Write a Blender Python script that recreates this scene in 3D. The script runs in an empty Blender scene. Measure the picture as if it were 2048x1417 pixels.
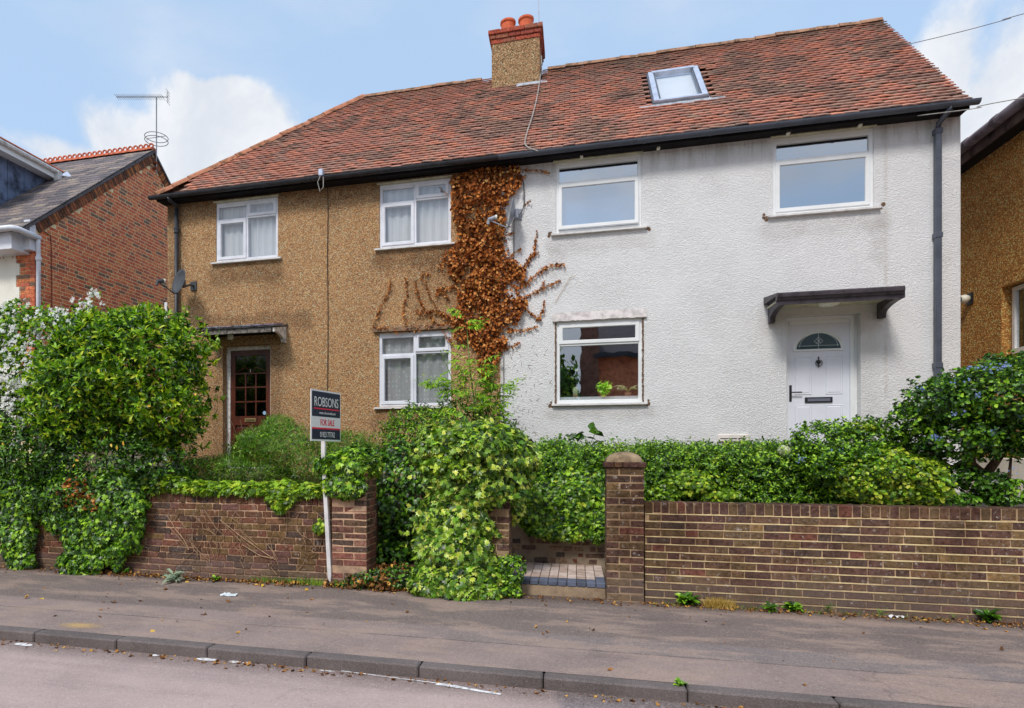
import bpy, math, random
import numpy as np
from mathutils import Vector, Matrix, Euler, noise as mnoise
random.seed(7); rng=np.random.default_rng(7)
S=bpy.context.scene; COL=S.collection
# ---------------------------------------------------------------- camera, sky, sun, exposure
F,CX,HZ=1250.,830.,905.; PHI=math.atan(320/1250.); CAMZ=1.5
cam=bpy.data.cameras.new('camera'); camo=bpy.data.objects.new('camera',cam); COL.objects.link(camo)
camo.location=(0,0,CAMZ); camo.rotation_euler=(math.pi/2,0,PHI)
cam.sensor_width=36; cam.lens=36*F/2048; cam.shift_x=(1024-CX)/2048; cam.shift_y=(HZ-708.5)/2048
cam.clip_start=.05; cam.clip_end=3000; S.camera=camo
SUN_EL,SUN_AZ=math.radians(50),math.radians(-163)   # azimuth measured from +Y towards +X
sd=Vector((math.sin(SUN_AZ)*math.cos(SUN_EL),math.cos(SUN_AZ)*math.cos(SUN_EL),math.sin(SUN_EL)))
sun=bpy.data.lights.new('sun','SUN'); sun.energy=1.9; sun.angle=math.radians(13); sun.color=(1,.95,.89)
so=bpy.data.objects.new('sun',sun); COL.objects.link(so); so.rotation_euler=sd.to_track_quat('Z','Y').to_euler()
S.view_settings.view_transform='Standard'; S.view_settings.look='None'; S.view_settings.gamma=1
S.view_settings.exposure=0.36; S.view_settings.use_curve_mapping=False
S.cycles.use_denoising=True; S.cycles.max_bounces=8; S.cycles.transparent_max_bounces=16
S.cycles.sample_clamp_indirect=6

PC,PS=math.cos(PHI),math.sin(PHI)
def ray(px,py):
    t=(px-CX)/F
    return -PS+PC*t, PC+PS*t, (HZ-py)/F
def at(px,py,Y):            # point of the view ray that lies at distance Y (plane parallel to the facade)
    dx,dy,dz=ray(px,py); d=Y/dy; return Vector((dx*d,Y,CAMZ+dz*d))
def atX(px,py,X):
    dx,dy,dz=ray(px,py); d=X/dx; return Vector((X,dy*d,CAMZ+dz*d))
def onplane(px,py,p0,n):
    r=Vector(ray(px,py)); o=Vector((0,0,CAMZ)); return o+r*((p0-o).dot(n)/r.dot(n))
def atZ(px,py,z): return onplane(px,py,Vector((0,0,z)),Vector((0,0,1)))
def smooth(a,b,x):
    t=min(1,max(0,(x-a)/(b-a))); return t*t*(3-2*t)

w=bpy.data.worlds.new('World'); S.world=w; w.use_nodes=True
class G:
    """small node-graph writer"""
    def __init__(s,nt): s.nt=nt
    def a(s,typ,ins=None,**props):
        n=s.nt.nodes.new('ShaderNode'+typ)
        for k,v in props.items(): setattr(n,k,v)
        for k,v in (ins or {}).items():
            i=n.inputs[k]
            if isinstance(v,bpy.types.NodeSocket): s.nt.links.new(v,i)
            elif isinstance(v,bpy.types.Node): s.nt.links.new(v.outputs[0],i)
            else:
                if i.type=='RGBA' and not hasattr(v,'__len__'): v=(v,v,v,1)
                if i.type=='RGBA' and len(v)==3: v=(*v,1)
                i.default_value=v
        return n
    def pos(s): return s.a('NewGeometry').outputs['Position']
    def map(s,v,scale=(1,1,1),rot=(0,0,0),loc=(0,0,0)): return s.a('Mapping',{0:v,'Scale':scale,'Rotation':rot,'Location':loc}).outputs[0]
    def noise(s,v,sc,det=4,ro=.55,dist=0): return s.a('TexNoise',{'Vector':v,'Scale':sc,'Detail':det,'Roughness':ro,'Distortion':dist}).outputs[0]
    def vor(s,v,sc,feat='F1',out=0,rnd=1): return s.a('TexVoronoi',{'Vector':v,'Scale':sc,'Randomness':rnd},feature=feat).outputs[out]
    def m(s,op,a,b=0,c=0,cl=False): return s.a('Math',{0:a,1:b,2:c},operation=op,use_clamp=cl).outputs[0]
    def vm(s,op,a,b=(0,0,0)):
        n=s.a('VectorMath',{0:a,1:b},operation=op); return n.outputs[1] if op in('LENGTH','DISTANCE','DOT_PRODUCT') else n.outputs[0]
    def ss(s,x,a,b): return s.a('MapRange',{0:x,1:a,2:b,3:0.,4:1.},interpolation_type='SMOOTHSTEP',clamp=True).outputs[0]
    def mix(s,f,a,b,bt='MIX'):
        n=s.a('Mix',None,data_type='RGBA',blend_type=bt)
        for i,v in ((0,f),(6,a),(7,b)):
            if isinstance(v,bpy.types.NodeSocket): s.nt.links.new(v,n.inputs[i])
            else: n.inputs[i].default_value=(*v,1) if hasattr(v,'__len__') and len(v)==3 else ((v,v,v,1) if i and not hasattr(v,'__len__') else v)
        return n.outputs[2]
    def ramp(s,f,stops,ip='LINEAR'):
        n=s.a('ValToRGB',{0:f}); r=n.color_ramp; r.interpolation=ip
        while len(r.elements)<len(stops): r.elements.new(.5)
        for e,(p,c) in zip(r.elements,stops): e.position=p; e.color=(*c,1) if hasattr(c,'__len__') else (c,c,c,1)
        return n.outputs[0]
    def xyz(s,v): return s.a('SeparateXYZ',{0:v}).outputs
    def bump(s,h,st=.5,d=.01,nrm=None):   # st may be a socket
        i={'Height':h,'Strength':st,'Distance':d}
        if nrm: i['Normal']=nrm
        return s.a('Bump',i).outputs[0]
g=G(w.node_tree); w.node_tree.nodes.clear()
tc=g.a('TexCoord').outputs['Generated']
D=g.vm('NORMALIZE',tc)
nis=g.a('TexSky',sky_type='NISHITA',sun_disc=False,sun_elevation=SUN_EL,sun_rotation=SUN_AZ,air_density=1.0,dust_density=1.6,ozone_density=1.3,altitude=50).outputs[0]
z=g.xyz(D)[2]
# clouds: broken cumulus over the whole sky, two banks where the photograph has them
warp=g.a('TexNoise',{'Vector':D,'Scale':3.2,'Detail':3}).outputs[1]
Dw=g.vm('ADD',D,g.vm('SCALE',g.vm('SUBTRACT',warp,(.5,.5,.5)))); 
for n in w.node_tree.nodes:
    if n.type=='VECT_MATH' and n.operation=='SCALE': n.inputs['Scale'].default_value=.16
def bank(px,py,rx,rz,ex=0.):
    c=Vector(ray(px,py)).normalized()
    d=g.vm('MULTIPLY',g.vm('SUBTRACT',Dw,tuple(c)),(1/rx,.6,1/rz))
    return g.m('SUBTRACT',1.0,g.vm('LENGTH',d))
banks=None
for b in ((450,205,.095,.045),(350,245,.12,.04),(230,290,.10,.028),(440,160,.06,.022),(300,390,.2,.04),(2080,230,.13,.13),(2030,330,.12,.16),(1850,120,.04,.06),(2200,140,.2,.12)):
    v=bank(*b); banks=v if banks is None else g.m('SMOOTH_MAX',banks,v,.12)
det=g.noise(Dw,9,7,.62)
bk=g.ss(g.m('ADD',banks,g.m('MULTIPLY',g.m('SUBTRACT',det,.5),1.3)),-.02,.42)
broad=g.noise(g.map(D,(1,1,2.4),loc=(3.1,1.7,.4)),2.3,6,.55)
wisp=g.ss(broad,.50,.78)
yy=g.xyz(D)[1]
behind=g.ss(yy,.25,-.35)
gen=g.m('MAXIMUM',g.m('MULTIPLY',wisp,.38),g.m('MULTIPLY',g.ss(broad,.36,.60),g.m('MULTIPLY',behind,.9)))
mask=g.m('MAXIMUM',g.m('MULTIPLY',bk,.95),gen)
cloudcol=g.mix(g.ss(det,.35,.7),(5.6,5.9,6.4),(6.9,7.05,7.3))
hz=g.mix(.60,nis,(4.9,6.75,9.2))
skyc=g.mix(mask,hz,cloudcol)
bg=g.a('Background',{'Color':skyc,'Strength':.105})
out=g.a('OutputWorld',{'Surface':bg.outputs[0]})

# ---------------------------------------------------------------- object helpers
WL={}
def tag(o,label=None,cat=None,group=None,kind=None):
    if label: o['label']=label
    if cat: o['category']=cat
    if group: o['group']=group
    if kind: o['kind']=kind
    return o
def thing(name,loc,label,cat,group=None):
    o=bpy.data.objects.new(name,None); COL.objects.link(o); o.empty_display_size=.1
    o.location=loc; WL[o.name]=Vector(loc); return tag(o,label,cat,group)
def link(o,parent,world):
    COL.objects.link(o); WL[o.name]=Vector(world)
    if parent: o.parent=parent; o.location=Vector(world)-WL[parent.name]
    else: o.location=world
    return o
class MB:
    def __init__(s): s.v=[]; s.f=[]; s.mi=[]; s.cur=0
    def add(s,vs,fs):
        b=len(s.v); s.v+= [tuple(v) for v in vs]; s.f+=[tuple(b+i for i in f) for f in fs]; s.mi+=[s.cur]*len(fs); return s
    def box(s,x0,x1,y0,y1,z0,z1,ch=0):
        if ch<=0:
            return s.add([(x0,y0,z0),(x1,y0,z0),(x1,y1,z0),(x0,y1,z0),(x0,y0,z1),(x1,y0,z1),(x1,y1,z1),(x0,y1,z1)],
              [(0,3,2,1),(4,5,6,7),(0,1,5,4),(1,2,6,5),(2,3,7,6),(3,0,4,7)])
        v,f=CHBOX(ch/(x1-x0),ch/(y1-y0),ch/(z1-z0))
        return s.add([((x0+x1)/2+a*(x1-x0),(y0+y1)/2+b*(y1-y0),(z0+z1)/2+c*(z1-z0)) for a,b,c in v],f)
    def tube(s,pts,r,n=8,caps=True):
        pts=[Vector(p) for p in pts]; rs=r if hasattr(r,'__len__') else [r]*len(pts); b=len(s.v); up=None
        for i,p in enumerate(pts):
            t=(pts[min(i+1,len(pts)-1)]-pts[max(i-1,0)]).normalized()
            a=t.cross(Vector((0,0,1)) if abs(t.z)<.95 else Vector((1,0,0))).normalized()
            if up is not None and a.dot(up)<0: a=-a
            up=a; c=t.cross(a)
            for k in range(n):
                q=p+(a*math.cos(2*math.pi*k/n)+c*math.sin(2*math.pi*k/n))*rs[i]; s.v.append(tuple(q))
        for i in range(len(pts)-1):
            for k in range(n):
                s.f.append((b+i*n+k,b+i*n+(k+1)%n,b+(i+1)*n+(k+1)%n,b+(i+1)*n+k)); s.mi.append(s.cur)
        if caps:
            s.f.append(tuple(b+k for k in range(n))[::-1]); s.f.append(tuple(b+(len(pts)-1)*n+k for k in range(n))); s.mi+=[s.cur]*2
        return s
    def prism(s,prof,x0,x1,ax='x'):     # profile (y,z) pushed along x, or (x,z) along y
        n=len(prof)
        f=lambda p,t:(t,p[0],p[1]) if ax=='x' else ((p[0],t,p[1]) if ax=='y' else (p[0],p[1],t))
        vs=[f(p,x0) for p in prof]+[f(p,x1) for p in prof]
        return s.add(vs,[tuple(range(n))[::-1],tuple(range(n,2*n))]+[(i,(i+1)%n,n+(i+1)%n,n+i) for i in range(n)])
    def lathe(s,c,prof,n=16):
        b=len(s.v)
        for r,z in prof:
            for k in range(n): s.v.append((c[0]+r*math.cos(2*math.pi*k/n),c[1]+r*math.sin(2*math.pi*k/n),c[2]+z))
        for i in range(len(prof)-1):
            for k in range(n): s.f.append((b+i*n+k,b+i*n+(k+1)%n,b+(i+1)*n+(k+1)%n,b+(i+1)*n+k)); s.mi.append(s.cur)
        return s
    def ring(s,x0,x1,z0,z1,wd,y0,y1,ch=.006):   # mitred frame in the facade plane, front at y0
        o=[(x0,z0),(x1,z0),(x1,z1),(x0,z1)]; w_=wd-ch
        def off(d,y): return [(x0+d,y,z0+d),(x1-d,y,z0+d),(x1-d,y,z1-d),(x0+d,y,z1-d)]
        lv=[off(0,y1),off(0,y0+ch*.6),off(ch*.6,y0),off(w_,y0),off(wd,y0+ch*1.6),off(wd,y1)]
        b=len(s.v)
        for l in lv: s.v+=l
        for i in range(5):
            for k in range(4): s.f.append((b+i*4+k,b+i*4+(k+1)%4,b+(i+1)*4+(k+1)%4,b+(i+1)*4+k)); s.mi.append(s.cur)
        return s
    def build(s,name,mat,parent=None,smooth=False,kind=None,label=None,origin=None):
        V=np.array(s.v,dtype=np.float64)
        o3=Vector(((V[:,0].min()+V[:,0].max())/2,(V[:,1].min()+V[:,1].max())/2,V[:,2].min())) if origin is None else Vector(origin)
        me=bpy.data.meshes.new(name); me.from_pydata([tuple(p) for p in (V-np.array(o3))],[],s.f)
        for mm in (mat if isinstance(mat,(list,tuple)) else [mat]): me.materials.append(mm)
        if max(s.mi or [0]): me.polygons.foreach_set('material_index',s.mi)
        if smooth: me.polygons.foreach_set('use_smooth',[True]*len(me.polygons))
        o=bpy.data.objects.new(name,me); link(o,parent,o3)
        if kind: o['kind']=kind
        if label: o['label']=label
        return o
def CHBOX(cx,cy,cz,seed=None,j=0.):
    """unit box with chamfered edges (24 verts)"""
    v=[];idx={}
    for sx in(-1,1):
        for sy in(-1,1):
            for sz in(-1,1):
                for ax in range(3):
                    p=[sx*(.5-(cx if ax!=0 else 0)),sy*(.5-(cy if ax!=1 else 0)),sz*(.5-(cz if ax!=2 else 0))]
                    idx[(sx,sy,sz,ax)]=len(v); v.append(p)
    f=[]
    I=lambda a,b,c,k: idx[(a,b,c,k)]
    for s_ in(-1,1):
        q=[I(s_,-1,-1,0),I(s_,1,-1,0),I(s_,1,1,0),I(s_,-1,1,0)]; f.append(q if s_>0 else q[::-1])
        q=[I(-1,s_,-1,1),I(1,s_,-1,1),I(1,s_,1,1),I(-1,s_,1,1)]; f.append(q[::-1] if s_>0 else q)
        q=[I(-1,-1,s_,2),I(1,-1,s_,2),I(1,1,s_,2),I(-1,1,s_,2)]; f.append(q if s_>0 else q[::-1])
    for a in(-1,1):
        for b in(-1,1):
            q=[I(-1,a,b,1),I(1,a,b,1),I(1,a,b,2),I(-1,a,b,2)]; f.append(q if a*b<0 else q[::-1])
            q=[I(a,-1,b,2),I(a,1,b,2),I(a,1,b,0),I(a,-1,b,0)]; f.append(q if a*b<0 else q[::-1])
            q=[I(a,b,-1,0),I(a,b,1,0),I(a,b,1,1),I(a,b,-1,1)]; f.append(q if a*b<0 else q[::-1])
            for c in(-1,1):
                q=[I(a,b,c,0),I(a,b,c,1),I(a,b,c,2)]; f.append(q if a*b*c>0 else q[::-1])
    if j:
        r=random.Random(seed); 
        corner={}
        out=[]
        for (k,i) in idx.items():
            cc=k[:3]
            if cc not in corner: corner[cc]=[r.uniform(-j,j) for _ in range(3)]
            p=v[i]; out.append((i,[p[0]+corner[cc][0]*.4+r.uniform(-j,j)*.25,p[1]+corner[cc][1]*.12,p[2]+corner[cc][2]+r.uniform(-j,j)*.5]))
        for i,p in out: v[i]=p
    return v,f
def rawmesh(name,V,Fc,mat,attrs=None):
    """fast mesh from equal-sized faces: V (n,3), Fc (m,k)"""
    me=bpy.data.meshes.new(name); V=np.asarray(V,dtype=np.float32); Fc=np.asarray(Fc,dtype=np.int32)
    me.vertices.add(len(V)); me.vertices.foreach_set('co',V.ravel())
    m,k=Fc.shape; me.loops.add(m*k); me.loops.foreach_set('vertex_index',Fc.ravel())
    me.polygons.add(m); me.polygons.foreach_set('loop_start',np.arange(0,m*k,k,dtype=np.int32))
    me.update(calc_edges=True); me.materials.append(mat)
    for an,av in (attrs or {}).items():
        at_=me.attributes.new(an,'FLOAT','POINT'); at_.data.foreach_set('value',np.asarray(av,dtype=np.float32))
    return me
def place_many(name,items,variants,mat,parent,limit=300,massname=None,masslabel=None):
    """items: (world loc, 3x3 rotation, scale); nearest `limit` become parts, the rest one joined part"""
    meshes=[]
    for v,f in variants:
        me=bpy.data.meshes.new(name); me.from_pydata([tuple(p) for p in v],[],[tuple(q) for q in f]); me.materials.append(mat); meshes.append(me)
    ext=getattr(parent,'_n',0)
    items=sorted(items,key=lambda t:(Vector(t[0])-Vector((0,0,CAMZ))).length/max(.01,max(t[2])))
    W0=WL[parent.name]
    for loc,rot,sc in items[:limit]:
        o=bpy.data.objects.new(name,random.choice(meshes)); COL.objects.link(o); o.parent=parent
        M4=Matrix.Translation(Vector(loc)-W0)@Matrix(rot).to_4x4()@Matrix.Diagonal((*sc,1))
        o.matrix_local=M4
    rest=items[limit:]
    if rest:
        mb=MB()
        V3=[np.array(v) for v,f in variants]; 
        for loc,rot,sc in rest:
            k=random.randrange(len(variants)); P=(V3[k]*np.array(sc))@np.array(Matrix(rot)).T+np.array(loc)
            mb.add(P.tolist(),variants[k][1])
        mb.build(massname or name+'s',mat,parent,kind='stuff',label=masslabel)
def rotm(rx=0,ry=0,rz=0): return Euler((rx,ry,rz)).to_matrix()

# ---------------------------------------------------------------- materials
def C(r,g_,b,k=1.28):
    f=lambda c:((c/255+.055)/1.055)**2.4 if c>10 else c/255/12.92
    return tuple(min(.86,f(c)*k) for c in (r,g_,b))
def mat(name,rough=.85,spec=.3):
    m=bpy.data.materials.new(name); m.use_nodes=True; nt=m.node_tree; nt.nodes.clear(); q=G(nt)
    p=q.a('BsdfPrincipled',{'Roughness':rough,'Specular IOR Level':spec}); o=q.a('OutputMaterial',{'Surface':p.outputs[0]})
    return m,q,p,o
def L(q,a,b): q.nt.links.new(a,b)
def plain(name,col,rough=.6,spec=.4,var=.12,vs=6,bump=0,bs=60,metal=0,grime=None):
    m,q,p,o=mat(name,rough,spec); P=q.pos(); n=q.noise(P,vs,5,.6)
    c2=tuple(x*(1-var*1.8) for x in (grime or col)); c1=tuple(min(.88,x*(1+var*.5)) for x in col)
    L(q,q.mix(q.ss(n,.38,.75),c1,c2),p.inputs['Base Color']); p.inputs['Metallic'].default_value=metal
    if bump: L(q,q.bump(q.noise(P,bs,4),bump,.004),p.inputs['Normal'])
    return m
def frac(q): # a number of its own for every separate piece, whether an object or an island of a joined mesh
    a=q.a('ObjectInfo').outputs['Random']; b=q.a('NewGeometry').outputs['Random Per Island']
    return q.m('FRACT',q.m('ADD',q.m('MULTIPLY',a,7.13),q.m('MULTIPLY',b,5.37)))
def weather(q,P,c,k=1.):
    X,Y,Z=q.xyz(P); n=q.noise(q.map(P,(1,1,1.4)),1.3,6,.68); n2=q.noise(q.map(P,(1,1,.35),loc=(7,1,3)),2.6,6,.7)
    c=q.mix(q.m('MULTIPLY',q.ss(n,.47,.66),.55*k),c,q.mix(1,c,(.40,.35,.31),'MULTIPLY'))
    c=q.mix(q.m('MULTIPLY',q.ss(n2,.52,.72),.40*k),c,q.mix(1,c,(.62,.62,.42),'MULTIPLY'))
    low=q.m('MULTIPLY',q.ss(q.m('ADD',Z,q.m('MULTIPLY',q.m('SUBTRACT',n,.5),.7)),.34,.06),.6*k); c=q.mix(low,c,q.mix(.45,q.mix(1,c,(.55,.5,.47),'MULTIPLY'),C(124,112,104)))
    tp=q.m('MULTIPLY',q.ss(q.m('ADD',Z,q.m('MULTIPLY',q.m('SUBTRACT',n2,.5),.25)),.88,1.0),.45*k); c=q.mix(tp,c,q.mix(1,c,(.5,.46,.38),'MULTIPLY'))
    lm=q.m('MULTIPLY',q.m('MULTIPLY',q.ss(q.noise(P,18,6,.78),.58,.66),q.ss(q.noise(P,2.1,4),.44,.6)),.6*k); return q.mix(lm,c,C(176,168,160))
def brickmat(name,stops,fleck=.5,soot=.4,rough=.9,flecks=(.5,.48,.46),wk=0):
    m,q,p,o=mat(name,rough,.2); P=q.pos(); r=frac(q)
    c=q.ramp(r,stops,'CONSTANT'); n=q.noise(P,28,6,.7); n2=q.noise(P,3.1,4,.6)
    c=q.mix(q.ss(n,.38,.70),c,q.mix(1,c,(.38,.34,.32),'MULTIPLY')); c=q.mix(q.m('MULTIPLY',q.ss(q.noise(P,11,4,.7),.5,.7),.4),c,q.mix(1,c,(1.5,1.25,.9),'MULTIPLY'))
    c=q.mix(q.m('MULTIPLY',q.ss(n2,.52,.72),soot),c,q.mix(1,c,(.4,.38,.37),'MULTIPLY'))
    fl=q.m('MULTIPLY',q.ss(q.noise(P,40,6,.78),.55,.68),q.ss(q.noise(P,3.2,4),.46,.62))
    c=q.mix(q.m('MULTIPLY',fl,fleck),c,flecks)
    if wk: c=weather(q,P,c,wk)
    L(q,c,p.inputs['Base Color'])
    L(q,q.bump(q.m('ADD',q.noise(P,55,6,.7),q.m('MULTIPLY',q.noise(P,210,3),.4)),.7,.006),p.inputs['Normal'])
    return m
B_right=brickmat('garden_brick',[(0,C(102,76,66)),(.14,C(112,86,68)),(.28,C(92,70,62)),(.42,C(108,88,66)),(.55,C(98,72,65)),(.68,C(110,90,66)),(.78,C(120,78,67)),(.83,C(90,74,66)),(.91,C(116,90,68)),(.97,C(138,112,76))],.8,.4,wk=1.25)
B_left=brickmat('old_brick',[(0,C(98,70,54,1.55)),(.15,C(82,62,52,1.55)),(.3,C(108,86,58,1.55)),(.45,C(98,76,56,1.55)),(.6,C(112,74,60,1.55)),(.72,C(76,62,56,1.55)),(.84,C(120,88,66,1.55)),(.93,C(106,76,70,1.55))],.8,.4,wk=1.1)
B_gable=brickmat('gable_brick',[(0,C(196,110,78,1.6)),(.2,C(182,98,72,1.6)),(.38,C(208,118,80,1.6)),(.55,C(168,94,74,1.6)),(.72,C(134,98,82,1.5)),(.78,C(190,106,74,1.6)),(.88,C(214,124,86,1.6)),(.94,C(122,98,84,1.5))],.15,.15)
B_cap=brickmat('chimney_brick',[(0,C(165,84,66)),(.4,C(140,72,60)),(.7,C(150,95,75))],.2,.5)
B_low=brickmat('rubble_brick',[(0,C(112,90,78)),(.25,C(92,72,62)),(.45,C(134,112,92)),(.6,C(104,66,54)),(.8,C(80,70,66)),(.92,C(150,128,100))],.5,.4)
def mortarmat(name,a,b,bs=.6,wk=0):
    m,q,p,o=mat(name,.95,.15); P=q.pos()
    c=q.mix(q.ss(q.noise(P,5,5,.65),.35,.7),a,b); c=weather(q,P,c,wk) if wk else c
    L(q,c,p.inputs['Base Color']); L(q,q.bump(q.noise(P,120,5,.7),bs,.006),p.inputs['Normal']); return m
MO_right=mortarmat('mortar_ochre',C(176,150,120),C(130,108,86),wk=1.)
POINTM=mortarmat('ribbon_pointing',C(222,188,144,1.4),C(170,142,112),wk=.8)
MO_left=mortarmat('mortar_dirty',C(196,162,132,1.35),C(140,116,98),wk=.8)
MO_gable=mortarmat('mortar_pale',C(222,188,150,1.6),C(206,170,136,1.6))
CONC=mortarmat('weathered_concrete',C(176,154,126),C(112,96,78),1.0,wk=.7)
def dirtlines(q,P,c,spots,dark):
    """grime below sills and beside openings, fixed where it lies on the wall"""
    X,Y,Z=q.xyz(P); n=q.noise(P,7,5,.7)
    for (x0,x1,z0,z1,st) in spots:
        cx,cz,hx,hz=(x0+x1)/2,(z0+z1)/2,(x1-x0)/2,(z1-z0)/2
        dx=q.m('SUBTRACT',q.m('ABSOLUTE',q.m('SUBTRACT',X,cx)),hx); dz=q.m('SUBTRACT',q.m('ABSOLUTE',q.m('SUBTRACT',Z,cz)),hz)
        dd=q.m('ADD',q.m('MAXIMUM',dx,0),q.m('MAXIMUM',dz,0)); dd=q.m('ADD',dd,q.m('MULTIPLY',q.m('SUBTRACT',n,.5),.35))
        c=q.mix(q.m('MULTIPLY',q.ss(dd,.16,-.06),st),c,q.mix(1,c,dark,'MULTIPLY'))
    return c
def pebble(name,base,lights,darks,spots=(),sc=74,spotdark=(.45,.44,.46)):
    m,q,p,o=mat(name,.92,.2); P=q.pos()
    Pw=q.vm('ADD',P,q.vm('MULTIPLY',q.a('TexNoise',{'Vector':P,'Scale':40.,'Detail':2.}).outputs[1],(.02,.02,.02)))
    v=q.a('TexVoronoi',{'Vector':q.map(Pw,(1,1,1.25)),'Scale':float(sc)},feature='F1'); r=q.xyz(v.outputs['Color'])[0]; d=v.outputs['Distance']
    c=q.ramp(r,[(0,darks),(.22,tuple(x*.75 for x in base)),(.42,base),(.72,tuple(min(1,x*1.12) for x in base)),(.86,lights),(.95,tuple(min(.9,x*1.2) for x in lights))],'CONSTANT')
    gap=q.ss(d,.30,.62); c=q.mix(q.m('MULTIPLY',gap,.75),c,darks)
    big=q.noise(P,.9,5,.6); c=q.mix(q.m('MULTIPLY',q.ss(big,.45,.75),.35),c,q.mix(1,c,(.62,.6,.6),'MULTIPLY'))
    md=q.noise(P,9,4,.6); c=q.mix(q.m('MULTIPLY',q.ss(md,.5,.8),.35),c,q.mix(1,c,(.55,.5,.45),'MULTIPLY'))
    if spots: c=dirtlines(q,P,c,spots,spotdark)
    L(q,c,p.inputs['Base Color'])
    h=q.m('SUBTRACT',q.m('MULTIPLY',r,.35),d); L(q,q.bump(h,.9,.012),p.inputs['Normal']); return m
def roughcast(name):
    m,q,p,o=mat(name,.75,.3); P=q.pos(); Pm=q.map(P,(1,1,1.7))
    a=q.noise(Pm,44,4,.62,.3); b=q.noise(Pm,120,3,.6); v=q.vor(Pm,58,'SMOOTH_F1')
    h=q.m('ADD',q.m('ADD',q.m('MULTIPLY',q.ss(a,.36,.68),1.0),q.m('MULTIPLY',b,.35)),q.m('MULTIPLY',v,-.5))
    c=q.mix(q.ss(q.noise(P,1.1,5,.6),.4,.75),C(228,230,238,1.25),C(220,220,226,1.2))
    c=q.mix(q.m('MULTIPLY',q.ss(a,.42,.28),.22),c,C(160,156,152))
    X,Y,Z=q.xyz(P)
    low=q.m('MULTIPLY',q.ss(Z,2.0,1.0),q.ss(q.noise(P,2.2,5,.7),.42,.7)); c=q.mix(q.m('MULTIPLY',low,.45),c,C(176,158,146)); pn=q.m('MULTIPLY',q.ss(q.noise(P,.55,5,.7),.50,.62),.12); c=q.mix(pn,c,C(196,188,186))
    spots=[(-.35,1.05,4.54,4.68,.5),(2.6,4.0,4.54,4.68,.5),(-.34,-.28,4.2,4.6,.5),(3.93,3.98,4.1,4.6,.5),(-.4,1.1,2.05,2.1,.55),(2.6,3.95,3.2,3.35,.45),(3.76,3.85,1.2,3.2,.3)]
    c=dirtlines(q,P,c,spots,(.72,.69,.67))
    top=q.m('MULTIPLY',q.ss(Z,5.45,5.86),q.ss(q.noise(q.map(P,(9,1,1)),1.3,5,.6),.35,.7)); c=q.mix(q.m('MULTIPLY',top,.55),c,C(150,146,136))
    strk=q.m('MULTIPLY',q.ss(q.m('ABSOLUTE',q.m('SUBTRACT',X,4.03)),.04,.0),q.ss(q.noise(P,3,4),.35,.6)); c=q.mix(q.m('MULTIPLY',strk,.35),c,C(170,158,146))
    L(q,c,p.inputs['Base Color']); L(q,q.bump(h,q.m('ADD',.45,q.m('MULTIPLY',q.noise(P,1.7,3),.55)),.010),p.inputs['Normal']); return m
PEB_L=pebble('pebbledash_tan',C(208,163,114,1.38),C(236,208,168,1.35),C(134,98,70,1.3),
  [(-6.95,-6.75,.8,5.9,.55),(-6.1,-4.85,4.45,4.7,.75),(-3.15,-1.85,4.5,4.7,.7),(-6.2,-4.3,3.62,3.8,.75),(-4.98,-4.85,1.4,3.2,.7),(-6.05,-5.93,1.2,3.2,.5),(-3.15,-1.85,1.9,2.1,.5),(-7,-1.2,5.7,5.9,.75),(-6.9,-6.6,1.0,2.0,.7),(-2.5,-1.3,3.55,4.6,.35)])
PEB_C=pebble('pebbledash_chimney',C(200,158,116,1.25),C(226,198,158,1.25),C(104,84,60,1.2),sc=64)
PEB_R=pebble('roughcast_ochre',C(204,148,84,1.6),C(226,182,120,1.6),C(140,92,48,1.5),sc=46)
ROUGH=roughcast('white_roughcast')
HOODR=plain('grimy_roughcast_hood',C(186,180,178),.9,.15,.25,9,.8,60)
UPVC=plain('white_upvc',C(222,224,234,1.15),.35,.45,.04,3)
UPVC_OLD=plain('aged_white_upvc',C(216,218,226,1.12),.42,.4,.08,5)
SILLW=plain('painted_sill',C(214,212,210,1.1),.6,.3,.16,8)
ROUGHG=None
HOODM=plain('drip_hood_paint',C(190,186,160,1.1),.7,.3,.2,9)
RAWM=plain('exposed_brown_render',C(104,82,66),.95,.1,.4,40,.8,90)
BLACK=plain('black_gutter',C(44,46,52),.42,.45,.3,7)
GREYG=plain('charcoal_gutter',C(70,75,86),.4,.45,.16,5)
SOFF=plain('black_soffit',C(26,24,26),.8,.2,.3,6)
DOORW=plain('white_door_skin',C(214,216,226,1.15),.4,.4,.03,3)
IRON=plain('black_ironmongery',C(30,31,36),.4,.5,.1)
BRASS=plain('dull_brass',C(150,132,86),.45,.5,.3,20,metal=.4)
LEAD=plain('lead_flashing',C(150,156,164),.6,.4,.3,12,.4)
LEADC=plain('lead_cheek',C(92,104,128),.7,.3,.45,4,.3,18)
CREAM=plain('cream_render',C(224,216,204,1.2),.85,.2,.05,5,.3,150)
TERRA=plain('terracotta_pot',C(196,98,66),.8,.25,.2,14,.4)
GLASSW=plain('fitting_white',C(214,212,196),.4,.4,.05)
ALUM=plain('dull_aerial_metal',C(120,122,128),.5,.4,.2,8)
ALU=plain('grey_aluminium',C(176,184,200),.35,.5,.12,8,metal=.3)
ALUD=plain('dark_aluminium',C(80,84,92),.4,.5,.2,8)
CABLEM=plain('black_cable',C(40,38,40),.6,.3,.1)
CABLEG=plain('grey_cable',C(150,146,140),.6,.3,.2,9)
DISHM=plain('dish_charcoal',C(66,68,72),.5,.4,.2,8)
DISHG=plain('dish_grey',C(132,136,146),.5,.4,.2,8)
BLKWOOD=plain('black_painted_wood',C(66,60,66),.5,.4,.35,9,.3,40)
GREYWOOD=plain('pale_painted_wood',C(190,186,178),.7,.3,.35,14,.3)
POSTW=plain('white_post_paint',C(214,212,212,1.15),.6,.3,.1,8,.2,50)
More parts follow.
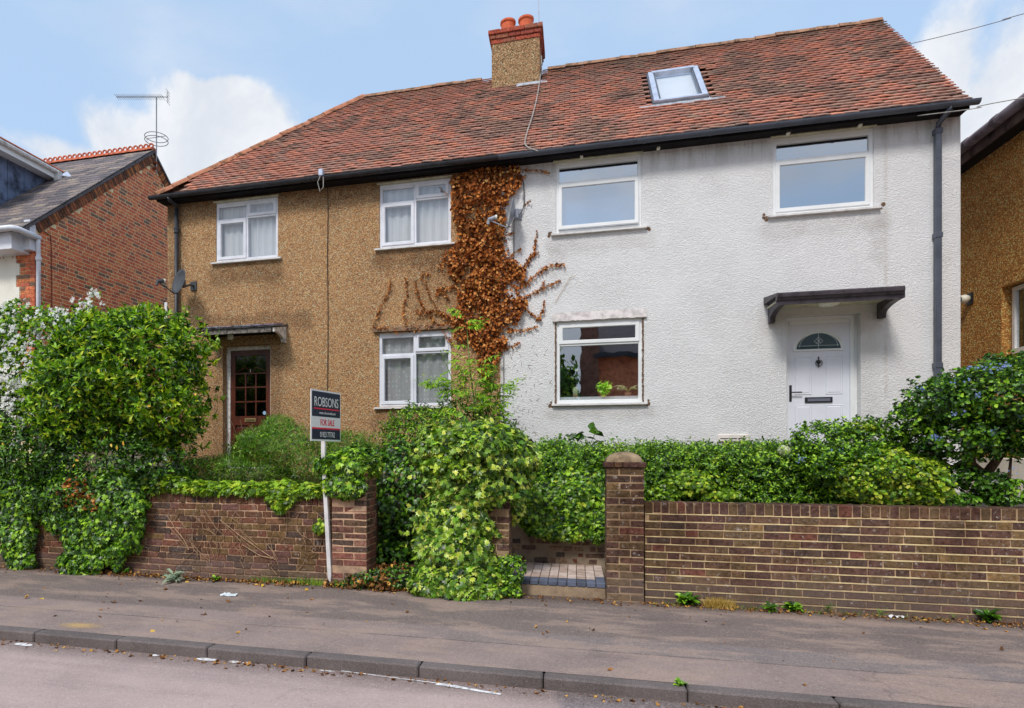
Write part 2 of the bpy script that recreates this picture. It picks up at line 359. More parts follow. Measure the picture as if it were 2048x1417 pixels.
def woodmat(name,a,b):
    m,q,p,o=mat(name,.42,.45); P=q.pos(); n=q.noise(q.map(P,(30,30,2.2)),2.4,6,.65)
    L(q,q.mix(q.ss(n,.35,.68),a,b),p.inputs['Base Color']); return m
MAHOG=woodmat('worn_mahogany',C(98,46,28,1.1),C(48,24,18))
def glass(name,ior=1.6,base=.16,tint=(.86,.9,.92)):
    m,q,p,o=mat(name); q.nt.nodes.remove(p)
    P=q.pos(); nb=q.bump(q.noise(P,1.7,2),.05,.03)
    f0=((ior-1)/(ior+1))**2*2; cs=q.m('ABSOLUTE',q.vm('DOT_PRODUCT',q.a('NewGeometry').outputs['Incoming'],q.a('NewGeometry').outputs['Normal'])); f=q.m('ADD',q.m('MULTIPLY',q.m('POWER',q.m('SUBTRACT',1.0,cs),5.0),1-f0-base),f0+base,cl=True)
    gl=q.a('BsdfGlossy',{'Color':(.93,.96,1,1),'Roughness':.012,'Normal':nb}); tr=q.a('BsdfTransparent',{'Color':(*tint,1)})
    mx=q.a('MixShader',{0:f,1:tr.outputs[0],2:gl.outputs[0]}); L(q,mx.outputs[0],o.inputs[0]); return m
PANE=glass('window_glass',1.5,.06,(.94,.96,.97)); PANE_B=glass('window_glass_bright',1.7,.34,(.7,.76,.8)); PANE_S=glass('skylight_glass',1.6,.12,(.94,.96,.98)); PANE_D=glass('obscured_door_glass',1.45,.0,(.28,.36,.36))
ROOM=plain('dark_interior',C(72,78,88),.9,.1,.2,2)
SKYTONE=plain('window_sky_tone',C(120,150,180),.9,.1,.05,2)  # blue of the sky mirrored in the pane, put into a colour
def curtain(name,col,lace=False):
    m,q,p,o=mat(name,.95,.1); P=q.pos()
    L(q,q.mix(q.noise(q.map(P,(40,1,.6)),1,3),col,tuple(x*.62 for x in col)),p.inputs['Base Color'])
    tl=q.a('BsdfTranslucent',{'Color':(*[x*.9 for x in col],1)}); mx=q.a('MixShader',{0:.12,1:p.outputs[0],2:tl.outputs[0]}); tr=q.a('BsdfTransparent')
    if lace:
        v=q.a('TexVoronoi',{'Vector':q.map(P,(1,0.01,.8)),'Scale':17.,'Randomness':.12},feature='F1').outputs['Distance']
        rg=q.m('MULTIPLY',q.ss(v,.18,.26),q.ss(v,.44,.34)); al=q.m('ADD',q.m('ADD',q.m('MULTIPLY',q.noise(P,90,2),.5),.42),q.m('MULTIPLY',rg,.6),cl=True)
    else: al=.95
    m2=q.a('MixShader',{0:al,1:tr.outputs[0],2:mx.outputs[0]}); L(q,m2.outputs[0],o.inputs[0]); return m
NET=curtain('net_curtain',C(226,230,234,1.3)); LACE=curtain('lace_curtain',C(230,234,238,1.3),True)
def leafmat(name,stops,rim=None,trans=.22,rough=.36,spec=.5,rimw=(.35,.8)):
    m,q,p,o=mat(name,rough,spec); r=frac(q); P=q.pos()
    c=q.ramp(r,stops); c=q.mix(q.m('MULTIPLY',q.ss(q.noise(P,2.3,3),.4,.7),.35),c,q.mix(1,c,(.62,.75,.6),'MULTIPLY'))
    if rim:
        a=q.a('Attribute',attribute_name='rim').outputs['Fac']; wob=q.m('ADD',a,q.m('MULTIPLY',q.m('SUBTRACT',r,.5),.7))
        c=q.mix(q.ss(wob,*rimw),c,rim)
    L(q,c,p.inputs['Base Color'])
    tl=q.a('BsdfTranslucent',{'Color':c}); tl2=q.mix(.35,c,(.5,.7,.05),'MULTIPLY')
    mx=q.a('MixShader',{0:trans,1:p.outputs[0],2:tl.outputs[0]}); L(q,mx.outputs[0],o.inputs[0]); return m
LF_PHOT=leafmat('laurel_leaf',[(0,C(36,64,10)),(.3,C(77,120,18)),(.65,C(145,194,32)),(1,C(216,245,61))],trans=.38)
LF_DARK=leafmat('dark_evergreen_leaf',[(0,C(18,33,9)),(.4,C(35,67,15)),(.8,C(72,120,28)),(1,C(121,168,43))])
LF_IVY=leafmat('ivy_leaf',[(0,C(20,39,10)),(.35,C(48,85,19)),(.7,C(101,150,34)),(1,C(167,208,55))])
LF_IVYB=leafmat('bright_ivy_leaf',[(0,C(50,80,14)),(.4,C(94,131,25)),(.8,C(156,194,48)),(1,C(207,237,73))],trans=.35)
LF_VAR=leafmat('variegated_ivy_leaf',[(0,C(36,63,16)),(.35,C(79,117,27)),(.75,C(151,190,48)),(1,C(214,237,71))],rim=C(206,214,116),rimw=(.88,1.14))
LF_HEDGE=leafmat('hedge_leaf',[(0,C(25,49,10)),(.35,C(56,95,18)),(.7,C(108,156,32)),(1,C(172,208,57))])
LF_GOLD=leafmat('golden_leaf',[(0,C(55,84,16)),(.4,C(100,129,26)),(.75,C(174,196,46)),(1,C(242,244,83))],trans=.35)
LF_FERN=leafmat('feathery_green',[(0,C(33,64,14)),(.4,C(68,112,25)),(.8,C(120,170,46)),(1,C(174,201,78))],trans=.35)
LF_ASH=leafmat('seedling_leaf',[(0,C(54,85,16)),(.5,C(126,176,40)),(1,C(186,228,62))],trans=.4)
LF_GREY=leafmat('grey_felt_leaf',[(0,C(112,132,110)),(1,C(150,166,140))])
LF_DEAD=leafmat('withered_leaf',[(0,C(80,44,26)),(.25,C(126,70,36)),(.55,C(170,100,50)),(.8,C(198,130,68)),(1,C(220,164,104))],trans=.15,rough=.8,spec=.15)
LF_LIT=leafmat('fallen_leaf',[(0,C(84,58,40)),(.4,C(122,84,54)),(.75,C(160,112,64)),(1,C(206,160,80))],trans=.1,rough=.9,spec=.1)
LF_YEL=leafmat('yellowed_leaf',[(0,C(214,150,40)),(1,C(232,180,70))],trans=.2)
PETAL=leafmat('white_petal',[(0,C(226,228,216,1.2)),(1,C(240,240,232,1.2))],trans=.25)
PETALB=leafmat('blue_flower',[(0,C(92,112,180)),(1,C(140,158,214))],trans=.25)
PETALC=leafmat('cream_flower',[(0,C(200,206,160)),(1,C(226,226,190))],trans=.2)
BARK=plain('brown_bark',C(84,68,54),.9,.15,.4,20,.8,70)
STEMG=plain('green_stem',C(96,124,54),.7,.3,.25,20)
STEMT=plain('dry_stem',C(160,132,104),.9,.1,.3,20)

# ---------------------------------------------------------------- foliage
def T_oval(wd=.5,fold=.10,curl=.12):
    v=[(0,0,0),(0,.33,-fold*.4),(0,.68,-fold*.3),(0,1,-curl),(wd*.42,.30,fold),(wd*.40,.68,fold*.8),(-wd*.42,.30,fold),(-wd*.40,.68,fold*.8)]
    f=[(0,4,1),(1,4,5),(1,5,2),(2,5,3),(0,1,6),(1,7,6),(1,2,7),(2,3,7)]; return np.array(v),np.array(f),np.array([.2,0,0,.8,1,1,1,1])
def T_ivy():
    pts=[(0,0),(.30,-.12),(.52,.22),(.30,.36),(.40,.72),(.12,.68),(0,1.05),(-.12,.68),(-.40,.72),(-.30,.36),(-.52,.22),(-.30,-.12)]
    v=[(0,.36,.05)]+[(x,y,-.10*(abs(x)+max(0,y-.5))) for x,y in pts]; n=len(pts)
    f=[(0,1+i,1+(i+1)%n) for i in range(n)]; return np.array(v),np.array(f),np.array([0]+[1]*n)
def T_small(): 
    return np.array([(0,0,0),(.32,.5,.08),(0,1,-.06),(-.32,.5,.08)]),np.array([(0,1,2),(0,2,3)]),np.array([0,1,.6,1])
def T_blade(): return np.array([(-.03,0,0),(.03,0,0),(.02,.55,.06),(-.02,.55,.06),(0,1,.22)]),np.array([(0,1,2),(0,2,3),(3,2,4)]),np.zeros(5)
def T_star():  # small four-petalled flower
    v=[(0,0,0)];f=[]
    for k in range(4):
        a=k*math.pi/2
        for da,r in((-.5,.6),(0,1),(.5,.6)): v.append((math.cos(a+da)*r,math.sin(a+da)*r,.15*r))
        b=1+k*3; f+=[(0,b,b+1),(0,b+1,b+2)]
    return np.array(v),np.array(f),np.ones(len(v))
def T_crisp():
    return np.array([(0,0,0),(.34,.25,.22),(.25,.75,-.12),(0,1,.15),(-.30,.7,.2),(-.33,.2,-.1),(0,.5,-.14)]),np.array([(6,0,1),(6,1,2),(6,2,3),(6,3,4),(6,4,5),(6,5,0)]),np.ones(7)
OVAL=T_oval(); OVALW=T_oval(.75); LONG=T_oval(.3,.06,.25); IVY=T_ivy(); SMALL=T_small(); BLADE=T_blade(); STAR=T_star(); CRISP=T_crisp()
def shoots(P,N,ln,k,up=.3,spread=.6,pair=.8,whorl=0):
    """grow a short shoot from every point: leaves in pairs along it, a whorl of leaves at its tip"""
    n=len(P); D=unit(N*1.0+np.array([0,0,up])+rng.normal(0,spread,(n,3))); L_=rng.uniform(ln[0],ln[1],n)[:,None]
    S1=unit(np.cross(D,rng.normal(0,1,(n,3)))); oP=[];oN=[];oT=[]
    for j in range(k):
        s=(j+.5)/k; ang=j*2.4; S2=np.cross(D,S1); sd_=S1*math.cos(ang)+S2*math.sin(ang)
        for sg in (1,-1): oP.append(P+D*L_*s); oT.append(sd_*sg*pair+D*.6); oN.append(D+np.array([0,-.2,.5])-sd_*sg*.3)
    for j in range(whorl):
        ang=j*2*math.pi/whorl; S2=np.cross(D,S1); sd_=S1*math.cos(ang)+S2*math.sin(ang); oP.append(P+D*L_); oT.append(sd_*.75+D*.75); oN.append(D*.8-sd_*.7)
    return np.concatenate(oP),np.concatenate(oN),np.concatenate(oT)
def leaves_dir(name,P,N,T_,size,tmpl,mt,parent,kind=None,jit=.25,tj=.15):
    V,Fc,rm=leafmesh(P,N,size,tmpl,T_,jit,tj); base=WL[parent.name]
    me=rawmesh(name,V-np.array(base),Fc,mt,{'rim':rm}); o=bpy.data.objects.new(name,me); link(o,parent,base)
    if kind: o['kind']=kind
    return o
def unit(a): return a/np.maximum(1e-9,np.linalg.norm(a,axis=1,keepdims=True))
def leafmesh(P,N,size,tmpl,tip=None,jit=.5,tipj=.8):
    n=len(P); N=unit(N+rng.normal(0,jit,(n,3)))
    T=(np.asarray(tip,float)+rng.normal(0,tipj,(n,3))) if tip is not None else rng.normal(0,1,(n,3))
    T=unit(T-N*(T*N).sum(1,keepdims=True)); B=np.cross(T,N)
    v,f,rm=tmpl; sz=np.asarray(size).reshape(-1,1,1)*np.ones((n,1,1))
    V=(B[:,None,:]*v[None,:,0:1]+T[:,None,:]*v[None,:,1:2]+N[:,None,:]*v[None,:,2:3])*sz+P[:,None,:]
    Fc=f[None]+ (np.arange(n)*len(v))[:,None,None]
    return V.reshape(-1,3),Fc.reshape(-1,f.shape[1]),np.tile(rm,n)
def leaves(name,P,N,size,tmpl,mt,parent,tip=None,jit=.5,tipj=.8,kind='stuff',label=None):
    V,Fc,rm=leafmesh(P,N,size,tmpl,tip,jit,tipj)
    base=WL[parent.name] if parent else Vector((float(P[:,0].mean()),float(P[:,1].mean()),float(P[:,2].min())))
    me=rawmesh(name,V-np.array(base),Fc,mt,{'rim':rm}); o=bpy.data.objects.new(name,me); link(o,parent,base)
    if kind: o['kind']=kind
    if label: o['label']=label
    return o
def blob(px,py,Y,rw,rh,ry):     # an ellipsoid given by its outline as seen, at its own distance
    c=at(px,py,Y); e=at(px+rw,py,Y); t=at(px,py-rh,Y); return (c.x,c.y,c.z,abs(e.x-c.x),ry,abs(t.z-c.z))
def cloud(blobs,n,shell=.16,lump=.22,lf=2.2,front=.25,seed=0,zmin=None,cut=.86,sub=7):
    """points and outward normals spread through the outer shell of a union of ellipsoids, with lumps and hollows"""
    r0=random.Random(seed*7+3); bb=list(blobs)
    if sub:
        for (x,y,z,ax,ay,az) in blobs:
            for k in range(sub):
                dd=Vector((r0.gauss(0,1),-abs(r0.gauss(0,.8)),r0.gauss(.25,.9))).normalized(); f=r0.uniform(.28,.48)
                bb.append((x+dd.x*ax*.74,y+dd.y*ay*.74,z+dd.z*az*.74,ax*f,ay*f,az*f*r0.uniform(.9,1.2)))
    B=np.array(bb); area=(B[:,3]*B[:,5]+B[:,3]*B[:,4]+B[:,4]*B[:,5]); pr=area/area.sum(); r_=np.random.default_rng(seed+11)
    outP=[];outN=[];got=0
    while got<n:
        m=int((n-got)*2.2)+50; k=r_.choice(len(B),m,p=pr); d=unit(r_.normal(0,1,(m,3)))
        keep=(d[:,1]<.35)|(r_.random(m)<front); k=k[keep]; d=d[keep]; m=len(d)
        rad=1-np.abs(r_.normal(0,shell,m)); c=B[k,:3]; R=B[k,3:]
        P=c+d*R
        nz=np.array([mnoise.noise(Vector((float(p[0])*lf+seed*3.1,float(p[1])*lf,float(p[2])*lf))) for p in P])
        nz2=np.array([mnoise.noise(Vector((float(p[0])*lf*3+seed,float(p[1])*lf*3,float(p[2])*lf*3))) for p in P])
        rad=rad*(1+lump*nz+lump*.6*nz2); P=c+d*R*rad[:,None]
        ok=np.ones(m,bool)
        for j in range(len(B)):
            q=((P-B[j,:3])/B[j,3:]); ok&=~(((q**2).sum(1)<cut*cut*.72)&(k!=j))
        if zmin is not None: ok&=P[:,2]>zmin
        N=unit(d/R); outP.append(P[ok]); outN.append(N[ok]); got+=int(ok.sum())
    return np.concatenate(outP)[:n],np.concatenate(outN)[:n]
def core(name,blobs,mt,parent,k=.72,zmin=None):
    mb=MB()
    for (x,y,z,a,b,c) in blobs:
        prof=[(math.sin(t)*1,-math.cos(t)) for t in np.linspace(.01,math.pi-.01,8)]; bs=len(mb.v)
        mb.lathe((0,0,0),prof,10)
        for i in range(bs,len(mb.v)):
            p=mb.v[i]; jn=1+.25*mnoise.noise(Vector(p)*2+Vector((x,y,z))); q=(x+p[0]*a*k*jn,y+p[1]*b*k*jn,z+p[2]*c*k*jn)
            mb.v[i]=(q[0],q[1],max(q[2],zmin) if zmin is not None else q[2])
    return mb.build(name,mt,parent,kind='stuff')
def twigs(name,base,tips,mt,parent,r0=.02,r1=.004,bend=.15):
    mb=MB(); b=Vector(base)
    for t in tips:
        t=Vector(t); pts=[b.lerp(t,s)+Vector((random.uniform(-1,1),random.uniform(-1,1),random.uniform(-.5,1)))*bend*math.sin(s*math.pi)*(t-b).length*.5 for s in (0,.25,.5,.75,1)]
        mb.tube(pts,[r0+(r1-r0)*s for s in (0,.25,.5,.75,1)],5)
    return mb.build(name,mt,parent,smooth=True)
DARKC=plain('shaded_twig_mass',C(30,40,22),1,.05,.4,9)
# ================================================================ ground, road, pavement
YF=9.67; YL=9.85; YW=6.68; YK=4.5
def groundmat(name,a,b,agg=(.5,.45,.4),sc=150,tone=None,extra=None,rough=.9,aggk=.25):
    m,q,p,o=mat(name,rough,.25); P=q.pos(); X,Y,Z=q.xyz(P)
    n=q.noise(P,1.6,6,.62); c=q.mix(q.ss(n,.35,.68),a,b)
    if extra: c=extra(q,P,X,Y,c)
    v=q.a('TexVoronoi',{'Vector':P,'Scale':float(sc)},feature='F1'); r=q.xyz(v.outputs['Color'])[0]
    c=q.mix(q.m('MULTIPLY',q.ss(r,.62,.95),aggk),c,agg); c=q.mix(q.m('MULTIPLY',q.ss(r,.35,.05),.35),c,q.mix(1,c,(.45,.43,.42),'MULTIPLY'))
    L(q,c,p.inputs['Base Color']); L(q,q.bump(q.m('SUBTRACT',r,q.m('MULTIPLY',v.outputs['Distance'],.8)),.55,.006),p.inputs['Normal']); return m
def crackle(q,P,c,k=.5):
    v=q.vor(q.vm('ADD',P,q.vm('MULTIPLY',q.a('TexNoise',{'Vector':P,'Scale':3.,'Detail':5.}).outputs[1],(.5,.5,0))),.9,'DISTANCE_TO_EDGE'); m_=q.m('MULTIPLY',q.ss(v,.010,.002),q.ss(q.noise(P,.7,3),.5,.62)); return q.mix(q.m('MULTIPLY',m_,k),c,C(60,54,52))
def roadx(q,P,X,Y,c):
    wob=q.m('MULTIPLY',q.m('SUBTRACT',q.noise(P,2.1,4),.5),.12)
    patch=q.m('MULTIPLY',q.ss(q.m('ADD',X,wob),-.16,-.06),q.ss(q.m('ADD',Y,wob),3.55,3.62)); c=q.mix(q.m('MULTIPLY',patch,.8),c,C(128,122,126,.95))
    edge=q.ss(q.m('ADD',Y,wob),4.02,4.34); c=q.mix(q.m('MULTIPLY',edge,.65),c,C(96,82,74,.9))
    tyre=q.m('MULTIPLY',q.ss(q.noise(q.map(P,(.25,2.2,1)),1.5,5,.6),.45,.7),.25); c=q.mix(tyre,c,C(132,120,120,.9)); c=q.mix(q.m('MULTIPLY',q.ss(q.noise(P,36,4,.7),.52,.68),.28),c,C(206,190,186)); c=q.mix(q.m('MULTIPLY',q.ss(q.noise(P,60,3,.7),.58,.7),.35),c,C(110,98,98)); return crackle(q,P,c,.12)
def pavex(q,P,X,Y,c):
    wob=q.m('MULTIPLY',q.m('SUBTRACT',q.noise(P,1.4,5,.6),.5),.10); Yw=q.m('ADD',Y,wob)
    old=q.m('MULTIPLY',q.ss(Yw,5.33,5.42),.75); c=q.mix(old,c,C(112,101,96,1.0))
    band=q.m('MULTIPLY',q.m('MULTIPLY',q.ss(Y,5.03,5.045),q.ss(Yw,5.42,5.34)),q.ss(X,-2.5,.5)); c=q.mix(q.m('MULTIPLY',band,.6),c,C(120,116,117,.95))
    seam=q.ss(q.m('ABSOLUTE',q.m('SUBTRACT',q.m('ADD',Y,q.m('MULTIPLY',wob,.15)),5.03)),.016,.004); c=q.mix(q.m('MULTIPLY',seam,.6),c,C(58,52,52))
    wear=q.m('MULTIPLY',q.ss(q.noise(q.map(P,(.55,1.6,1)),1.9,6,.68),.46,.60),.62); c=q.mix(wear,c,C(176,152,138,1.0)); c=q.mix(q.m('MULTIPLY',q.ss(q.noise(P,42,4,.75),.52,.66),.30),c,C(186,168,156)); c=q.mix(q.m('MULTIPLY',q.ss(q.noise(P,55,3,.7),.58,.7),.4),c,C(84,74,72)); c=crackle(q,P,c,.25)
    dirt=q.m('MULTIPLY',q.ss(q.m('ADD',Y,q.m('MULTIPLY',wob,2)),6.32,6.62),.7); c=q.mix(dirt,c,C(74,60,50,.95))
    dk=q.m('MULTIPLY',q.ss(q.noise(q.map(P,(.4,1,1),loc=(5,2,0)),1.2,5,.6),.55,.75),.35); return q.mix(dk,c,C(78,72,72,.95))
ROAD=groundmat('road_asphalt',C(198,175,169,1.0),C(184,162,157,1.0),C(196,180,178,.9),190,extra=roadx,aggk=.45)
PAVE=groundmat('pavement_asphalt',C(158,140,134,1.0),C(142,126,121,1.0),C(160,146,140),170,extra=pavex,aggk=.3)
SOIL=groundmat('garden_soil',C(84,66,48),C(58,46,34),C(120,100,80),60)
DRIVE=groundmat('pale_concrete',C(186,180,176,.95),C(160,154,148,.95),C(210,204,196),120)
FIELD=groundmat('far_ground',C(104,110,84),C(88,92,72),C(120,120,90),8)
KERB=groundmat('kerb_concrete',C(128,118,116,.9),C(104,96,94,.9),C(160,150,146),210)
def sheet(name,pts,m,kind='structure',cuts=0):
    mb=MB(); mb.add(pts,[tuple(range(len(pts)))]); o=mb.build(name,m,kind=kind); return o
sheet('far_ground',[(-400,-400,-.24),(400,-400,-.24),(400,400,-.24),(-400,400,-.24)],FIELD)
sheet('road',[(-60,-2.2,-.13),(60,-2.2,-.13),(60,4.39,-.13),(-60,4.39,-.13)],ROAD)
pv=MB(); pv.add([(-60,4.49,-.045),(60,4.49,-.045),(60,6.9,0),(-60,6.9,0)],[(0,1,2,3)]); pv.build('pavement',PAVE,kind='structure')
pv=MB(); pv.box(-60,60,-4.4,-2.2,-.24,-.04); pv.build('opposite_pavement',PAVE,kind='structure')
# kerb stones, each its own piece
kp=[at(p,0,YK).x for p in (92,253,431,625,845,1088,1370,1665)]
kx=[kp[0]-.93*i for i in range(5,0,-1)]+kp+[kp[-1]+.93*i for i in range(1,5)]
kb=MB(); kb.add([(-60,4.39,-.2),(60,4.39,-.2),(60,4.49,-.2),(-60,4.49,-.2)],[(0,1,2,3)]); kerb=kb.build('kerb',KERB,kind='structure')
for i in range(len(kx)-1):
    mb=MB(); mb.box(kx[i]+.004,kx[i+1]-.004,4.375+random.uniform(-.004,.004),4.498,-.22,-.042+random.uniform(-.004,.003),.012); mb.build('kerb_stone',KERB,kerb)
mb=MB(); mb.box(-60,kx[0]-.004,4.376,4.498,-.22,-.043,.01); mb.box(kx[-1]+.004,60,4.376,4.498,-.22,-.043,.01); mb.build('kerb_stones',KERB,kerb,kind='stuff')
# worn road markings
PAINTM=plain('worn_road_paint',C(206,200,200),.8,.2,.35,30,.4,120)
def flake(px,py,lx,ly,nm='road_marking',z=-.126):
    c=atZ(px,py,z); mb=MB(); pts=[]
    for k in range(12):
        a=k/12*2*math.pi; r=1+random.uniform(-.25,.2); pts.append((c.x+math.cos(a)*lx*r,c.y+math.sin(a)*ly*r,z))
    mb.add(pts,[tuple(range(12))]); return mb.build(nm,PAINTM,rm)
rm=bpy.data.objects.new('road_markings',None); COL.objects.link(rm); WL['road_markings']=Vector((0,0,0)); rm['kind']='structure'
for a in ((48,1289,.10,.035),(309,1311,.04,.02),(414,1319,.09,.03),(470,1324,.05,.025),(492,1326,.03,.02),(600,1330,.05,.012),(655,1342,.06,.012)): flake(*a)
mb=MB(); a,b=atZ(872,1368,-.126),atZ(1002,1389,-.126); d=(b-a).normalized(); nn=Vector((-d.y,d.x,0))*.022
pts=[a+d*(b-a).length*s+nn*(1+random.uniform(-.5,.4)) for s in np.linspace(0,1,9)]+[a+d*(b-a).length*s-nn*(1+random.uniform(-.5,.4)) for s in np.linspace(1,0,9)]
mb.add(pts,[tuple(range(18))]); mb.build('road_marking',PAINTM,rm)
mb=MB(); a,b=atZ(690,1343,-.126),atZ(868,1366,-.126)
for s in np.linspace(0,1,12):
    c=a.lerp(b,s); mb.box(c.x-.03,c.x+.04,c.y-.006,c.y+.006,-.126,-.1255)
mb.build('road_marking',PAINTM,rm)
SAND=plain('spilt_sand',C(206,160,96),.95,.1,.25,12,.4,150)
c=atZ(160,1249,-.028)
m_,q_,p_,o_=mat('yellow_sand_dust',.95,.1); P_=q_.pos()
dd=q_.vm('LENGTH',q_.vm('MULTIPLY',q_.vm('SUBTRACT',P_,(c.x,c.y,0)),(3.2,8.5,0)))
al=q_.m('MULTIPLY',q_.ss(q_.m('ADD',dd,q_.m('MULTIPLY',q_.noise(P_,14,5,.7),.9)),1.35,.55),.5)
p_.inputs['Base Color'].default_value=(*C(206,172,116),1); tr_=q_.a('BsdfTransparent'); mx_=q_.a('MixShader',{0:al,1:tr_.outputs[0],2:p_.outputs[0]}); L(q_,mx_.outputs[0],o_.inputs[0])
mb=MB(); zf=lambda y:-.045+(y-4.49)/2.41*.045+.003
mb.add([(c.x-.4,4.51,zf(4.51)),(c.x+.4,4.51,zf(4.51)),(c.x+.4,4.85,zf(4.85)),(c.x-.4,4.85,zf(4.85))],[(0,1,2,3)])
tag(mb.build('sand_spill',m_),'yellow patch of spilt sand on the pavement beside the kerb','sand',kind='stuff')

# garden ground behind the walls
XG0,XG1=at(735,0,6.6).x,at(1213,0,6.62).x
gm=MB()
gm.add([(-14,6.86,.84),(-2.3,6.86,.84),(-2.3,9.75,1.12),(-14,9.75,1.12)],[(0,1,2,3)])
gm.add([(-2.3,7.80,.72),(2.5,7.80,.78),(2.5,9.75,1.0),(-2.3,9.75,1.05)],[(0,1,2,3)])
gm.add([(-2.3,6.86,.84),(-2.3,6.86,-.1),(-2.3,9.75,-.1),(-2.3,9.75,1.12)],[(0,1,2,3)])
gm.add([(-14,6.86,.84),(-14,6.86,-.1),(-2.3,6.86,-.1),(-2.3,6.86,.84)],[(0,1,2,3)])
gm.build('garden_soil',SOIL,kind='structure')
gm=MB(); gm.add([(2.5,6.86,.9),(30,6.86,.9),(30,9.9,.99),(30,30,1.02),(2.5,30,1.02),(2.5,9.9,.99)],[(0,1,2,3,4,5)])
gm.add([(2.5,6.86,.9),(2.5,6.86,-.1),(2.5,9.9,-.1),(2.5,9.9,.99)],[(0,1,2,3)]); gm.build('side_drive',DRIVE,kind='structure')
gm=MB(); gm.add([(-40,6.9,.8),(-14,6.9,.8),(-14,30,1.1),(-40,30,1.1)],[(0,1,2,3)]); gm.add([(-14,9.7,1.0),(-6.9,9.7,1.0),(-6.9,30,1.1),(-14,30,1.1)],[(0,1,2,3)]); gm.build('neighbour_ground',SOIL,kind='structure')
gm=MB(); gm.add([(-2.3,6.7,.06),(at(990,0,6.7).x,6.7,.06),(at(990,0,6.7).x,7.8,.2),(-2.3,7.8,.2)],[(0,1,2,3)]); gm.build('overgrown_path',SOIL,kind='structure')

# ================================================================ brick walls
BV=[CHBOX(.024,.03,.10,i,.045) for i in range(9)]
BVR=[CHBOX(.03,.03,.10,i+9,.045) for i in range(6)]
def course(x0,x1,z,h,y,dep,rough,off,seq='SSH',sl=.222,hl=.108,gap=.011,jy=.002,chip=0):
    """one course of bricks; returns (loc,rot,scale) items"""
    it=[]; x=x0-off; k=random.randrange(3) if seq=='SSH' else 0
    while x<x1-.02:
        ln=sl if seq[k%len(seq)]=='S' else hl; k+=1; ln*=random.uniform(.97,1.03)
        a,b=max(x,x0),min(x+ln,x1)
        if b-a>.03:
            yy=y+random.uniform(-jy,jy)+(random.uniform(.006,.02) if random.random()<chip else 0)
            it.append(((( a+b)/2,yy+dep/2,z+random.uniform(-.0015,.0015)),rotm(random.gauss(0,rough*.4),random.gauss(0,rough*.5),random.gauss(0,rough*.5)),(b-a,dep,h*random.uniform(.96,1.03))))
        x+=ln+gap
    return it
def garden_wall(name,x0,x1,label,m,mo,top,jit,V,chip,mproud=.004,base=-.06,point=False):
    t=thing(name,((x0+x1)/2,YW+.1,0),label,'garden wall')
    mb=MB(); mb.box(x0,x1,YW+mproud,YW+.215,base,top-.006); mb.build('mortar',mo,t)
    its=[]; x=x0+.003
    while x<x1-.05:
        wd=random.choice([.066,.068,.07,.07,.105]) if random.random()<.2 else random.uniform(.064,.071)
        its.append(((x+wd/2,YW+.107+random.uniform(-.003,.003),top-.056+random.uniform(-.004,.003)),rotm(0,random.gauss(0,jit),random.gauss(0,jit)),(wd,.218,.112))); x+=wd+.0105
    z=top-.122-.033; r=0
    while z>base-.02:
        its+=course(x0+.002,x1-.002,z,.0655,YW,.10,jit,random.uniform(.02,.12) if r%2 else random.uniform(.12,.22),chip=chip,jy=min(.003,jit*.25)); z-=.0763; r+=1
    if point:
        pm=MB(); z=top-.122+.0035
        while z>base:
            x=x0
            while x<x1:
                w_=random.uniform(.18,.5); yv=YW-.0035+random.uniform(-.001,.002); hv=random.uniform(.0035,.0062); zo=z+random.uniform(-.0012,.0012)
                pm.box(x,min(x+w_,x1),yv,YW+.02,zo-hv,zo+hv); x+=w_
            z-=.0763
        pm.build('pointing',POINTM,t,kind='stuff')
    place_many('brick',its,V,m,t,300,'brick_courses'); return t
XWR=at(1290,0,YW).x
wr=garden_wall('garden_wall',XWR,5.4,'long brown brick garden wall right of the domed pillar with pale ribbon mortar lines',B_right,MO_right,1.0,.006,BV,.0,.005,point=True)
XWL=at(667,0,YW).x
wl=garden_wall('garden_wall',-9.2,XWL,'old weathered brick garden wall left of the entrances with ivy hanging over it',B_left,MO_left,1.0,.017,BVR,.0,.009)
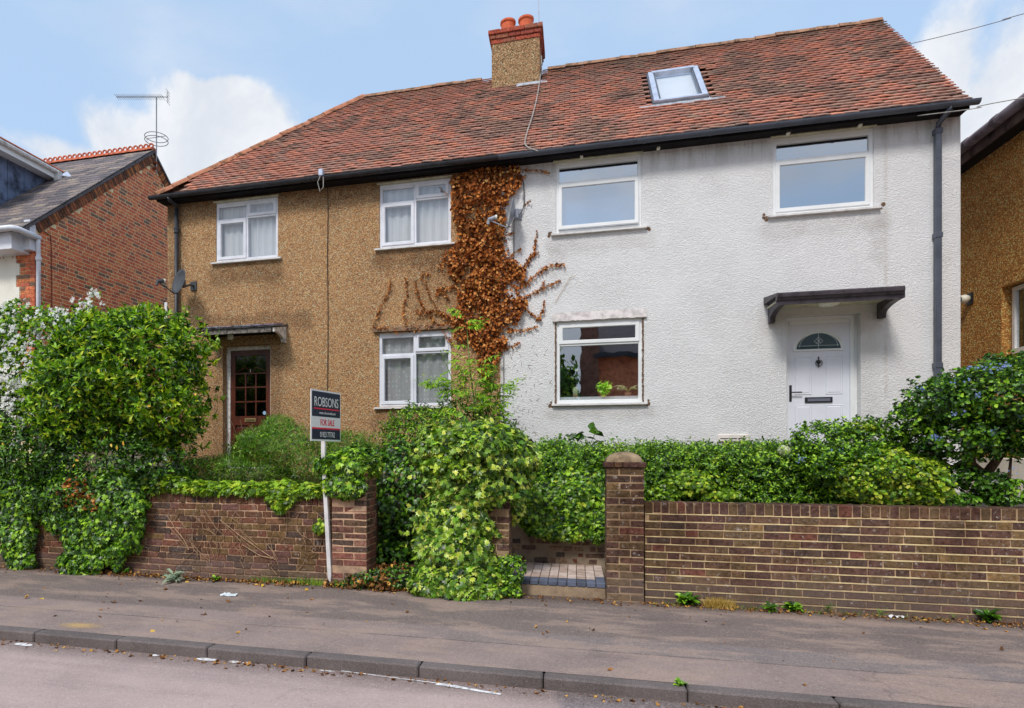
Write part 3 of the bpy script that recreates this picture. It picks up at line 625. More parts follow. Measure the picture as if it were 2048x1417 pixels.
def pillar(x0,x1,y0,dep,n,label,m,mo,V,cap=True,ph=.0745,jit=.006,z0=.0):
    t=thing('gate_pillar',((x0+x1)/2,y0+dep/2,0),label,'gate pillar'); H_=n*ph+z0
    mb=MB(); mb.box(x0+.003,x1-.003,y0+.003,y0+dep-.003,-.06,H_-.004); mb.build('mortar',mo,t)
    its=[]; w_=x1-x0
    for i in range(n):
        z=z0+ph*(i+.5); sp=.64 if i%2==0 else .34
        for a,b in ((0,sp),(sp,1)):
            xa,xb=x0+w_*a+(.0055 if a else 0),x0+w_*b-(.0055 if b<1 else 0)
            its.append((((xa+xb)/2,y0+.055+random.uniform(-1,1)*jit*.3,z),rotm(0,random.gauss(0,jit*.4),random.gauss(0,jit*.5)),(xb-xa,.11,.0645)))
        for sx,xx in((-1,x0+.05),(1,x1-.05)):
            its.append(((xx,y0+(.175 if i%2 else .21),z),rotm(0,0,math.pi/2),(.115 if i%2 else .19,.103,.0645)))
            its.append(((xx,y0+(.30 if i%2 else .335),z),rotm(0,0,math.pi/2),(.115 if i%2 else .05,.103,.0645)))
    place_many('brick',its,V,m,t,300)
    if cap:
        for xa,xb in ((x0-.022,x0+.07),(x0+.075,x0+.155),(x0+.16,x1+.022)):
            mb=MB(); mb.box(xa,xb,y0-.022,y0+dep+.022,H_+.004,H_+.06,.007); mb.build('capping_brick',m,t)
        mb=MB(); cx,cy=(x0+x1)/2,y0+dep/2; R=w_/2+.002; N_=24
        prof=[(1.0,0),(.99,.018),(.93,.045),(.78,.072),(.5,.094),(.22,.103),(.001,.106)]
        bs=0
        for r_,z_ in prof:
            for k in range(N_):
                a=2*math.pi*k/N_; e=2.6 if z_<.03 else 2.2
                rr=R*r_/((abs(math.cos(a))**e+abs(math.sin(a))**e)**(1/e)); jn=1+.02*mnoise.noise(Vector((math.cos(a)*3,math.sin(a)*3,z_*20)))
                mb.v.append((cx+math.cos(a)*rr*jn,cy+math.sin(a)*rr*jn,H_+.06+z_))
        for i in range(len(prof)-1):
            for k in range(N_): mb.f.append((i*N_+k,i*N_+(k+1)%N_,(i+1)*N_+(k+1)%N_,(i+1)*N_+k)); mb.mi.append(0)
        mb.build('domed_cap',CONC,t,smooth=True)
    return t
pr=pillar(at(1213,0,6.62).x,at(1288,0,6.62).x,6.62,.36,18,'square brick gate pillar topped by a rounded cement cap',B_right,MO_right,BV)
B_pink=brickmat('spalled_brick',[(0,C(140,92,80)),(.2,C(112,80,70)),(.4,C(150,110,96)),(.6,C(104,84,68)),(.8,C(132,86,76)),(.9,C(90,74,66))],.8,.5)
pl_=pillar(XWL+.012,at(733,0,6.6).x,6.60,.36,17,'spalled pinkish brick gate pillar under a cap of dark ivy',B_pink,MO_left,BVR,False,jit=.014)
pc=pillar(at(950,0,6.66).x,at(1018,0,6.66).x,6.66,.36,18,'brick gate pillar almost hidden by the tall variegated ivy mound',B_right,MO_right,BVR,False,jit=.012)
# low retaining wall behind the entrances
rt=thing('retaining_wall',(-.7,7.8,.1),'low rubble brick retaining wall behind the block paved entrance','retaining wall')
x0r,x1r=-2.3,.75
mb=MB(); mb.box(x0r,x1r,7.746,7.98,.0,.79); mb.build('mortar',mortarmat('rubble_mortar',C(140,126,108),C(112,100,86),1),rt)
its=[]; z=.16
while z<.78:
    h=random.choice([.05,.06,.066,.075,.10]); x=x0r
    while x<x1r:
        ln=random.choice([.06,.07,.10,.11,.16,.21]); 
        if random.random()<.93: its.append(((x+ln/2,7.79+random.uniform(-.006,.010),z+h/2),rotm(0,random.gauss(0,.03),random.gauss(0,.03)),(ln,.1,h*random.uniform(.85,1))))
        x+=ln+random.uniform(.012,.03)
    z+=h+random.uniform(.010,.018)
place_many('brick',its,BVR,B_low,rt,300)
# step and block paving of the entrance
pth=thing('entrance_step',((XG1-.6),7.2,0),'block paved entrance step with blue brick edging beside the domed pillar','step')
xs0=at(1018,0,6.7).x+.02; xs1=XG1-.003
mb=MB(); mb.box(xs0-.15,xs1,6.70,7.74,-.05,.105,.006); mb.build('riser',CONC,pth)
def pavmat(name,a,b):
    m,q,p,o=mat(name,.85,.3); P=q.pos(); r=frac(q)
    L(q,q.mix(q.ss(q.m('ADD',q.noise(P,9,5,.7),q.m('MULTIPLY',r,.3)),.45,.85),a,b),p.inputs['Base Color']); L(q,q.bump(q.noise(P,140,4),.3,.003),p.inputs['Normal']); return m
PV1=pavmat('buff_block',C(206,188,178,1.1),C(166,142,128,1.1)); PV2=pavmat('blue_block',C(104,112,132,1),C(80,86,100,1))
JN=plain('joint_sand',C(72,62,54),.95,.1)
mb=MB(); mb.box(xs0-.15,xs1,6.715,7.745,.105,.147); mb.build('joint_bed',JN,pth)
nb=10; bw=(xs1-xs0)/nb
its=[];itb=[]
for i in range(-1,nb):
    xc=xs0+bw*(i+.5)
    itb.append(((xc,6.79,.128),rotm(0,random.gauss(0,.006),0),(bw-.006,.195,.05)))
    for j in range(6):
        y_=6.895+.142*j+.07
        if y_+.07<7.75: (itb if (i==nb-1 and j==0) or (i<1 and j==0) else its).append(((xc,y_,.1285),rotm(random.gauss(0,.006),random.gauss(0,.006),0),(bw-.006,.137,.05)))
place_many('paving_block',its,[CHBOX(.03,.03,.08)],PV1,pth,300); place_many('edging_brick',itb,[CHBOX(.05,.03,.1)],PV2,pth,300)

# ================================================================ the pair of houses
XC0,XC1=at(335,600,YF).x,at(1921,600,YF).x; XP=at(1001,600,YF).x
ZB=.86; ZT=5.89
HA=thing('semi_detached_house',((XC0+XP)/2,YF,ZB),'pebbledashed tan left half of the semi with brown glazed door','house')
HB=thing('semi_detached_house',((XP+XC1)/2,YF,ZB),'white roughcast right half of the semi with white front door','house')
WD=.16
def wall_front(x0,x1,z0,z1,holes,m,parent,y=YF,label=None,name='front_wall',dep=WD):
    xs=sorted(set([x0,x1]+[h[0] for h in holes]+[h[1] for h in holes])); zs=sorted(set([z0,z1]+[h[2] for h in holes]+[h[3] for h in holes])); mb=MB()
    for i in range(len(xs)-1):
        for j in range(len(zs)-1):
            a,b,c_,d=xs[i],xs[i+1],zs[j],zs[j+1]
            if any(h[0]<=a+1e-6 and h[1]>=b-1e-6 and h[2]<=c_+1e-6 and h[3]>=d-1e-6 for h in holes): continue
            mb.add([(a,y,c_),(b,y,c_),(b,y,d),(a,y,d)],[(0,1,2,3)])
    for a,b,c_,d in holes:
        mb.add([(a,y,c_),(b,y,c_),(b,y,d),(a,y,d),(a,y+dep,c_),(b,y+dep,c_),(b,y+dep,d),(a,y+dep,d)],[(0,4,5,1),(1,5,6,2),(2,6,7,3),(3,7,4,0)])
    return mb.build(name,m,parent,label=label)
W=dict(A=(-6.05,-4.87,4.80,5.83),B=(-3.07,-1.89,4.80,5.83),C=(-.28,.94,4.80,5.87),D=(2.67,3.89,4.80,5.87),E=(-.27,.95,2.235,3.46),F=(-3.08,-1.89,2.235,3.43))
DW=(2.84,3.74,1.20,3.385); DL=(-5.915,-5.008,1.22,3.345)
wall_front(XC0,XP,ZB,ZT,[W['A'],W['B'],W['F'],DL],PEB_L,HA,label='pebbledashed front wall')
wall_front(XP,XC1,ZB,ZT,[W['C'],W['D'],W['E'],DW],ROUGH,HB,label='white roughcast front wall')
YB=14.0
mb=MB(); mb.box(XC0,XC0+.1,YF+.001,YB,ZB,ZT); mb.build('side_wall',PEB_L,HA)
YE=9.45; ZE=5.955
XV=at(1940,205,YE).x; pr_=atX(1764,40,XV); YR=pr_.y; ZR=pr_.z-.04; LS=math.hypot(YR-YE,ZR-ZE); UY,UZ=(YR-YE)/LS,(ZR-ZE)/LS
XHP=at(728,194,YR).x; XHC=at(309,393,YE-.0).x; YBK=2*YR-YE
mb=MB(); mb.prism([(YF+.001,ZB),(YBK-.2,ZB),(YBK-.2,ZE+.05),(YR,ZR-.14),(YF+.001,ZE+.05)],XC1-.22,XC1); mb.build('side_wall',ROUGH,HB)
def roofmesh(x0b,x1b,x0t,x1t,hip):
    m_=MB(); d=.035
    m_.add([(x0b,YE,ZE-d),(x1b,YE,ZE-d),(x1t,YR,ZR-d),(x0t,YR,ZR-d)],[(0,1,2,3)])
    m_.add([(x0b,YBK,ZE-d),(x1b,YBK,ZE-d),(x1t,YR,ZR-d),(x0t,YR,ZR-d)],[(3,2,1,0)])
    if hip: m_.add([(x0b,YE,ZE-d),(x0t,YR,ZR-d),(x0b,YBK,ZE-d)],[(0,1,2)])
    return m_
UNDER=plain('roof_underlay',C(72,52,44),.95,.1,.3,8)
def tilemat(name,k=1.0):
    m,q,p,o=mat(name,.9,.2); P=q.pos(); r=frac(q); X,Y,Z=q.xyz(P)
    c=q.ramp(r,[(0,C(174,120,103,1.5)),(.16,C(167,117,101,1.5)),(.30,C(182,124,103,1.5)),(.44,C(163,117,103,1.5)),(.56,C(188,126,101,1.5)),(.66,C(157,118,105,1.5)),(.74,C(174,126,108,1.5)),(.82,C(155,124,110,1.5)),(.89,C(145,115,103,1.5)),(.95,C(192,133,110,1.5)),(.999,C(206,190,180))],'CONSTANT')
    gy=q.ramp(r,[(0,C(136,109,98,1.4)),(.3,C(147,117,103,1.4)),(.55,C(124,102,92,1.4)),(.8,C(155,122,106,1.4))],'CONSTANT')
    pt=q.noise(q.map(P,(.8,1,1)),1.15,4,.65); r2=q.m('FRACT',q.m('MULTIPLY',r,17.3))
    c=q.mix(q.ss(q.m('ADD',pt,q.m('MULTIPLY',q.m('SUBTRACT',r2,.5),.12)),.53,.56),c,gy)
    c=q.mix(q.m('MULTIPLY',q.ss(q.noise(P,24,6,.7),.42,.72),.45),c,q.mix(1,c,(.5,.5,.5),'MULTIPLY'))
    mo=q.m('MULTIPLY',q.m('MULTIPLY',q.ss(q.noise(P,6,6,.72),.50,.66),q.ss(q.noise(P,1.1,4),.40,.62)),.65); c=q.mix(mo,c,C(150,140,118)); tpm=q.m('MULTIPLY',q.ss(q.m('ADD',Z,q.m('MULTIPLY',q.noise(P,2.5,5),.6)),8.35,8.85),.5); c=q.mix(tpm,c,C(112,100,84))
    c=q.mix(q.m('MULTIPLY',q.ss(q.noise(P,1.6,5,.6),.42,.70),.45),c,q.mix(1,c,(.58,.58,.60),'MULTIPLY')); c=q.mix(.22,c,C(140,108,98,1.3))
    L(q,c,p.inputs['Base Color']); L(q,q.bump(q.noise(P,90,5,.7),.5,.004),p.inputs['Normal']); return m
TILE=tilemat('clay_tile')
def tilemesh(seed):   # unit: width x, length y (up the slope), z out of the slope; tail at y=-.5
    r=random.Random(seed); cols=5; v=[];f=[]; cam_=r.uniform(.05,.30); sk=r.uniform(-.04,.04); hg=r.uniform(-.25,.25)
    for j,(y,zt) in enumerate(((-.5,1),(.5,1),(-.5,0))):
        for i in range(cols):
            x=i/(cols-1)-.5; v.append((x*.985,y+(sk*x if y<0 else 0)+(r.uniform(-.006,.006) if y<0 else 0),zt+cam_*(1-4*x*x)-.3+hg*x))
    for i in range(cols-1): f.append((i,i+1,cols+i+1,cols+i)); f.append((2*cols+i,2*cols+i+1,i+1,i))
    v+=[(-.49,.5,0),(.49,.5,0)]; f.append((2*cols,3*cols,3*cols+1,2*cols+cols-1)+tuple(2*cols+i for i in range(cols-2,0,-1)))
    f.append((2*cols,0,cols)); f.append((2*cols+cols-1,cols+cols-1,cols-1)); return v,f
TV=[tilemesh(i) for i in range(8)]
SLOPE=math.atan2(UZ,UY)
def slopept(x,u,o=0): return Vector((x,YE+UY*u-UZ*o,ZE+UZ*u+UY*o))
GA=LS/38.; TWD=.165
sk=[onplane(px,py,slopept(0,0,.09),Vector((0,-UZ,UY))) for px,py in ((1297,145),(1394,131),(1417,188),(1307,201))]
uof=lambda p:(p.y-YE)*UY+(p.z-ZE)*UZ
SKX0,SKX1=(sk[0].x+sk[3].x)/2,(sk[1].x+sk[2].x)/2; SKU0,SKU1=(uof(sk[2])+uof(sk[3]))/2,(uof(sk[0])+uof(sk[1]))/2
# chimney
YCH=YR-.42; cA,cB=at(983.5,176,YCH),at(1079,165,YCH); CHX0,CHX1=cA.x,cB.x
ua=(YCH-YE)/UY
tA=[];tB=[]
for i in range(38):
    u=GA*(i+.12); wob=lambda x:.012*mnoise.noise(Vector((x*.9,i*.21,0)))+.006*mnoise.noise(Vector((x*3.1,i*.6,4)))
    xl=XHC+(XHP-XHC)*(u/LS)+.02; x=xl if True else 0
    x=-40*TWD+(TWD/2 if i%2 else 0)
    while x<XV:
        xa=max(x,xl); xb=min(x+TWD-.003,XV+random.uniform(-.008,.012)); xm=(xa+xb)/2
        if xb-xa>.03 and not (SKX0-.06<xm<SKX1+.06 and SKU0-.10<u<SKU1+.02) and not (CHX0<xm<CHX1 and u>ua+.03):
            dr=wob(xm); slip=random.uniform(.01,.035) if random.random()<.02 else 0; lift=abs(random.gauss(0,.003))
            c=slopept(xm,u+GA*.9-slip+dr+random.gauss(0,.0025),.020+lift)
            R_=rotm(SLOPE-.25-lift*2+random.gauss(0,.008),0,0)@rotm(0,random.gauss(0,.010),random.gauss(0,.006))
            (tA if xm<XP else tB).append((c,R_,(xb-xa,GA*1.75,.015)))
        x+=TWD
rA=roofmesh(XHC,XP,XHP,XP,True).build('roof',UNDER,HA); rB=roofmesh(XP,XV,XP,XV,False).build('roof',UNDER,HB)
place_many('roof_tile',tA,TV,TILE,rA,300,'roof_tile_courses'); place_many('roof_tile',tB,TV,TILE,rB,300,'roof_tile_courses')
RIDGE=plain('ridge_clay',C(146,112,90),.9,.2,.4,9,.6,70,grime=C(128,112,92))
RIDGE2=plain('hip_clay',C(160,108,84),.9,.2,.35,9,.6,70,grime=C(140,112,80))
def halfround(a,b,r,m,parent,name,flat=.8):
    a,b=Vector(a),Vector(b); t=(b-a).normalized(); s_=t.cross(Vector((0,0,1))).normalized(); up=s_.cross(t); mb=MB(); n=7
    for q,rr in ((a,r*1.03),(b,r*.97)):
        for k in range(n):
            an=math.pi*k/(n-1); mb.v.append(tuple(q+s_*math.cos(an)*rr+up*math.sin(an)*rr*flat))
    for k in range(n-1): mb.f.append((k,k+1,n+k+1,n+k)); mb.mi.append(0)
    mb.f.append(tuple(range(n))[::-1]); mb.f.append(tuple(range(n,2*n))); mb.mi+=[0,0]
    return mb.build(name,m,parent)
def ridge_run(a,b,r,m,parent,name,ln=.31,skip=None,jit=.006):
    a,b=Vector(a),Vector(b); n=max(1,round((b-a).length/ln)); j=lambda:Vector((0,random.gauss(0,jit*.4),random.gauss(0,jit)))
    for i in range(n):
        p,q=a.lerp(b,i/n),a.lerp(b,(i+.985)/n)
        if skip and skip((p.x+q.x)/2): continue
        halfround(p+j(),q+j(),r,m,parent,name)
inch=lambda x:CHX0-.1<x<CHX1+.08
ridge_run((XHP,YR,ZR-.03),(XP,YR,ZR-.03),.115,RIDGE,rA,'ridge_tile',skip=inch); ridge_run((XP,YR,ZR-.03),(XV-.02,YR,ZR-.03),.115,RIDGE,rB,'ridge_tile',skip=inch)
ridge_run((XHC+.03,YE+.03,ZE+.0),(XHP,YR,ZR-.01),.12,RIDGE2,rA,'hip_tile',.32)
ridge_run((XHC+.03,YBK,ZE),(XHP,YR,ZR-.01),.12,RIDGE2,rA,'hip_tile',.32)
mb=MB(); mb.add([slopept(XV-.10,0,-.03),slopept(XV-.01,0,-.03),slopept(XV-.01,LS,-.03),slopept(XV-.10,LS,-.03),slopept(XV-.10,0,.02),slopept(XV-.01,0,.02),slopept(XV-.01,LS,.02),slopept(XV-.10,LS,.02)],[(0,1,5,4),(1,2,6,5),(2,3,7,6),(4,5,6,7)]); mb.build('verge_mortar',CONC,rB)
# eaves: soffit, fascia, gutters with brackets, downpipes
def eaves(x0,x1,parent,gm,first):
    mb=MB(); mb.box(x0,x1,YE+.03,YF-.002,ZT-.006,ZT+.02); mb.box(x0,x1,YE+.005,YE+.03,ZT-.02,ZE+.0); mb.build('soffit',SOFF,parent)
    mb=MB(); n=9; r=.056; yc=YE-.055; zc=ZE-.012; n_=2; R_=[]
    xs=[x0-(.10 if first else 0),x1+(0 if first else .07)]
    for x in xs:
        for k in range(n):
            a=math.pi+math.pi*k/(n-1); mb.v.append((x,yc+math.cos(a)*r,zc+math.sin(a)*r))
        for k in range(n):
            a=2*math.pi-math.pi*k/(n-1); mb.v.append((x,yc+math.cos(a)*(r-.006),zc+math.sin(a)*(r-.006)))
    N=2*n
    for k in range(N): mb.f.append((k,(k+1)%N,N+(k+1)%N,N+k)); mb.mi.append(0)
    e=0 if first else N
    mb.f.append(tuple(range(e,e+n))); mb.mi.append(0)
    gt=mb.build('gutter',gm,parent)
    x=x0+.35
    while x<x1:
        mb=MB(); 
        for xx in(x-.014,x+.014):
            for k in range(n):
                a=math.pi+math.pi*k/(n-1); mb.v.append((xx,yc+math.cos(a)*(r+.006),zc+math.sin(a)*(r+.006)))
        for k in range(n-1): mb.f.append((k,k+1,n+k+1,n+k)); mb.mi.append(0)
        mb.f.append(tuple(range(n))); mb.f.append(tuple(range(n,2*n))[::-1]); mb.mi+=[0,0]
        mb.build('gutter_clip',gm,gt); x+=.86
    return gt
eaves(XC0-.06,XP,HA,BLACK,True); eaves(XP,XV+.0,HB,GREYG,False)
for px in (1163,1316,1574,1717):
    p=at(px,0,YF-.05); mb=MB(); mb.box(p.x-.022,p.x+.022,YF-.13,YF-.06,ZT-.035,ZT-.007,.006); mb.build('soffit_vent',GLASSW,HB)
def downpipe(px,m,parent,z1,lab,square=False,zsock=None,ofs=.16):
    x=at(px,0,YF-.06).x; r=.034
    t=MB()
    if square: t.box(x-r,x+r,YF-.09,YF-.022,ZB,z1,.008)
    else: t.tube([(x,YF-.06,ZB),(x,YF-.06,z1)],r,14)
    o=t.build('downpipe',m,parent,smooth=not square,label=lab)
    t=MB(); t.tube([(x,YF-.06,z1-.01),(x+.0,YF-.075,z1+.07),(x+ofs*.3,YE-.05,ZE-.09),(x+ofs*.3,YE-.055,ZE-.055)],r*.98,12); t.build('swan_neck',m,o,smooth=True)
    for zz in (zsock or []):
        t=MB(); 
        if square: t.box(x-r-.008,x+r+.008,YF-.098,YF-.002,zz,zz+.07,.006)
        else: t.lathe((x,YF-.06,zz),[(r+.001,0),(r+.013,.005),(r+.013,.06),(r+.018,.07),(r+.018,.09),(r+.001,.095)],14)
        t.build('collar',m,o)
downpipe(353,BLACK,HA,5.78,'black downpipe',zsock=[5.35,3.75,3.05],ofs=0)
downpipe(1876,GREYG,HB,5.72,'charcoal square downpipe',True,[5.66,4.3,2.6],ofs=.1)
# windows -------------------------------------------------------------------------
def fold_sheet(x0,x1,z0,z1,y,n,amp,mt,parent,name,gather=0):
    mb=MB(); N=n*8
    for i in range(N+1):
        s=i/N; x=x0+(x1-x0)*s; a=math.sin(s*n*2*math.pi)*amp*(1+.4*math.sin(i*1.7))
        for j in range(3): mb.v.append((x+gather*math.sin(s*9)*.01*j,y+a*(1-.25*j/2),z1+(z0-z1)*j/2))
    for i in range(N):
        for j in range(2): mb.f.append((i*3+j,(i+1)*3+j,(i+1)*3+j+1,i*3+j+1)); mb.mi.append(0)
    return mb.build(name,mt,parent,smooth=True)
def window(parent,b,cells,label,frame_m=UPVC,pane_m=PANE,hood=True,curt=None,room=ROOM,rec=.018,tilt=None,hoodz=.03,sill_ext=(.07,.07),fw=.05,sky_sheet=None,rawends=False):
    x0,x1,z0,z1=b; mb=MB(); y0=YF+rec; mb.ring(x0,x1,z0,z1,fw,y0,y0+.06)
    w_=x1-x0; h=z1-z0
    for (fx0,fx1,fz0,fz1,cs) in cells:      # inner divisions
        if fx0>0 and fz0>0: mb.box(x0+w_*fx0-fw*.42,x0+w_*fx0+fw*.42,y0+.002,y0+.058,z0+fw+.001,z1-fw-.001,.004)
    for fz,xa,xb in {(c[2],c[0],c[1]) for c in cells if c[2]>0}:
        mb.box(x0+(w_*xa+fw*.43 if xa>0 else fw+.001),(x0+w_*xb-fw*.43 if xb<1 else x1-fw-.001),y0+.003,y0+.057,z0+h*fz-fw*.40,z0+h*fz+fw*.40,.004)
    win=mb.build('window',frame_m,parent,label=label)
    for (fx0,fx1,fz0,fz1,cs) in cells:
        a=x0+w_*fx0+(fw*.5 if fx0>0 else fw); bb=x0+w_*fx1-(fw*.5 if fx1<1 else fw); c_=z0+h*fz0+(fw*.45 if fz0>0 else fw); d=z0+h*fz1-(fw*.45 if fz1<1 else fw)
        if fz1==1 and not cs:
            mb=MB(); mb.box(a,bb,y0+.004,y0+.056,d-.032,d+.002); mb.build('head_bar',frame_m,win); d-=.032
        if cs:
            mb=MB(); e=.012; mb.ring(a-e,bb+e,c_-e,d+e,.056,y0-.014,y0+.03,.008)
            pm=MB(); pm.add([(a+.04,y0+.006,c_+.04),(bb-.04,y0+.006,c_+.04),(bb-.04,y0+.006,d-.04),(a+.04,y0+.006,d-.04)],[(0,1,2,3)])
            if tilt:
                for m__ in (mb,pm): m__.v=[(v[0],v[1]-(d-v[2])*tilt,v[2]+(.0 if v[2]>c_+.1 else .012)) for v in m__.v]
            o=mb.build('casement',frame_m,win); pm.build('pane',pane_m,o if False else win)
        else:
            pm=MB(); pm.add([(a,y0+.03,c_),(bb,y0+.03,c_),(bb,y0+.03,d),(a,y0+.03,d)],[(0,1,2,3)]); pm.build('pane',pane_m,win)
    sl=MB(); sl.prism([(YF+.02,z0-.002),(YF-.055,z0-.012),(YF-.055,z0-.036),(YF+.02,z0-.040)],x0-sill_ext[0],x1+sill_ext[1]); sl.build('sill',SILLW,win)
    if hood:
        hd=MB(); hd.prism([(YF+.01,z1+hoodz),(YF-.045,z1+hoodz-.012),(YF-.05,z1+hoodz-.03),(YF-.02,z1-.002),(YF+.01,z1-.002)],x0-.035,x1+.02); hd.build('drip_hood',HOODM,win)
    if room:
        rmb=MB(); yb=YF+1.6; e=.5
        rmb.add([(x0-e,YF+.17,z0-.3),(x1+e,YF+.17,z0-.3),(x1+e,yb,z0-.3),(x0-e,yb,z0-.3),(x0-e,YF+.17,z1+.25),(x1+e,YF+.17,z1+.25),(x1+e,yb,z1+.25),(x0-e,yb,z1+.25)],[(0,1,2,3),(4,5,6,7),(1,2,6,5),(0,3,7,4),(3,2,6,7)])
        rmb.build('room',room,win)
    if curt:
        mt,sp=curt
        for (a,bb,n) in sp: fold_sheet(x0+w_*a,x0+w_*bb,z0+.03,z1-.02,YF+.115,n,.016,mt,win,'curtain')
    if sky_sheet:
        bm=MB(); bm.add([(x0+.03,YF+.15,z0+h*sky_sheet[0]),(x1-.03,YF+.15,z0+h*sky_sheet[0]),(x1-.03,YF+.15,z0+h*sky_sheet[1]),(x0+.03,YF+.15,z0+h*sky_sheet[1])],[(0,1,2,3)]); bm.build('sky_sheet',SKYTONE,win)  # bluish sheet behind the glass, painted to stand in for reflected sky
    if rawends:
        for xx,s_ in((x0-sill_ext[0],-1),(x1+sill_ext[1],1)):
            rb=MB()
            for k in range(5):
                cx=xx+s_*random.uniform(.0,.045); cz=z0-.02+random.uniform(-.05,.05); r=random.uniform(.012,.026); rb.add([(cx+math.cos(t)*r*random.uniform(.7,1.2),YF-.002-k*.0012,cz+math.sin(t)*r*random.uniform(.7,1.3)) for t in np.linspace(0,2*math.pi,8,endpoint=False)],[tuple(range(8))])
            rb.build('exposed_render',RAWM,win)
    return win
cellsA=[(0,.5,.70,1,0),(.5,1,.72,1,1),(0,.5,0,.70,1),(.5,1,0,.72,0)]
window(HA,W['A'],cellsA,'four light upper window left of the cable',UPVC_OLD,PANE,curt=(NET,[(.02,.98,9)]))
window(HA,W['B'],cellsA,'four light upper window beside the dead creeper',UPVC_OLD,PANE,curt=(NET,[(.02,.98,8)]))
window(HA,W['F'],cellsA,'four light ground floor window with lace curtains',UPVC_OLD,PANE,curt=(LACE,[(.02,.98,7)]),hood=False)
cellsC=[(0,1,.70,1,0),(0,1,0,.70,1)]
window(HB,W['C'],cellsC,'upper window with its lower sash ajar',UPVC,PANE_B,tilt=.05,rawends=True,sky_sheet=(.0,.72))
window(HB,W['D'],cellsC,'upper window near the charcoal downpipe',UPVC,PANE_B,rawends=True)
winE=window(HB,W['E'],[(0,1,.72,1,1),(0,1,0,.72,0)],'ground floor window with plants on its sill',UPVC,glass('clear_front_glass',1.6,.24),hood=False,rawends=True)
# bare brown render edges and roughcast hood of the ground floor window
mb=MB(); zz=W['E'][2]
while zz<W['E'][3]:
    for xx in (W['E'][0]-.012,W['E'][1]+.012):
        mb.box(xx-random.uniform(.008,.018),xx+random.uniform(.006,.014),YF-.006,YF+.004,zz,zz+.03)
    zz+=.031
mb.build('exposed_render',RAWM,HB)
mb=MB(); xa,xb,zt=W['E'][0]-.06,W['E'][1]+.06,W['E'][3]
n=40
for i in range(n+1):
    x=xa+(xb-xa)*i/n; b_=zt+.004+random.uniform(-.006,.006); mb.v+=[(x,YF-.001,zt+.14),(x,YF-.030,zt+.045),(x,YF-.040,b_+.006),(x,YF-.026,b_),(x,YF+.01,b_)]
for i in range(n):
    for j in range(4): mb.f.append((i*5+j,i*5+5+j,i*5+6+j,i*5+j+1)); mb.mi.append(0)
mb.f.append((0,1,2,3,4)); mb.f.append(tuple(n*5+k for k in (4,3,2,1,0))); mb.mi+=[0,0]; mb.build('window_hood',HOODR,HB)
mb=MB(); xa,xb,zt=W['F'][0]-.08,W['F'][1]+.05,W['F'][3]
mb.prism([(YF-.001,zt+.10),(YF-.05,zt+.045),(YF-.055,zt+.01),(YF+.01,zt+.002)],xa,xb); mb.build('window_hood',plain('dark_stained_hood',C(112,90,72),.95,.1,.5,14,.6,80),HA)
# front doors ---------------------------------------------------------------------
x0,x1,z0,z1=DW; yd=YF+.105
fr=MB(); fx1=x1-.035; fr.ring(x0+.002,fx1,z0-.05,z1-.002,.05,yd,yd+.05); fr.box(fx1,x1,yd+.02,yd+.05,z0,z1); dfr=fr.build('door_frame',UPVC,HB)
sx0,sx1,sz1=x0+.05,fx1-.05,z1-.105; sz0=sz1-2.03
fr=MB(); fr.box(x0+.06,fx1-.06,yd+.002,yd+.048,sz1,z1-.052); fr.build('door_head',UPVC,HB)
mb=MB(); ys=yd+.018; mb.box(sx0+.002,sx1-.002,ys,ys+.045,sz0,sz1-.002)
door=mb.build('door',DOORW,HB,label='white composite front door')
sw=sx1-sx0; cx=(sx0+sx1)/2
def raised(xa,xb,za,zb,m,parent,nm='door_panel',y=None,d=.008):
    y=ys if y is None else y; mb=MB(); e=.018
    mb.add([(xa,y-.001,za),(xb,y-.001,za),(xb,y-.001,zb),(xa,y-.001,zb),(xa+e*.5,y-d,za+e*.5),(xb-e*.5,y-d,za+e*.5),(xb-e*.5,y-d,zb-e*.5),(xa+e*.5,y-d,zb-e*.5),
     (xa+e,y-.002,za+e),(xb-e,y-.002,za+e),(xb-e,y-.002,zb-e),(xa+e,y-.002,zb-e),(xa+e*1.9,y-d,za+e*1.9),(xb-e*1.9,y-d,za+e*1.9),(xb-e*1.9,y-d,zb-e*1.9),(xa+e*1.9,y-d,zb-e*1.9)],
     [(i+k*4,(i+1)%4+k*4,(i+1)%4+k*4+4,i+k*4+4) for k in range(3) for i in range(4)]+[(12,13,14,15)])
    return mb.build(nm,m,parent)
for s_ in(-1,1):
    a,b=cx+s_*.19-.105,cx+s_*.19+.105; raised(a,b,sz1-.98,sz1-.45,DOORW,door); raised(a,b,sz1-1.86,sz1-1.12,DOORW,door)
def halfdisc(r,z,y,mt,nm,parent,r2=None,y2=None):
    mb=MB(); n=24
    if r2 is None:
        mb.add([(cx,y,z)]+[(cx+r*1.0*math.cos(t),y,z+r*.80*math.sin(t)) for t in np.linspace(0,math.pi,n)],[(0,i+1,i+2) for i in range(n-1)])
    else:
        mb.add([(cx+a_*math.cos(t),yy,z+(-.022 if t in(0,) and 0 else 0)+a_*.80*math.sin(t)) for a_,yy in ((r2,y),((r+r2)/2,y2),(r,y)) for t in np.linspace(0,math.pi,n)],[(k*n+i,k*n+i+1,(k+1)*n+i+1,(k+1)*n+i) for k in range(2) for i in range(n-1)])
        mb.box(cx-r2,cx+r2,y2,y,z-.03,z,.004)
    return mb.build(nm,mt,parent)
zf_=sz1-.345; halfdisc(.272,zf_,ys-.003,PANE_D,'pane',door); halfdisc(.272,zf_,ys-.001,UPVC,'pane_surround',door,.315,ys-.014)
mb=MB()   # leaded lines of the fanlight
PT=plain('lead_came',C(196,204,206),.4,.5,.05)
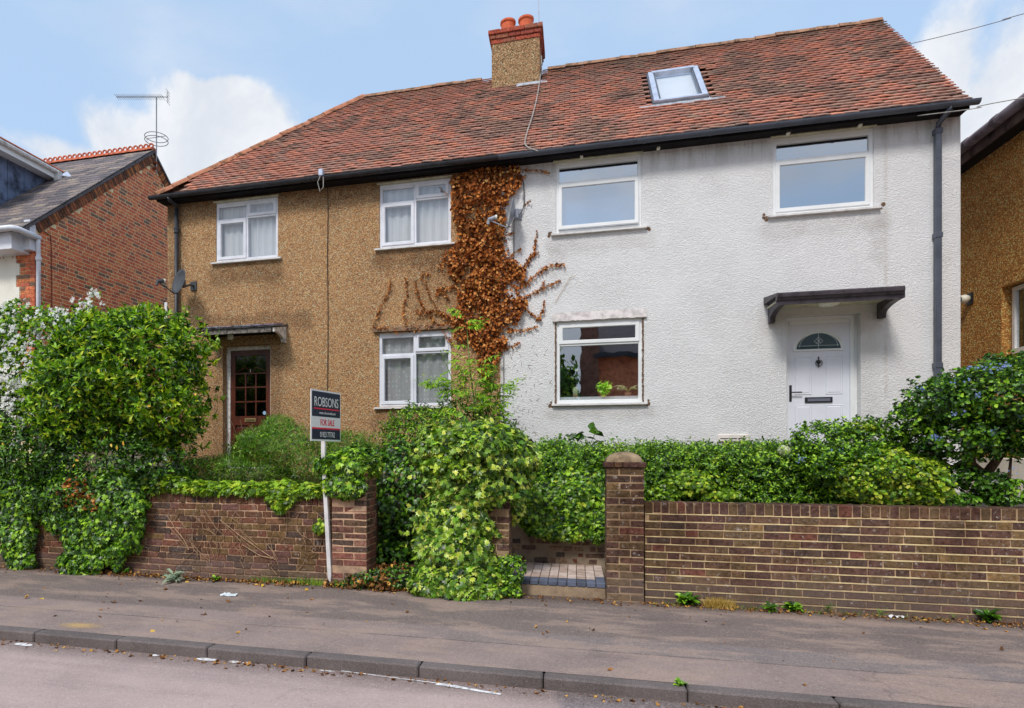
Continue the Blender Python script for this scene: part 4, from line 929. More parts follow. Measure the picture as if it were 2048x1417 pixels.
mb.tube([(cx+.235*math.cos(t),ys-.006,zf_+.03+.19*math.sin(t)) for t in np.linspace(0,math.pi,18)],.0035,4); mb.tube([(cx-.25,ys-.006,zf_+.045),(cx+.25,ys-.006,zf_+.045)],.003,4)
mb.tube([(cx,ys-.006,zf_),(cx,ys-.006,zf_+.215)],.003,4)
for dx,dz in ((0,.135),(0,.08),(-.028,.108),(.028,.108)):
    mb.tube([(cx+dx-.026,ys-.007,zf_+dz),(cx+dx,ys-.007,zf_+dz+.027),(cx+dx+.026,ys-.007,zf_+dz),(cx+dx,ys-.007,zf_+dz-.027),(cx+dx-.026,ys-.007,zf_+dz)],.0035,4)
mb.build('leading',PT,door)
mb=MB(); mb.box(cx-.17,cx+.17,ys-.018,ys,sz1-1.09,sz1-1.015,.004); lb=mb.build('letterbox',IRON,door)
mb=MB(); mb.box(cx-.14,cx+.14,ys-.026,ys-.018,sz1-1.075,sz1-1.035,.003); mb.build('letterbox_flap',plain('satin_grey_flap',C(96,100,112),.3,.5,.05),lb)
mb=MB(); hx=sx0+.035; mb.box(hx-.016,hx+.016,ys-.012,ys,sz1-1.07,sz1-.84,.005); hd=mb.build('door_handle',IRON,door)
mb=MB(); mb.tube([(hx,ys-.01,sz1-.945),(hx,ys-.05,sz1-.945),(hx+.13,ys-.052,sz1-.945)],.009,8); mb.build('lever',IRON,hd)
mb=MB(); kz=sz1-.53; mb.add([(cx,ys-.012,kz+.045),(cx+.03,ys-.012,kz),(cx,ys-.012,kz-.045),(cx-.03,ys-.012,kz),(cx,ys-.03,kz)],[(0,1,4),(1,2,4),(2,3,4),(3,0,4)])
mb.box(cx-.006,cx+.006,ys-.016,ys,kz+.04,kz+.075); mb.box(cx-.006,cx+.006,ys-.02,ys,kz-.07,kz-.04); mb.tube([(cx+.04*math.sin(t),ys-.02,kz-.012+.045*math.cos(t)) for t in np.linspace(.5,2*math.pi-.5,16)],.005,5); mb.build('door_knocker',IRON,door)
# brown door
x0,x1,z0,z1=DL; yd=YF+.12
mb=MB(); mb.ring(x0+.002,x1-.002,z0-.05,z1-.002,.07,yd,yd+.05); mb.build('door_frame',plain('flaking_white_frame',C(206,202,196),.7,.3,.25,14,.3),HA)
sx0,sx1,sz1=x0+.072,x1-.072,z1-.075; sz0=sz1-2.0; ys=yd+.02; wx=sx1-sx0
mb=MB(); st=.085; hs=[(sx0+.0,sx1)]
zr=[sz0,sz0+.22,sz0+.86,sz1-1.22,sz1-1.14]  # rails
mb.box(sx0,sx0+st,ys,ys+.045,sz0,sz1); mb.box(sx1-st,sx1,ys,ys+.045,sz0,sz1)
gx0,gx1=sx0+st,sx1-st
mb.box(gx0,gx1,ys+.001,ys+.044,sz1-.09,sz1-.001); mb.box(gx0,gx1,ys+.001,ys+.044,sz1-1.30,sz1-1.14); mb.box(gx0,gx1,ys+.001,ys+.044,sz0,sz0+.2)
mb.box(cx-.0,cx+.0,ys,ys+.01,sz0,sz0+.01) if False else None
doorL=mb.build('door',MAHOG,HA,label='worn brown wooden door with small glass panes')
zc=[sz1-1.14,sz1-.89,sz1-.64,sz1-.40,sz1-.09]; cw=(gx1-gx0)/3
mb=MB()
for i in (1,2): mb.box(gx0+cw*i-.012,gx0+cw*i+.012,ys+.006,ys+.034,zc[0],zc[3])
for zz in zc[1:4]: mb.box(gx0,gx1,ys+.004,ys+.036,zz-.012,zz+.012)
mb.tube([(gx0+.01,ys+.02,zc[3]+.03),(gx0+cw,ys+.02,zc[3]+.11),(( gx0+gx1)/2,ys+.02,zc[3]+.02)],.010,5); mb.tube([(gx1-.01,ys+.02,zc[3]+.03),(gx1-cw,ys+.02,zc[3]+.11),(( gx0+gx1)/2,ys+.02,zc[3]+.02)],.010,5)
gb=mb.build('glazing_bars',MAHOG,doorL)
for i in range(3):
    for j in range(3):
        mb=MB(); mb.add([(gx0+cw*i+.012,ys+.02,zc[j]+.012),(gx0+cw*(i+1)-.012,ys+.02,zc[j]+.012),(gx0+cw*(i+1)-.012,ys+.02,zc[j+1]-.012),(gx0+cw*i+.012,ys+.02,zc[j+1]-.012)],[(0,1,2,3)]); mb.build('pane',PANE_D,doorL)
mb=MB(); mb.add([(gx0,ys+.02,zc[3]+.012),(gx1,ys+.02,zc[3]+.012),(gx1,ys+.02,zc[4]),(gx0,ys+.02,zc[4])],[(0,1,2,3)]); mb.build('pane',PANE_D,doorL)
mid=(gx0+gx1)/2
mb=MB(); mb.box(mid-.05,mid+.05,ys+.003,ys+.04,sz0+.2,sz1-1.30); mb.build('muntin',MAHOG,doorL)
for s_ in(-1,1):
    a,b=(gx0,mid-.05) if s_<0 else (mid+.05,gx1); raised(a,b,sz0+.2,sz1-1.30,MAHOG,doorL,y=ys+.03)
mb=MB(); mb.box(mid-.105,mid+.105,ys-.012,ys+.001,sz1-1.245,sz1-1.18,.004); lb=mb.build('letterbox',BRASS,doorL)
mb=MB(); mb.box(mid-.085,mid+.085,ys-.017,ys-.012,sz1-1.232,sz1-1.194,.002); mb.build('letterbox_flap',plain('dark_brass',C(96,84,54),.5,.5,.2,metal=.3),lb)
def text(body,size,m,parent,name,loc,rot,sx=1.,align='CENTER',ext=.0008,off=0):
    cu=bpy.data.curves.new(name,'FONT'); cu.body=body; cu.size=size; cu.align_x=align; cu.extrude=ext; cu.offset=off; cu.resolution_u=3
    to=bpy.data.objects.new(name,cu); COL.objects.link(to); dg=bpy.context.evaluated_depsgraph_get(); me=bpy.data.meshes.new_from_object(to.evaluated_get(dg)); bpy.data.objects.remove(to)
    me.materials.clear(); me.materials.append(m); o=bpy.data.objects.new(name,me); COL.objects.link(o); o.parent=parent
    o.matrix_local=Matrix.Translation(Vector(loc)-WL[parent.name])@Euler(rot).to_matrix().to_4x4()@Matrix.Diagonal((sx,1,1,1)); WL[o.name]=Vector(loc); return o
text('1',.085,GLASSW,doorL,'house_number',(mid,ys-.004,zc[3]+.015),(math.pi/2,0,0))
mb=MB(); sxx=gx1-.035; mb.add([(sxx+.033*math.cos(t),ys+.012,zc[0]+.05+.033*math.sin(t)) for t in np.linspace(0,2*math.pi,16,endpoint=False)],[tuple(range(16))]); mb.build('sticker',plain('pale_blue_sticker',C(150,180,210),.5,.3,.05),doorL)
mb=MB(); mb.add([(DL[0]-.4,YF+.3,ZB),(DL[1]+.4,YF+.3,ZB),(DL[1]+.4,YF+1.5,ZB),(DL[0]-.4,YF+1.5,ZB),(DL[0]-.4,YF+.3,3.6),(DL[1]+.4,YF+.3,3.6),(DL[1]+.4,YF+1.5,3.6),(DL[0]-.4,YF+1.5,3.6)],[(0,1,2,3),(4,5,6,7),(1,2,6,5),(0,3,7,4),(3,2,6,7)]); mb.build('hallway',ROOM,HA)
mb=MB(); mb.box(DL[0],DL[1],YF-.3,YF+.2,ZB,DL[2],.01); mb.build('doorstep',CONC,HA); mb=MB(); mb.box(DW[0]-.05,DW[1]+.05,YF-.35,YF+.2,ZB,DW[2]-.06,.01); mb.build('doorstep',CONC,HB)
# canopies
def bracket(x0,x1,pts,m,parent): mb=MB(); mb.prism(pts,x0,x1); return mb.build('bracket',m,parent)
yc=9.236; xa,xb=at(424,0,YF).x,at(575,0,YF).x
mb=MB(); mb.prism([(YF-.001,3.66),(yc-.03,3.565),(yc-.03,3.54),(YF-.001,3.635)],xa-.03,xb); cn=mb.build('door_canopy',plain('canopy_slate',C(116,112,116),.7,.4,.6,9,.8,60,grime=C(80,76,76)),HA,label='sagging slate topped canopy')
for i in range(6):
    u=xa-.03+(xb-xa+.03)*i/6; mb=MB(); mb.prism([(YF-.18,3.634+.012),(yc-.045,3.574+random.uniform(0,.008)),(yc-.045,3.560),(YF-.18,3.624)],u+.002,u+(xb-xa+.03)/6-.004); mb.build('slate',plain('canopy_slate_piece',C(random.randint(104,134),random.randint(104,128),random.randint(110,134)),.6,.4,.6,14,.5,60),cn)
mb=MB(); mb.box(xa+.01,xb-.05,yc,yc+.03,3.455,3.538); mb.build('fascia',plain('grey_weathered_fascia',C(110,104,98),.85,.2,.5,22,.5),cn)
mb=MB(); mb.box(xa+.02,xb-.06,yc+.03,YF-.002,3.50,3.515); mb.build('soffit',SOFF,cn)
br=[(YF-.001,3.62),(yc+.0,3.525),(yc+.0,3.455)]+[(yc+.05+(YF-.09-yc-.05)*math.sin(t),3.47-.0-(.115)*(1-math.cos(t))) for t in np.linspace(0,math.pi/2,7)]+[(YF-.085,3.34),(YF-.001,3.34)]
bracket(xb-.075,xb-.02,br,GREYWOOD,cn); bracket(xa+.02,xa+.07,br,BLKWOOD,cn)
mb=MB(); lp=at(461,678,YF-.2); mb.lathe((lp.x,YF-.2,3.50),[(.03,0),(.05,-.02),(.052,-.06),(.04,-.09),(.001,-.1)],14); mb.build('lamp',GLASSW,cn,smooth=True)
yc=9.05; xa,xb=at(1527,0,YF).x,at(1763,0,YF).x
mb=MB(); mb.prism([(YF-.001,3.66),(yc,3.575),(yc,3.55),(YF-.001,3.56)],xa,xb); cn=mb.build('door_canopy',BLKWOOD,HB,label='black moulded canopy over the white door')
mb=MB(); mb.prism([(yc+.08,3.43),(yc+.055,3.43),(yc+.05,3.475),(yc+.03,3.485),(yc+.02,3.51),(yc-.005,3.52),(yc-.012,3.552),(yc+.08,3.552)],xa+.0,xb-.0); mb.build('fascia',BLKWOOD,cn)
mb=MB(); mb.box(xa+.04,xb-.04,yc+.08,YF-.002,3.495,3.515); mb.build('soffit',HOODM,cn)
br=[(YF-.001,3.56),(yc+.05,3.55),(yc+.05,3.44)]+[(yc+.10+(YF-.08-yc-.10)*math.sin(t)**1.0,3.44-.10*(1-math.cos(t))**.9) for t in np.linspace(.1,math.pi/2,8)]+[(YF-.07,3.29),(YF-.001,3.29)]
bracket(at(1536,0,YF).x,at(1536,0,YF).x+.07,br,BLKWOOD,cn); bracket(at(1767,0,YF).x-.08,at(1767,0,YF).x,br,BLKWOOD,cn)
mb=MB(); lp=at(1657,606,YF-.28); mb.lathe((lp.x,YF-.30,3.495),[(.12,0),(.125,-.02),(.118,-.04),(.09,-.055),(.001,-.06)],20); mb.build('lamp',GLASSW,cn,smooth=True)
# air vent low on the white wall
p=at(1466,874,YF); mb=MB(); mb.box(p.x-.20,p.x+.20,YF-.03,YF+.0,p.z-.07,p.z+.035,.01); vt=mb.build('air_vent',plain('vent_cream',C(208,200,194),.8,.2,.1,8),HB)
for k in range(3): mb=MB(); mb.box(p.x-.17+k*.115,p.x-.07+k*.115,YF-.034,YF-.029,p.z-.03,p.z-.02); mb.build('vent_slot',SOFF,vt)
# chimney
ch=MB(); zc0=slopept(0,ua).z-.25; cap_z=at(1030,82,YCH).z; ch.box(CHX0,CHX1,YCH,YCH+.86,zc0,cap_z)
chim=ch.build('chimney',PEB_C,HA,label='pebbledashed chimney stack with red brick cap')
its=[]
for k,(ov,h) in enumerate(((.015,.073),(.035,.073),(.06,.073))):
    z=cap_z+.0365+k*.077; x=CHX0-ov; X1=CHX1+ov; y0=YCH-ov; y1=YCH+.86+ov; off=.11*(k%2)
    while x<X1-.02:
        b=min(x+(.222-off if off else .222),X1); off=0
        its.append((((x+b)/2,y0+.052,z),rotm(0,random.gauss(0,.004),0),(b-x-.007,.104,.07))); its.append((((x+b)/2,y1-.052,z),rotm(),(b-x-.007,.104,.07))); x=b
    for xx in (CHX0-ov+.052,X1-.052):
        y=y0+.108
        while y<y1-.12:
            b=min(y+.222,y1-.106); its.append(((xx,(y+b)/2,z),rotm(0,0,math.pi/2),(b-y-.007,.104,.07))); y=b
place_many('brick',its,BV,B_cap,chim,300)
mb=MB(); mb.box(CHX0+.03,CHX1-.03,YCH+.03,YCH+.83,cap_z,cap_z+.235); mb.box(CHX0+.10,CHX1-.10,YCH+.1,YCH+.76,cap_z+.22,cap_z+.27,.02); mb.build('flaunching',CONC,chim)
for px in (1016,1052):
    p=at(px,40,YCH+.43); mb=MB(); mb.lathe((p.x,YCH+.43,cap_z+.32),[(.115,-.1),(.115,0),(.12,.05),(.125,.27),(.145,.29),(.145,.325),(.118,.33),(.112,.1)],22); mb.build('chimney_pot',TERRA,chim,smooth=False)
mb=MB(); mb.tube([(CHX1-.02,YCH+.4,cap_z+.2),(CHX1-.05,YCH+.4,cap_z+1.3)],.011,6); mb.build('aerial_mast',ALU,chim)
mb=MB(); q0,q1=slopept(CHX0+.5,ua-.04,.03),slopept(CHX1+.14,ua-.04,.03)
mb.add([slopept(CHX0+.45,ua-.07,.035),slopept(CHX1+.16,ua-.05,.035),slopept(CHX1+.10,ua+.02,.06),slopept(CHX0+.45,ua+.03,.06)],[(0,1,2,3)]); mb.build('flashing',LEAD,chim)
# roof window
skl=MB(); nz=Vector((0,-UZ,UY))
def sbox(mb,xa,xb,u0,u1,o0,o1):
    P=[slopept(x,u,o) for o in(o0,o1) for x,u in((xa,u0),(xb,u0),(xb,u1),(xa,u1))]; mb.add(P,[(0,3,2,1),(4,5,6,7),(0,1,5,4),(1,2,6,5),(2,3,7,6),(3,0,4,7)])
a,b,u0,u1=SKX0,SKX1,SKU0,SKU1; fw=.075
sbox(skl,a,a+fw,u0,u1,.0,.09); sbox(skl,b-fw,b,u0,u1,.0,.09); sbox(skl,a+fw,b-fw,u0,u0+.05,.0,.085); sbox(skl,a+fw-.02,b-fw+.02,u1-.07,u1,.0,.10)
sw_=skl.build('roof_window',ALU,HB)
skl=MB(); sbox(skl,a+fw+.006,a+fw+.03,u0+.05,u1-.07,.02,.075); sbox(skl,b-fw-.03,b-fw-.006,u0+.05,u1-.07,.02,.075); sbox(skl,a-.02,a-.002,u0-.02,u1+.02,.0,.06); sbox(skl,b+.002,b+.02,u0-.02,u1+.02,0,.06); sbox(skl,a-.02,b+.02,u0-.035,u0-.004,0,.05); skl.build('sash',ALUD,sw_)
skl=MB(); skl.add([slopept(a+fw+.02,u0+.05,.06),slopept(b-fw-.02,u0+.05,.06),slopept(b-fw-.02,u1-.07,.06),slopept(a+fw+.02,u1-.07,.06)],[(0,1,2,3)]); skl.build('pane',PANE_S,sw_)
skl=MB(); skl.add([slopept(a-.1,u0,-.2),slopept(b+.1,u0,-.2),slopept(b+.1,u1,-.2),slopept(a-.1,u1,-.2)],[(0,1,2,3)]); skl.v=[tuple(Vector(v)+Vector((0,-UZ,UY))*.19) for v in skl.v]; skl.build('sky_sheet',plain('skylight_sky_tone',C(226,232,240,1.2),.8,.2,.03),sw_)  # pale sheet added under the glass to imitate its sky reflection
skl=MB(); ys_=np.linspace(a-.22,b+.24,24)
for i,x in enumerate(ys_):
    skl.v+=[tuple(slopept(x,u0-.03,.045)),tuple(slopept(x,u0-.13+random.uniform(-.012,.012)+(.05 if i in(0,23) else 0),.036))]
for i in range(23): skl.f.append((2*i,2*i+1,2*i+3,2*i+2)); skl.mi.append(0)
skl.build('flashing',LEAD,sw_)
# ================================================================ left neighbour
XL=at(70,500,YL).x; ap=atX(305,303,XL); vb=atX(57,450,XL); YA,ZA=ap.y,ap.z; sl=(ZA-vb.z)/(YA-vb.y); zv=lambda y: ZA-sl*abs(y-YA)
NL=thing('neighbouring_house',(XL-3,YL,.9),'red brick house with slate roof and crested ridge beyond the flowering shrub','house')
YBL=2*YA-YL
mb=MB(); mb.add([(XL-.004,YL,.8),(XL-.004,YBL,.8),(XL-.004,YBL,zv(YBL)),(XL-.004,YA,ZA),(XL-.004,YL,zv(YL))],[(0,1,2,3,4)]); mb.build('gable_wall',MO_gable,NL)
LB=[CHBOX(.012,.02,.03,i,.008) for i in range(3)]
its=[]; z=1.9; r=0
while z<ZA:
    y=YL+ (.0 if r%2 else .058)
    if r%2==0 and zv(YL)-z>.3: its.append(((XL-.05,YL+.026,z),rotm(0,0,math.pi/2),(.05,.1,.066)))
    while y<15.3:
        ln=.2175 if random.random()<.86 else .106
        if zv(y+ln/2)-z>.27 and zv(y)-z>.2 and zv(y+ln)-z>.2: its.append(((XL-.05+random.uniform(-.001,.0015),y+ln/2,z),rotm(random.gauss(0,.002),0,math.pi/2),(ln-.003,.1,.0635)))
        y+=ln+.0105
    z+=.0762; r+=1
gw=MB()
place_many('brick',its,LB,B_gable,NL,300,'brick_courses')
its=[]; an=math.atan(sl)
for s_ in(0,1):
    n=int((YA-YL)/math.cos(an)/.079)
    for i in range(n):
        y=YL+.02+(i+.5)*.079*math.cos(an); yy=y if s_==0 else 2*YA-y
        z=zv(y)-.15; its.append(((XL-.025,yy,z),rotm((an if s_==0 else -an),0,0),(.11,.066,.20)))
place_many('verge_brick',its,LB,brickmat('verge_brick',[(0,C(150,96,70)),(.3,C(118,80,60)),(.6,C(170,112,74)),(.8,C(100,74,60))],.2,.4),NL,160)
SLATE=brickmat('slate_grey',[(0,C(112,106,108)),(.2,C(128,120,118)),(.4,C(98,94,98)),(.6,C(140,128,122)),(.8,C(116,108,112)),(.93,C(150,140,130))],.35,.5,.7,C(150,146,120))
ye_=YL-.42; ze_=zv(ye_)+.05; Ls=math.hypot(YA-ye_,ZA+.05-ze_)
rf=MB(); x0=-22.; x1=XL+.06
rf.add([(x0,ye_,ze_-.03),(x1,ye_,ze_-.03),(x1,YA,ZA+.02),(x0,YA,ZA+.02),(x0,2*YA-ye_,ze_-.03),(x1,2*YA-ye_,ze_-.03),(x1,ye_,ze_-.09),(x1,YA,ZA-.05),(x1,2*YA-ye_,ze_-.09)],[(0,1,2,3),(3,2,5,4),(1,6,7,2),(2,7,8,5)])
rfl=rf.build('roof',SLATE,NL)
its=[]; ga=.192; n=int(Ls/ga)
for i in range(n+1):
    u=ga*(i+.5); x=x1-.005-(0 if i%2 else .14)
    if i%2==0: pass
    xx=x1-.003
    wd0=.15 if i%2 else .29
    while xx>-16.2:
        wd=wd0; wd0=.29
        if u<Ls-.02: its.append(((xx-wd/2,ye_+math.cos(an)*u,ze_+math.sin(an)*u-.004),rotm(an-.035,0,random.gauss(0,.006)),(wd-.006,ga*1.5,.014)))
        xx-=wd
place_many('slate',its,[CHBOX(.01,.01,.1,i,.006) for i in range(3)],SLATE,rfl,300,'slate_courses')
# crested ridge
CR=plain('crested_ridge_clay',C(182,100,74),.85,.2,.3,9,.4)
x=x1-.02; k=0
while x>-15.5:
    o=halfround((x,YA,ZA+.0),(x-.30,YA,ZA+.0),.12,CR,rfl,'ridge_tile',.75)
    for j in range(2):
        mb=MB(); cx_=x-.075-.15*j; mb.tube([(cx_+.055*math.cos(t),YA,ZA+.135+.055*math.sin(t)) for t in np.linspace(0,2*math.pi,13)],.02,6); mb.build('crest',CR,o)
    x-=.302
mb=MB(); mb.tube([(XL-.3,YA+.9,zv(YA+.9)+.02),(XL-.3,YA+.9,zv(YA+.9)+.5)],.07,12); mb.build('flue',ALU,NL)
# dormer with a lead clad cheek
nn_=Vector((0,-math.sin(an),math.cos(an))); p0=Vector((0,ye_,ze_))
dm=onplane(118,357,p0,nn_); XD=dm.x; ZD=dm.z; yf_=YL-.1
zr_=lambda y: ze_+(y-ye_)*math.tan(an)
mb=MB(); mb.add([(XD-.28,yf_,zr_(yf_)-.1),(XD-.28,dm.y,ZD-.02),(XD-.28,yf_,ZD-.02)],[(0,1,2)]); dr=mb.build('dormer_cheek',LEADC,NL)
for k in range(6):
    y=yf_+.35+k*.42
    if zr_(y)<ZD-.1: mb=MB(); mb.box(XD-.284,XD-.262,y-.012,y+.012,zr_(y)+.0,ZD-.03); mb.build('lead_roll',LEADC,dr)
mb=MB(); mb.box(XD-.30,XD-.02,yf_-.3,dm.y+.02,ZD-.03,ZD-.01); mb.box(XD-.04,XD-.0,yf_-.3,dm.y-.02,ZD-.05,ZD+.13); mb.build('fascia',UPVC,dr)
mb=MB(); mb.tube([(XD+.05,yf_-.3,ZD+.10),(XD+.05,dm.y-.06,ZD+.10)],.05,8); mb.box(XD-.02,XD+.12,dm.y-.14,dm.y-.02,ZD-.12,ZD+.12,.01); mb.build('gutter',plain('white_weathered_gutter',C(206,204,202,1.1),.6,.3,.25,9),dr,smooth=False)
mb=MB(); mb.add([(XD-.0,yf_-.3,ZD+.14),(XD-.0,dm.y+.15,ZD+.14),(XD-1.6,dm.y+1.1,ZD+.95),(XD-1.6,yf_-.3,ZD+.95)],[(0,1,2,3)]); mb.build('roof',SLATE,dr)
halfround((XD+.02,yf_-.3,ZD+.16),(XD+.02,dm.y+.18,ZD+.16),.05,CR,dr,'verge_tile'); halfround((XD-.22,yf_-.3,ZD+.30),(XD-.22,dm.y+.3,ZD+.30),.05,CR,dr,'verge_tile')
tt=[Vector((XD+.1,dm.y-.05,ZD+.06)),Vector((XD+.34,dm.y+.0,ZD+.02)),Vector((XD+.12,dm.y+.12,ZD+.2))]; mb=MB(); mb.add(tt+[v-Vector((0,0,.03)) for v in tt],[(0,1,2),(3,5,4),(0,3,4,1),(1,4,5,2)]); mb.build('lead_apron',ALU,dr)
# boxed eaves, gutter and downpipe
gxx=XL+.07; ga_=atX(27,452,gxx); gb_=atX(79,470,gxx); zg=ga_.z; ybx=atX(23,480,XL-.12).y; zb0=atX(23,497,XL-.12).z; zb1=atX(23,461,XL-.12).z
mb=MB(); mb.box(-20,XL-.12,ybx,YL-.001,zb0,zb1+.02); mb.build('eaves_box',UPVC_OLD,NL)
mb=MB(); mb.box(XL-.119,XL+.02,YL-.14,YL-.001,zb1-.28,zv(YL)-.02); mb.build('box_end',UPVC_OLD,NL)
mb=MB(); mb.tube([(-20,ga_.y,zg-.03),(gxx-.06,ga_.y,zg-.03),(gxx,ga_.y+.08,zg-.03),(gxx,gb_.y,zg-.04)],.055,10); mb.build('gutter',UPVC_OLD,NL,smooth=True)
mb=MB(); mb.tube([(gxx,gb_.y-.03,zg-.02),(gxx,gb_.y-.03,zg-.2),(gxx-.01,YL+.02,zg-.36),(gxx-.01,YL+.02,.9)],.04,12); mb.build('downpipe',UPVC_OLD,NL,smooth=True,label='white downpipe')
mb=MB(); mb.lathe((gxx-.01,YL+.02,zg-.48),[(.042,0),(.055,.01),(.055,.08),(.042,.09)],12); mb.build('pipe_clip',UPVC_OLD,NL)
# front wall with brick quoins and cream panel
mb=MB(); mb.add([(-20,YL,.8),(XL-.013,YL,.8),(XL-.013,YL,5.75),(-20,YL,5.75)],[(0,1,2,3)]); mb.build('front_wall',MO_gable,NL)
mb=MB(); z=2.; qi=[]
its=[];r=0;pan=MB()
while z<5.55:
    wdt=.42 if (r//3)%2==0 else .34
    x=XL-.001; w0=.2175 if r%2 else .106
    while x>XL-wdt-.001:
        a=max(x-w0,XL-wdt)
        if x-a>.02: its.append((((a+x)/2,YL+.04,z),rotm(),(x-a-.001,.1,.066)))
        x=a-.0105; w0=.2175
        if a<=XL-wdt+.001: break
    if z<5.28: pan.box(-20,XL-wdt-.012,YL-.02,YL+.01,z-.038,z+.0382)
    z+=.0762; r+=1
x=XL-.45
while x>-13: its.append(((x,YL+.03,5.37),rotm(),(.066,.1,.20))); x-=.0765
place_many('quoin_brick',its,LB,B_gable,NL,200); pan.build('render_panel',CREAM,NL)
mb=MB(); q=at(331,605,11.6); mb.box(q.x-.035,q.x+.035,11.6,11.67,.9,q.z,.01); mb.build('soil_pipe',UPVC,NL)
mb=MB(); mb.tube([atX(86,452,XL+.01),atX(88,462,XL+.012),atX(95,468,XL+.012),atX(101,470,XL+.012),atX(103,500,XL+.012),atX(104,640,XL+.012)],.009,5); mb.build('cable',plain('brick_red_cable',C(110,60,46),.7),NL)
# TV aerial
p=atX(308,330,XL+.02); tv=thing('television_aerial',(p.x,p.y,p.z-.2),'long rod television aerial with a ring aerial on its mast at the brick gable','aerial')
pm=atX(310,196,XL+.1); yb=p.y; mb=MB(); am=at(310,195,yb); mb.tube([(XL+.09,yb,p.z-.25),(XL+.09,yb,am.z)],.014,6); mb.build('mast',ALUM,tv)
mb=MB(); mb.box(XL,XL+.11,yb-.03,yb+.03,p.z-.12,p.z-.08); mb.box(XL,XL+.11,yb-.03,yb+.03,p.z+.02,p.z+.06); mb.build('bracket',plain('rusty_bracket',C(120,66,46),.9,.2,.3,30),tv)
bz=am.z; ax_=Vector((PC,PS,0)); dp=lambda s:Vector((XL+.09,yb,bz))+ax_*s; e0=dp(-.98); e1=dp(.28); bm=MB(); bm.tube([e0,e1],.010,5); bm.build('boom',ALUM,tv)
n=22; dm_=MB(); cr=Vector((-PS,PC,0))
for i in range(n):
    q=e0.lerp(e1,i/(n-1)*.9); dm_.tube([q-cr*.13,q+cr*.13],.0055,4); dm_.tube([q-Vector((0,0,.01)),q+Vector((0,0,.035))],.006,4)
dm_.build('element',ALUM,tv); rf_=MB()
for k in range(5): q=e1+Vector((0,0,-.14+.07*k)); rf_.tube([q-cr*.12,q+cr*.12],.005,4)
rf_.tube([e1-Vector((0,0,.15)),e1+Vector((0,0,.15))],.008,4); rf_.build('reflector',ALUM,tv)
rc=at(308,279,yb); rr=MB()
for dz in (.04,-.05): rr.tube([(XL+.09+.27*math.cos(t),yb+.27*math.sin(t),rc.z+dz) for t in np.linspace(0,2*math.pi,25)],.009,5)
rr.tube([(XL-.18,yb,rc.z+.04),(XL+.36,yb,rc.z+.04)],.008,4); rr.tube([(XL-.18,yb,rc.z-.05),(XL-.18,yb,rc.z+.04)],.006,4); rr.build('ring_aerial',ALUM,tv)

# ================================================================ right neighbour
XR=5.9; NR=thing('neighbouring_house',(XR+2,12,.9),'ochre roughcast house at the right edge with a long dark gutter','house')
wy1=atX(2012,600,XR).y; wz1=atX(2013,575,XR).z; wz0=atX(2016,708,XR).z; wy0=wy1-1.15
hy0,hy1=wy0-.0,wy1+.10
ys=[7.6,hy0,hy1,20]; zs=[.8,wz0-.03,wz1+.03,6.0]; mb=MB()
for i in range(3):
    for j in range(3):
        if i==1 and j==1: continue
        mb.add([(XR,ys[i],zs[j]),(XR,ys[i+1],zs[j]),(XR,ys[i+1],zs[j+1]),(XR,ys[i],zs[j+1])],[(0,3,2,1)])
mb.add([(XR,hy0,zs[1]),(XR,hy1,zs[1]),(XR,hy1,zs[2]),(XR,hy0,zs[2]),(XR+.14,hy0,zs[1]),(XR+.14,hy1,zs[1]),(XR+.14,hy1,zs[2]),(XR+.14,hy0,zs[2])],[(0,4,5,1),(1,5,6,2),(2,6,7,3),(3,7,4,0)])
mb.add([(XR,7.6,.8),(12,7.6,.8),(12,7.6,6),(XR,7.6,6)],[(0,1,2,3)]); mb.build('side_wall',PEB_R,NR)
mb=MB(); mb.box(XR-.03,XR+.05,7.58,20,.8,1.42,.01); mb.build('plinth',CREAM,NR)
mb=MB(); fy=.055; xf=XR+.10
mb.box(xf,xf+.05,wy0,wy0+fy,wz0,wz1); mb.box(xf,xf+.05,wy1-.0,wy1+fy,wz0,wz1); mb.box(xf,xf+.05,wy0+fy,wy1,wz1-fy,wz1); mb.box(xf-.03,xf+.05,wy0+fy,wy1,wz0,wz0+.07); wn=mb.build('window',UPVC,NR)
mb=MB(); mb.add([(xf+.03,wy0,wz0),(xf+.03,wy1+.02,wz0),(xf+.03,wy1+.02,wz1),(xf+.03,wy0,wz1)],[(0,3,2,1)]); mb.build('pane',PANE,wn)
mb=MB(); mb.box(xf+.3,xf+.32,wy0-.6,wy1+.6,wz0-.5,wz1+.4); mb.build('room',plain('green_dim_room',C(60,76,60),.9,.1,.4,2),wn)
ze2=atX(2048,200,XR-.32).z; mb=MB(); mb.tube([(XR-.32,7.2,ze2),(XR-.32,19,ze2)],.07,12); mb.build('gutter',plain('worn_dark_gutter',C(104,96,104),.6,.4,.35,6),NR,smooth=True)
for px in (1995,1936): 
    q=atX(px,240,XR-.32); mb=MB(); mb.tube([(XR-.32,q.y-.05,ze2),(XR-.32,q.y+.05,ze2)],.08,12); mb.build('gutter_joint',plain('dark_joint',C(84,76,82),.6),NR)
mb=MB(); mb.box(XR-.25,XR-.22,7.2,19,ze2-.17,ze2+.05); mb.build('fascia',plain('peeling_brown_fascia',C(92,78,76),.85,.2,.45,5,.4,30),NR)
mb=MB(); mb.box(XR-.22,XR-.001,7.2,19,ze2-.15,ze2-.13); mb.build('soffit',SOFF,NR)
mb=MB(); mb.add([(XR-.34,7.2,ze2+.05),(XR-.34,19,ze2+.05),(XR+3,19,ze2+2.8),(XR+3,7.2,ze2+2.8)],[(0,3,2,1)]); mb.build('roof',TILE,NR)
p=atX(1942,598,XR); sl_=thing('security_light',(XR,p.y,p.z),'small round security light on the ochre side wall','lamp')
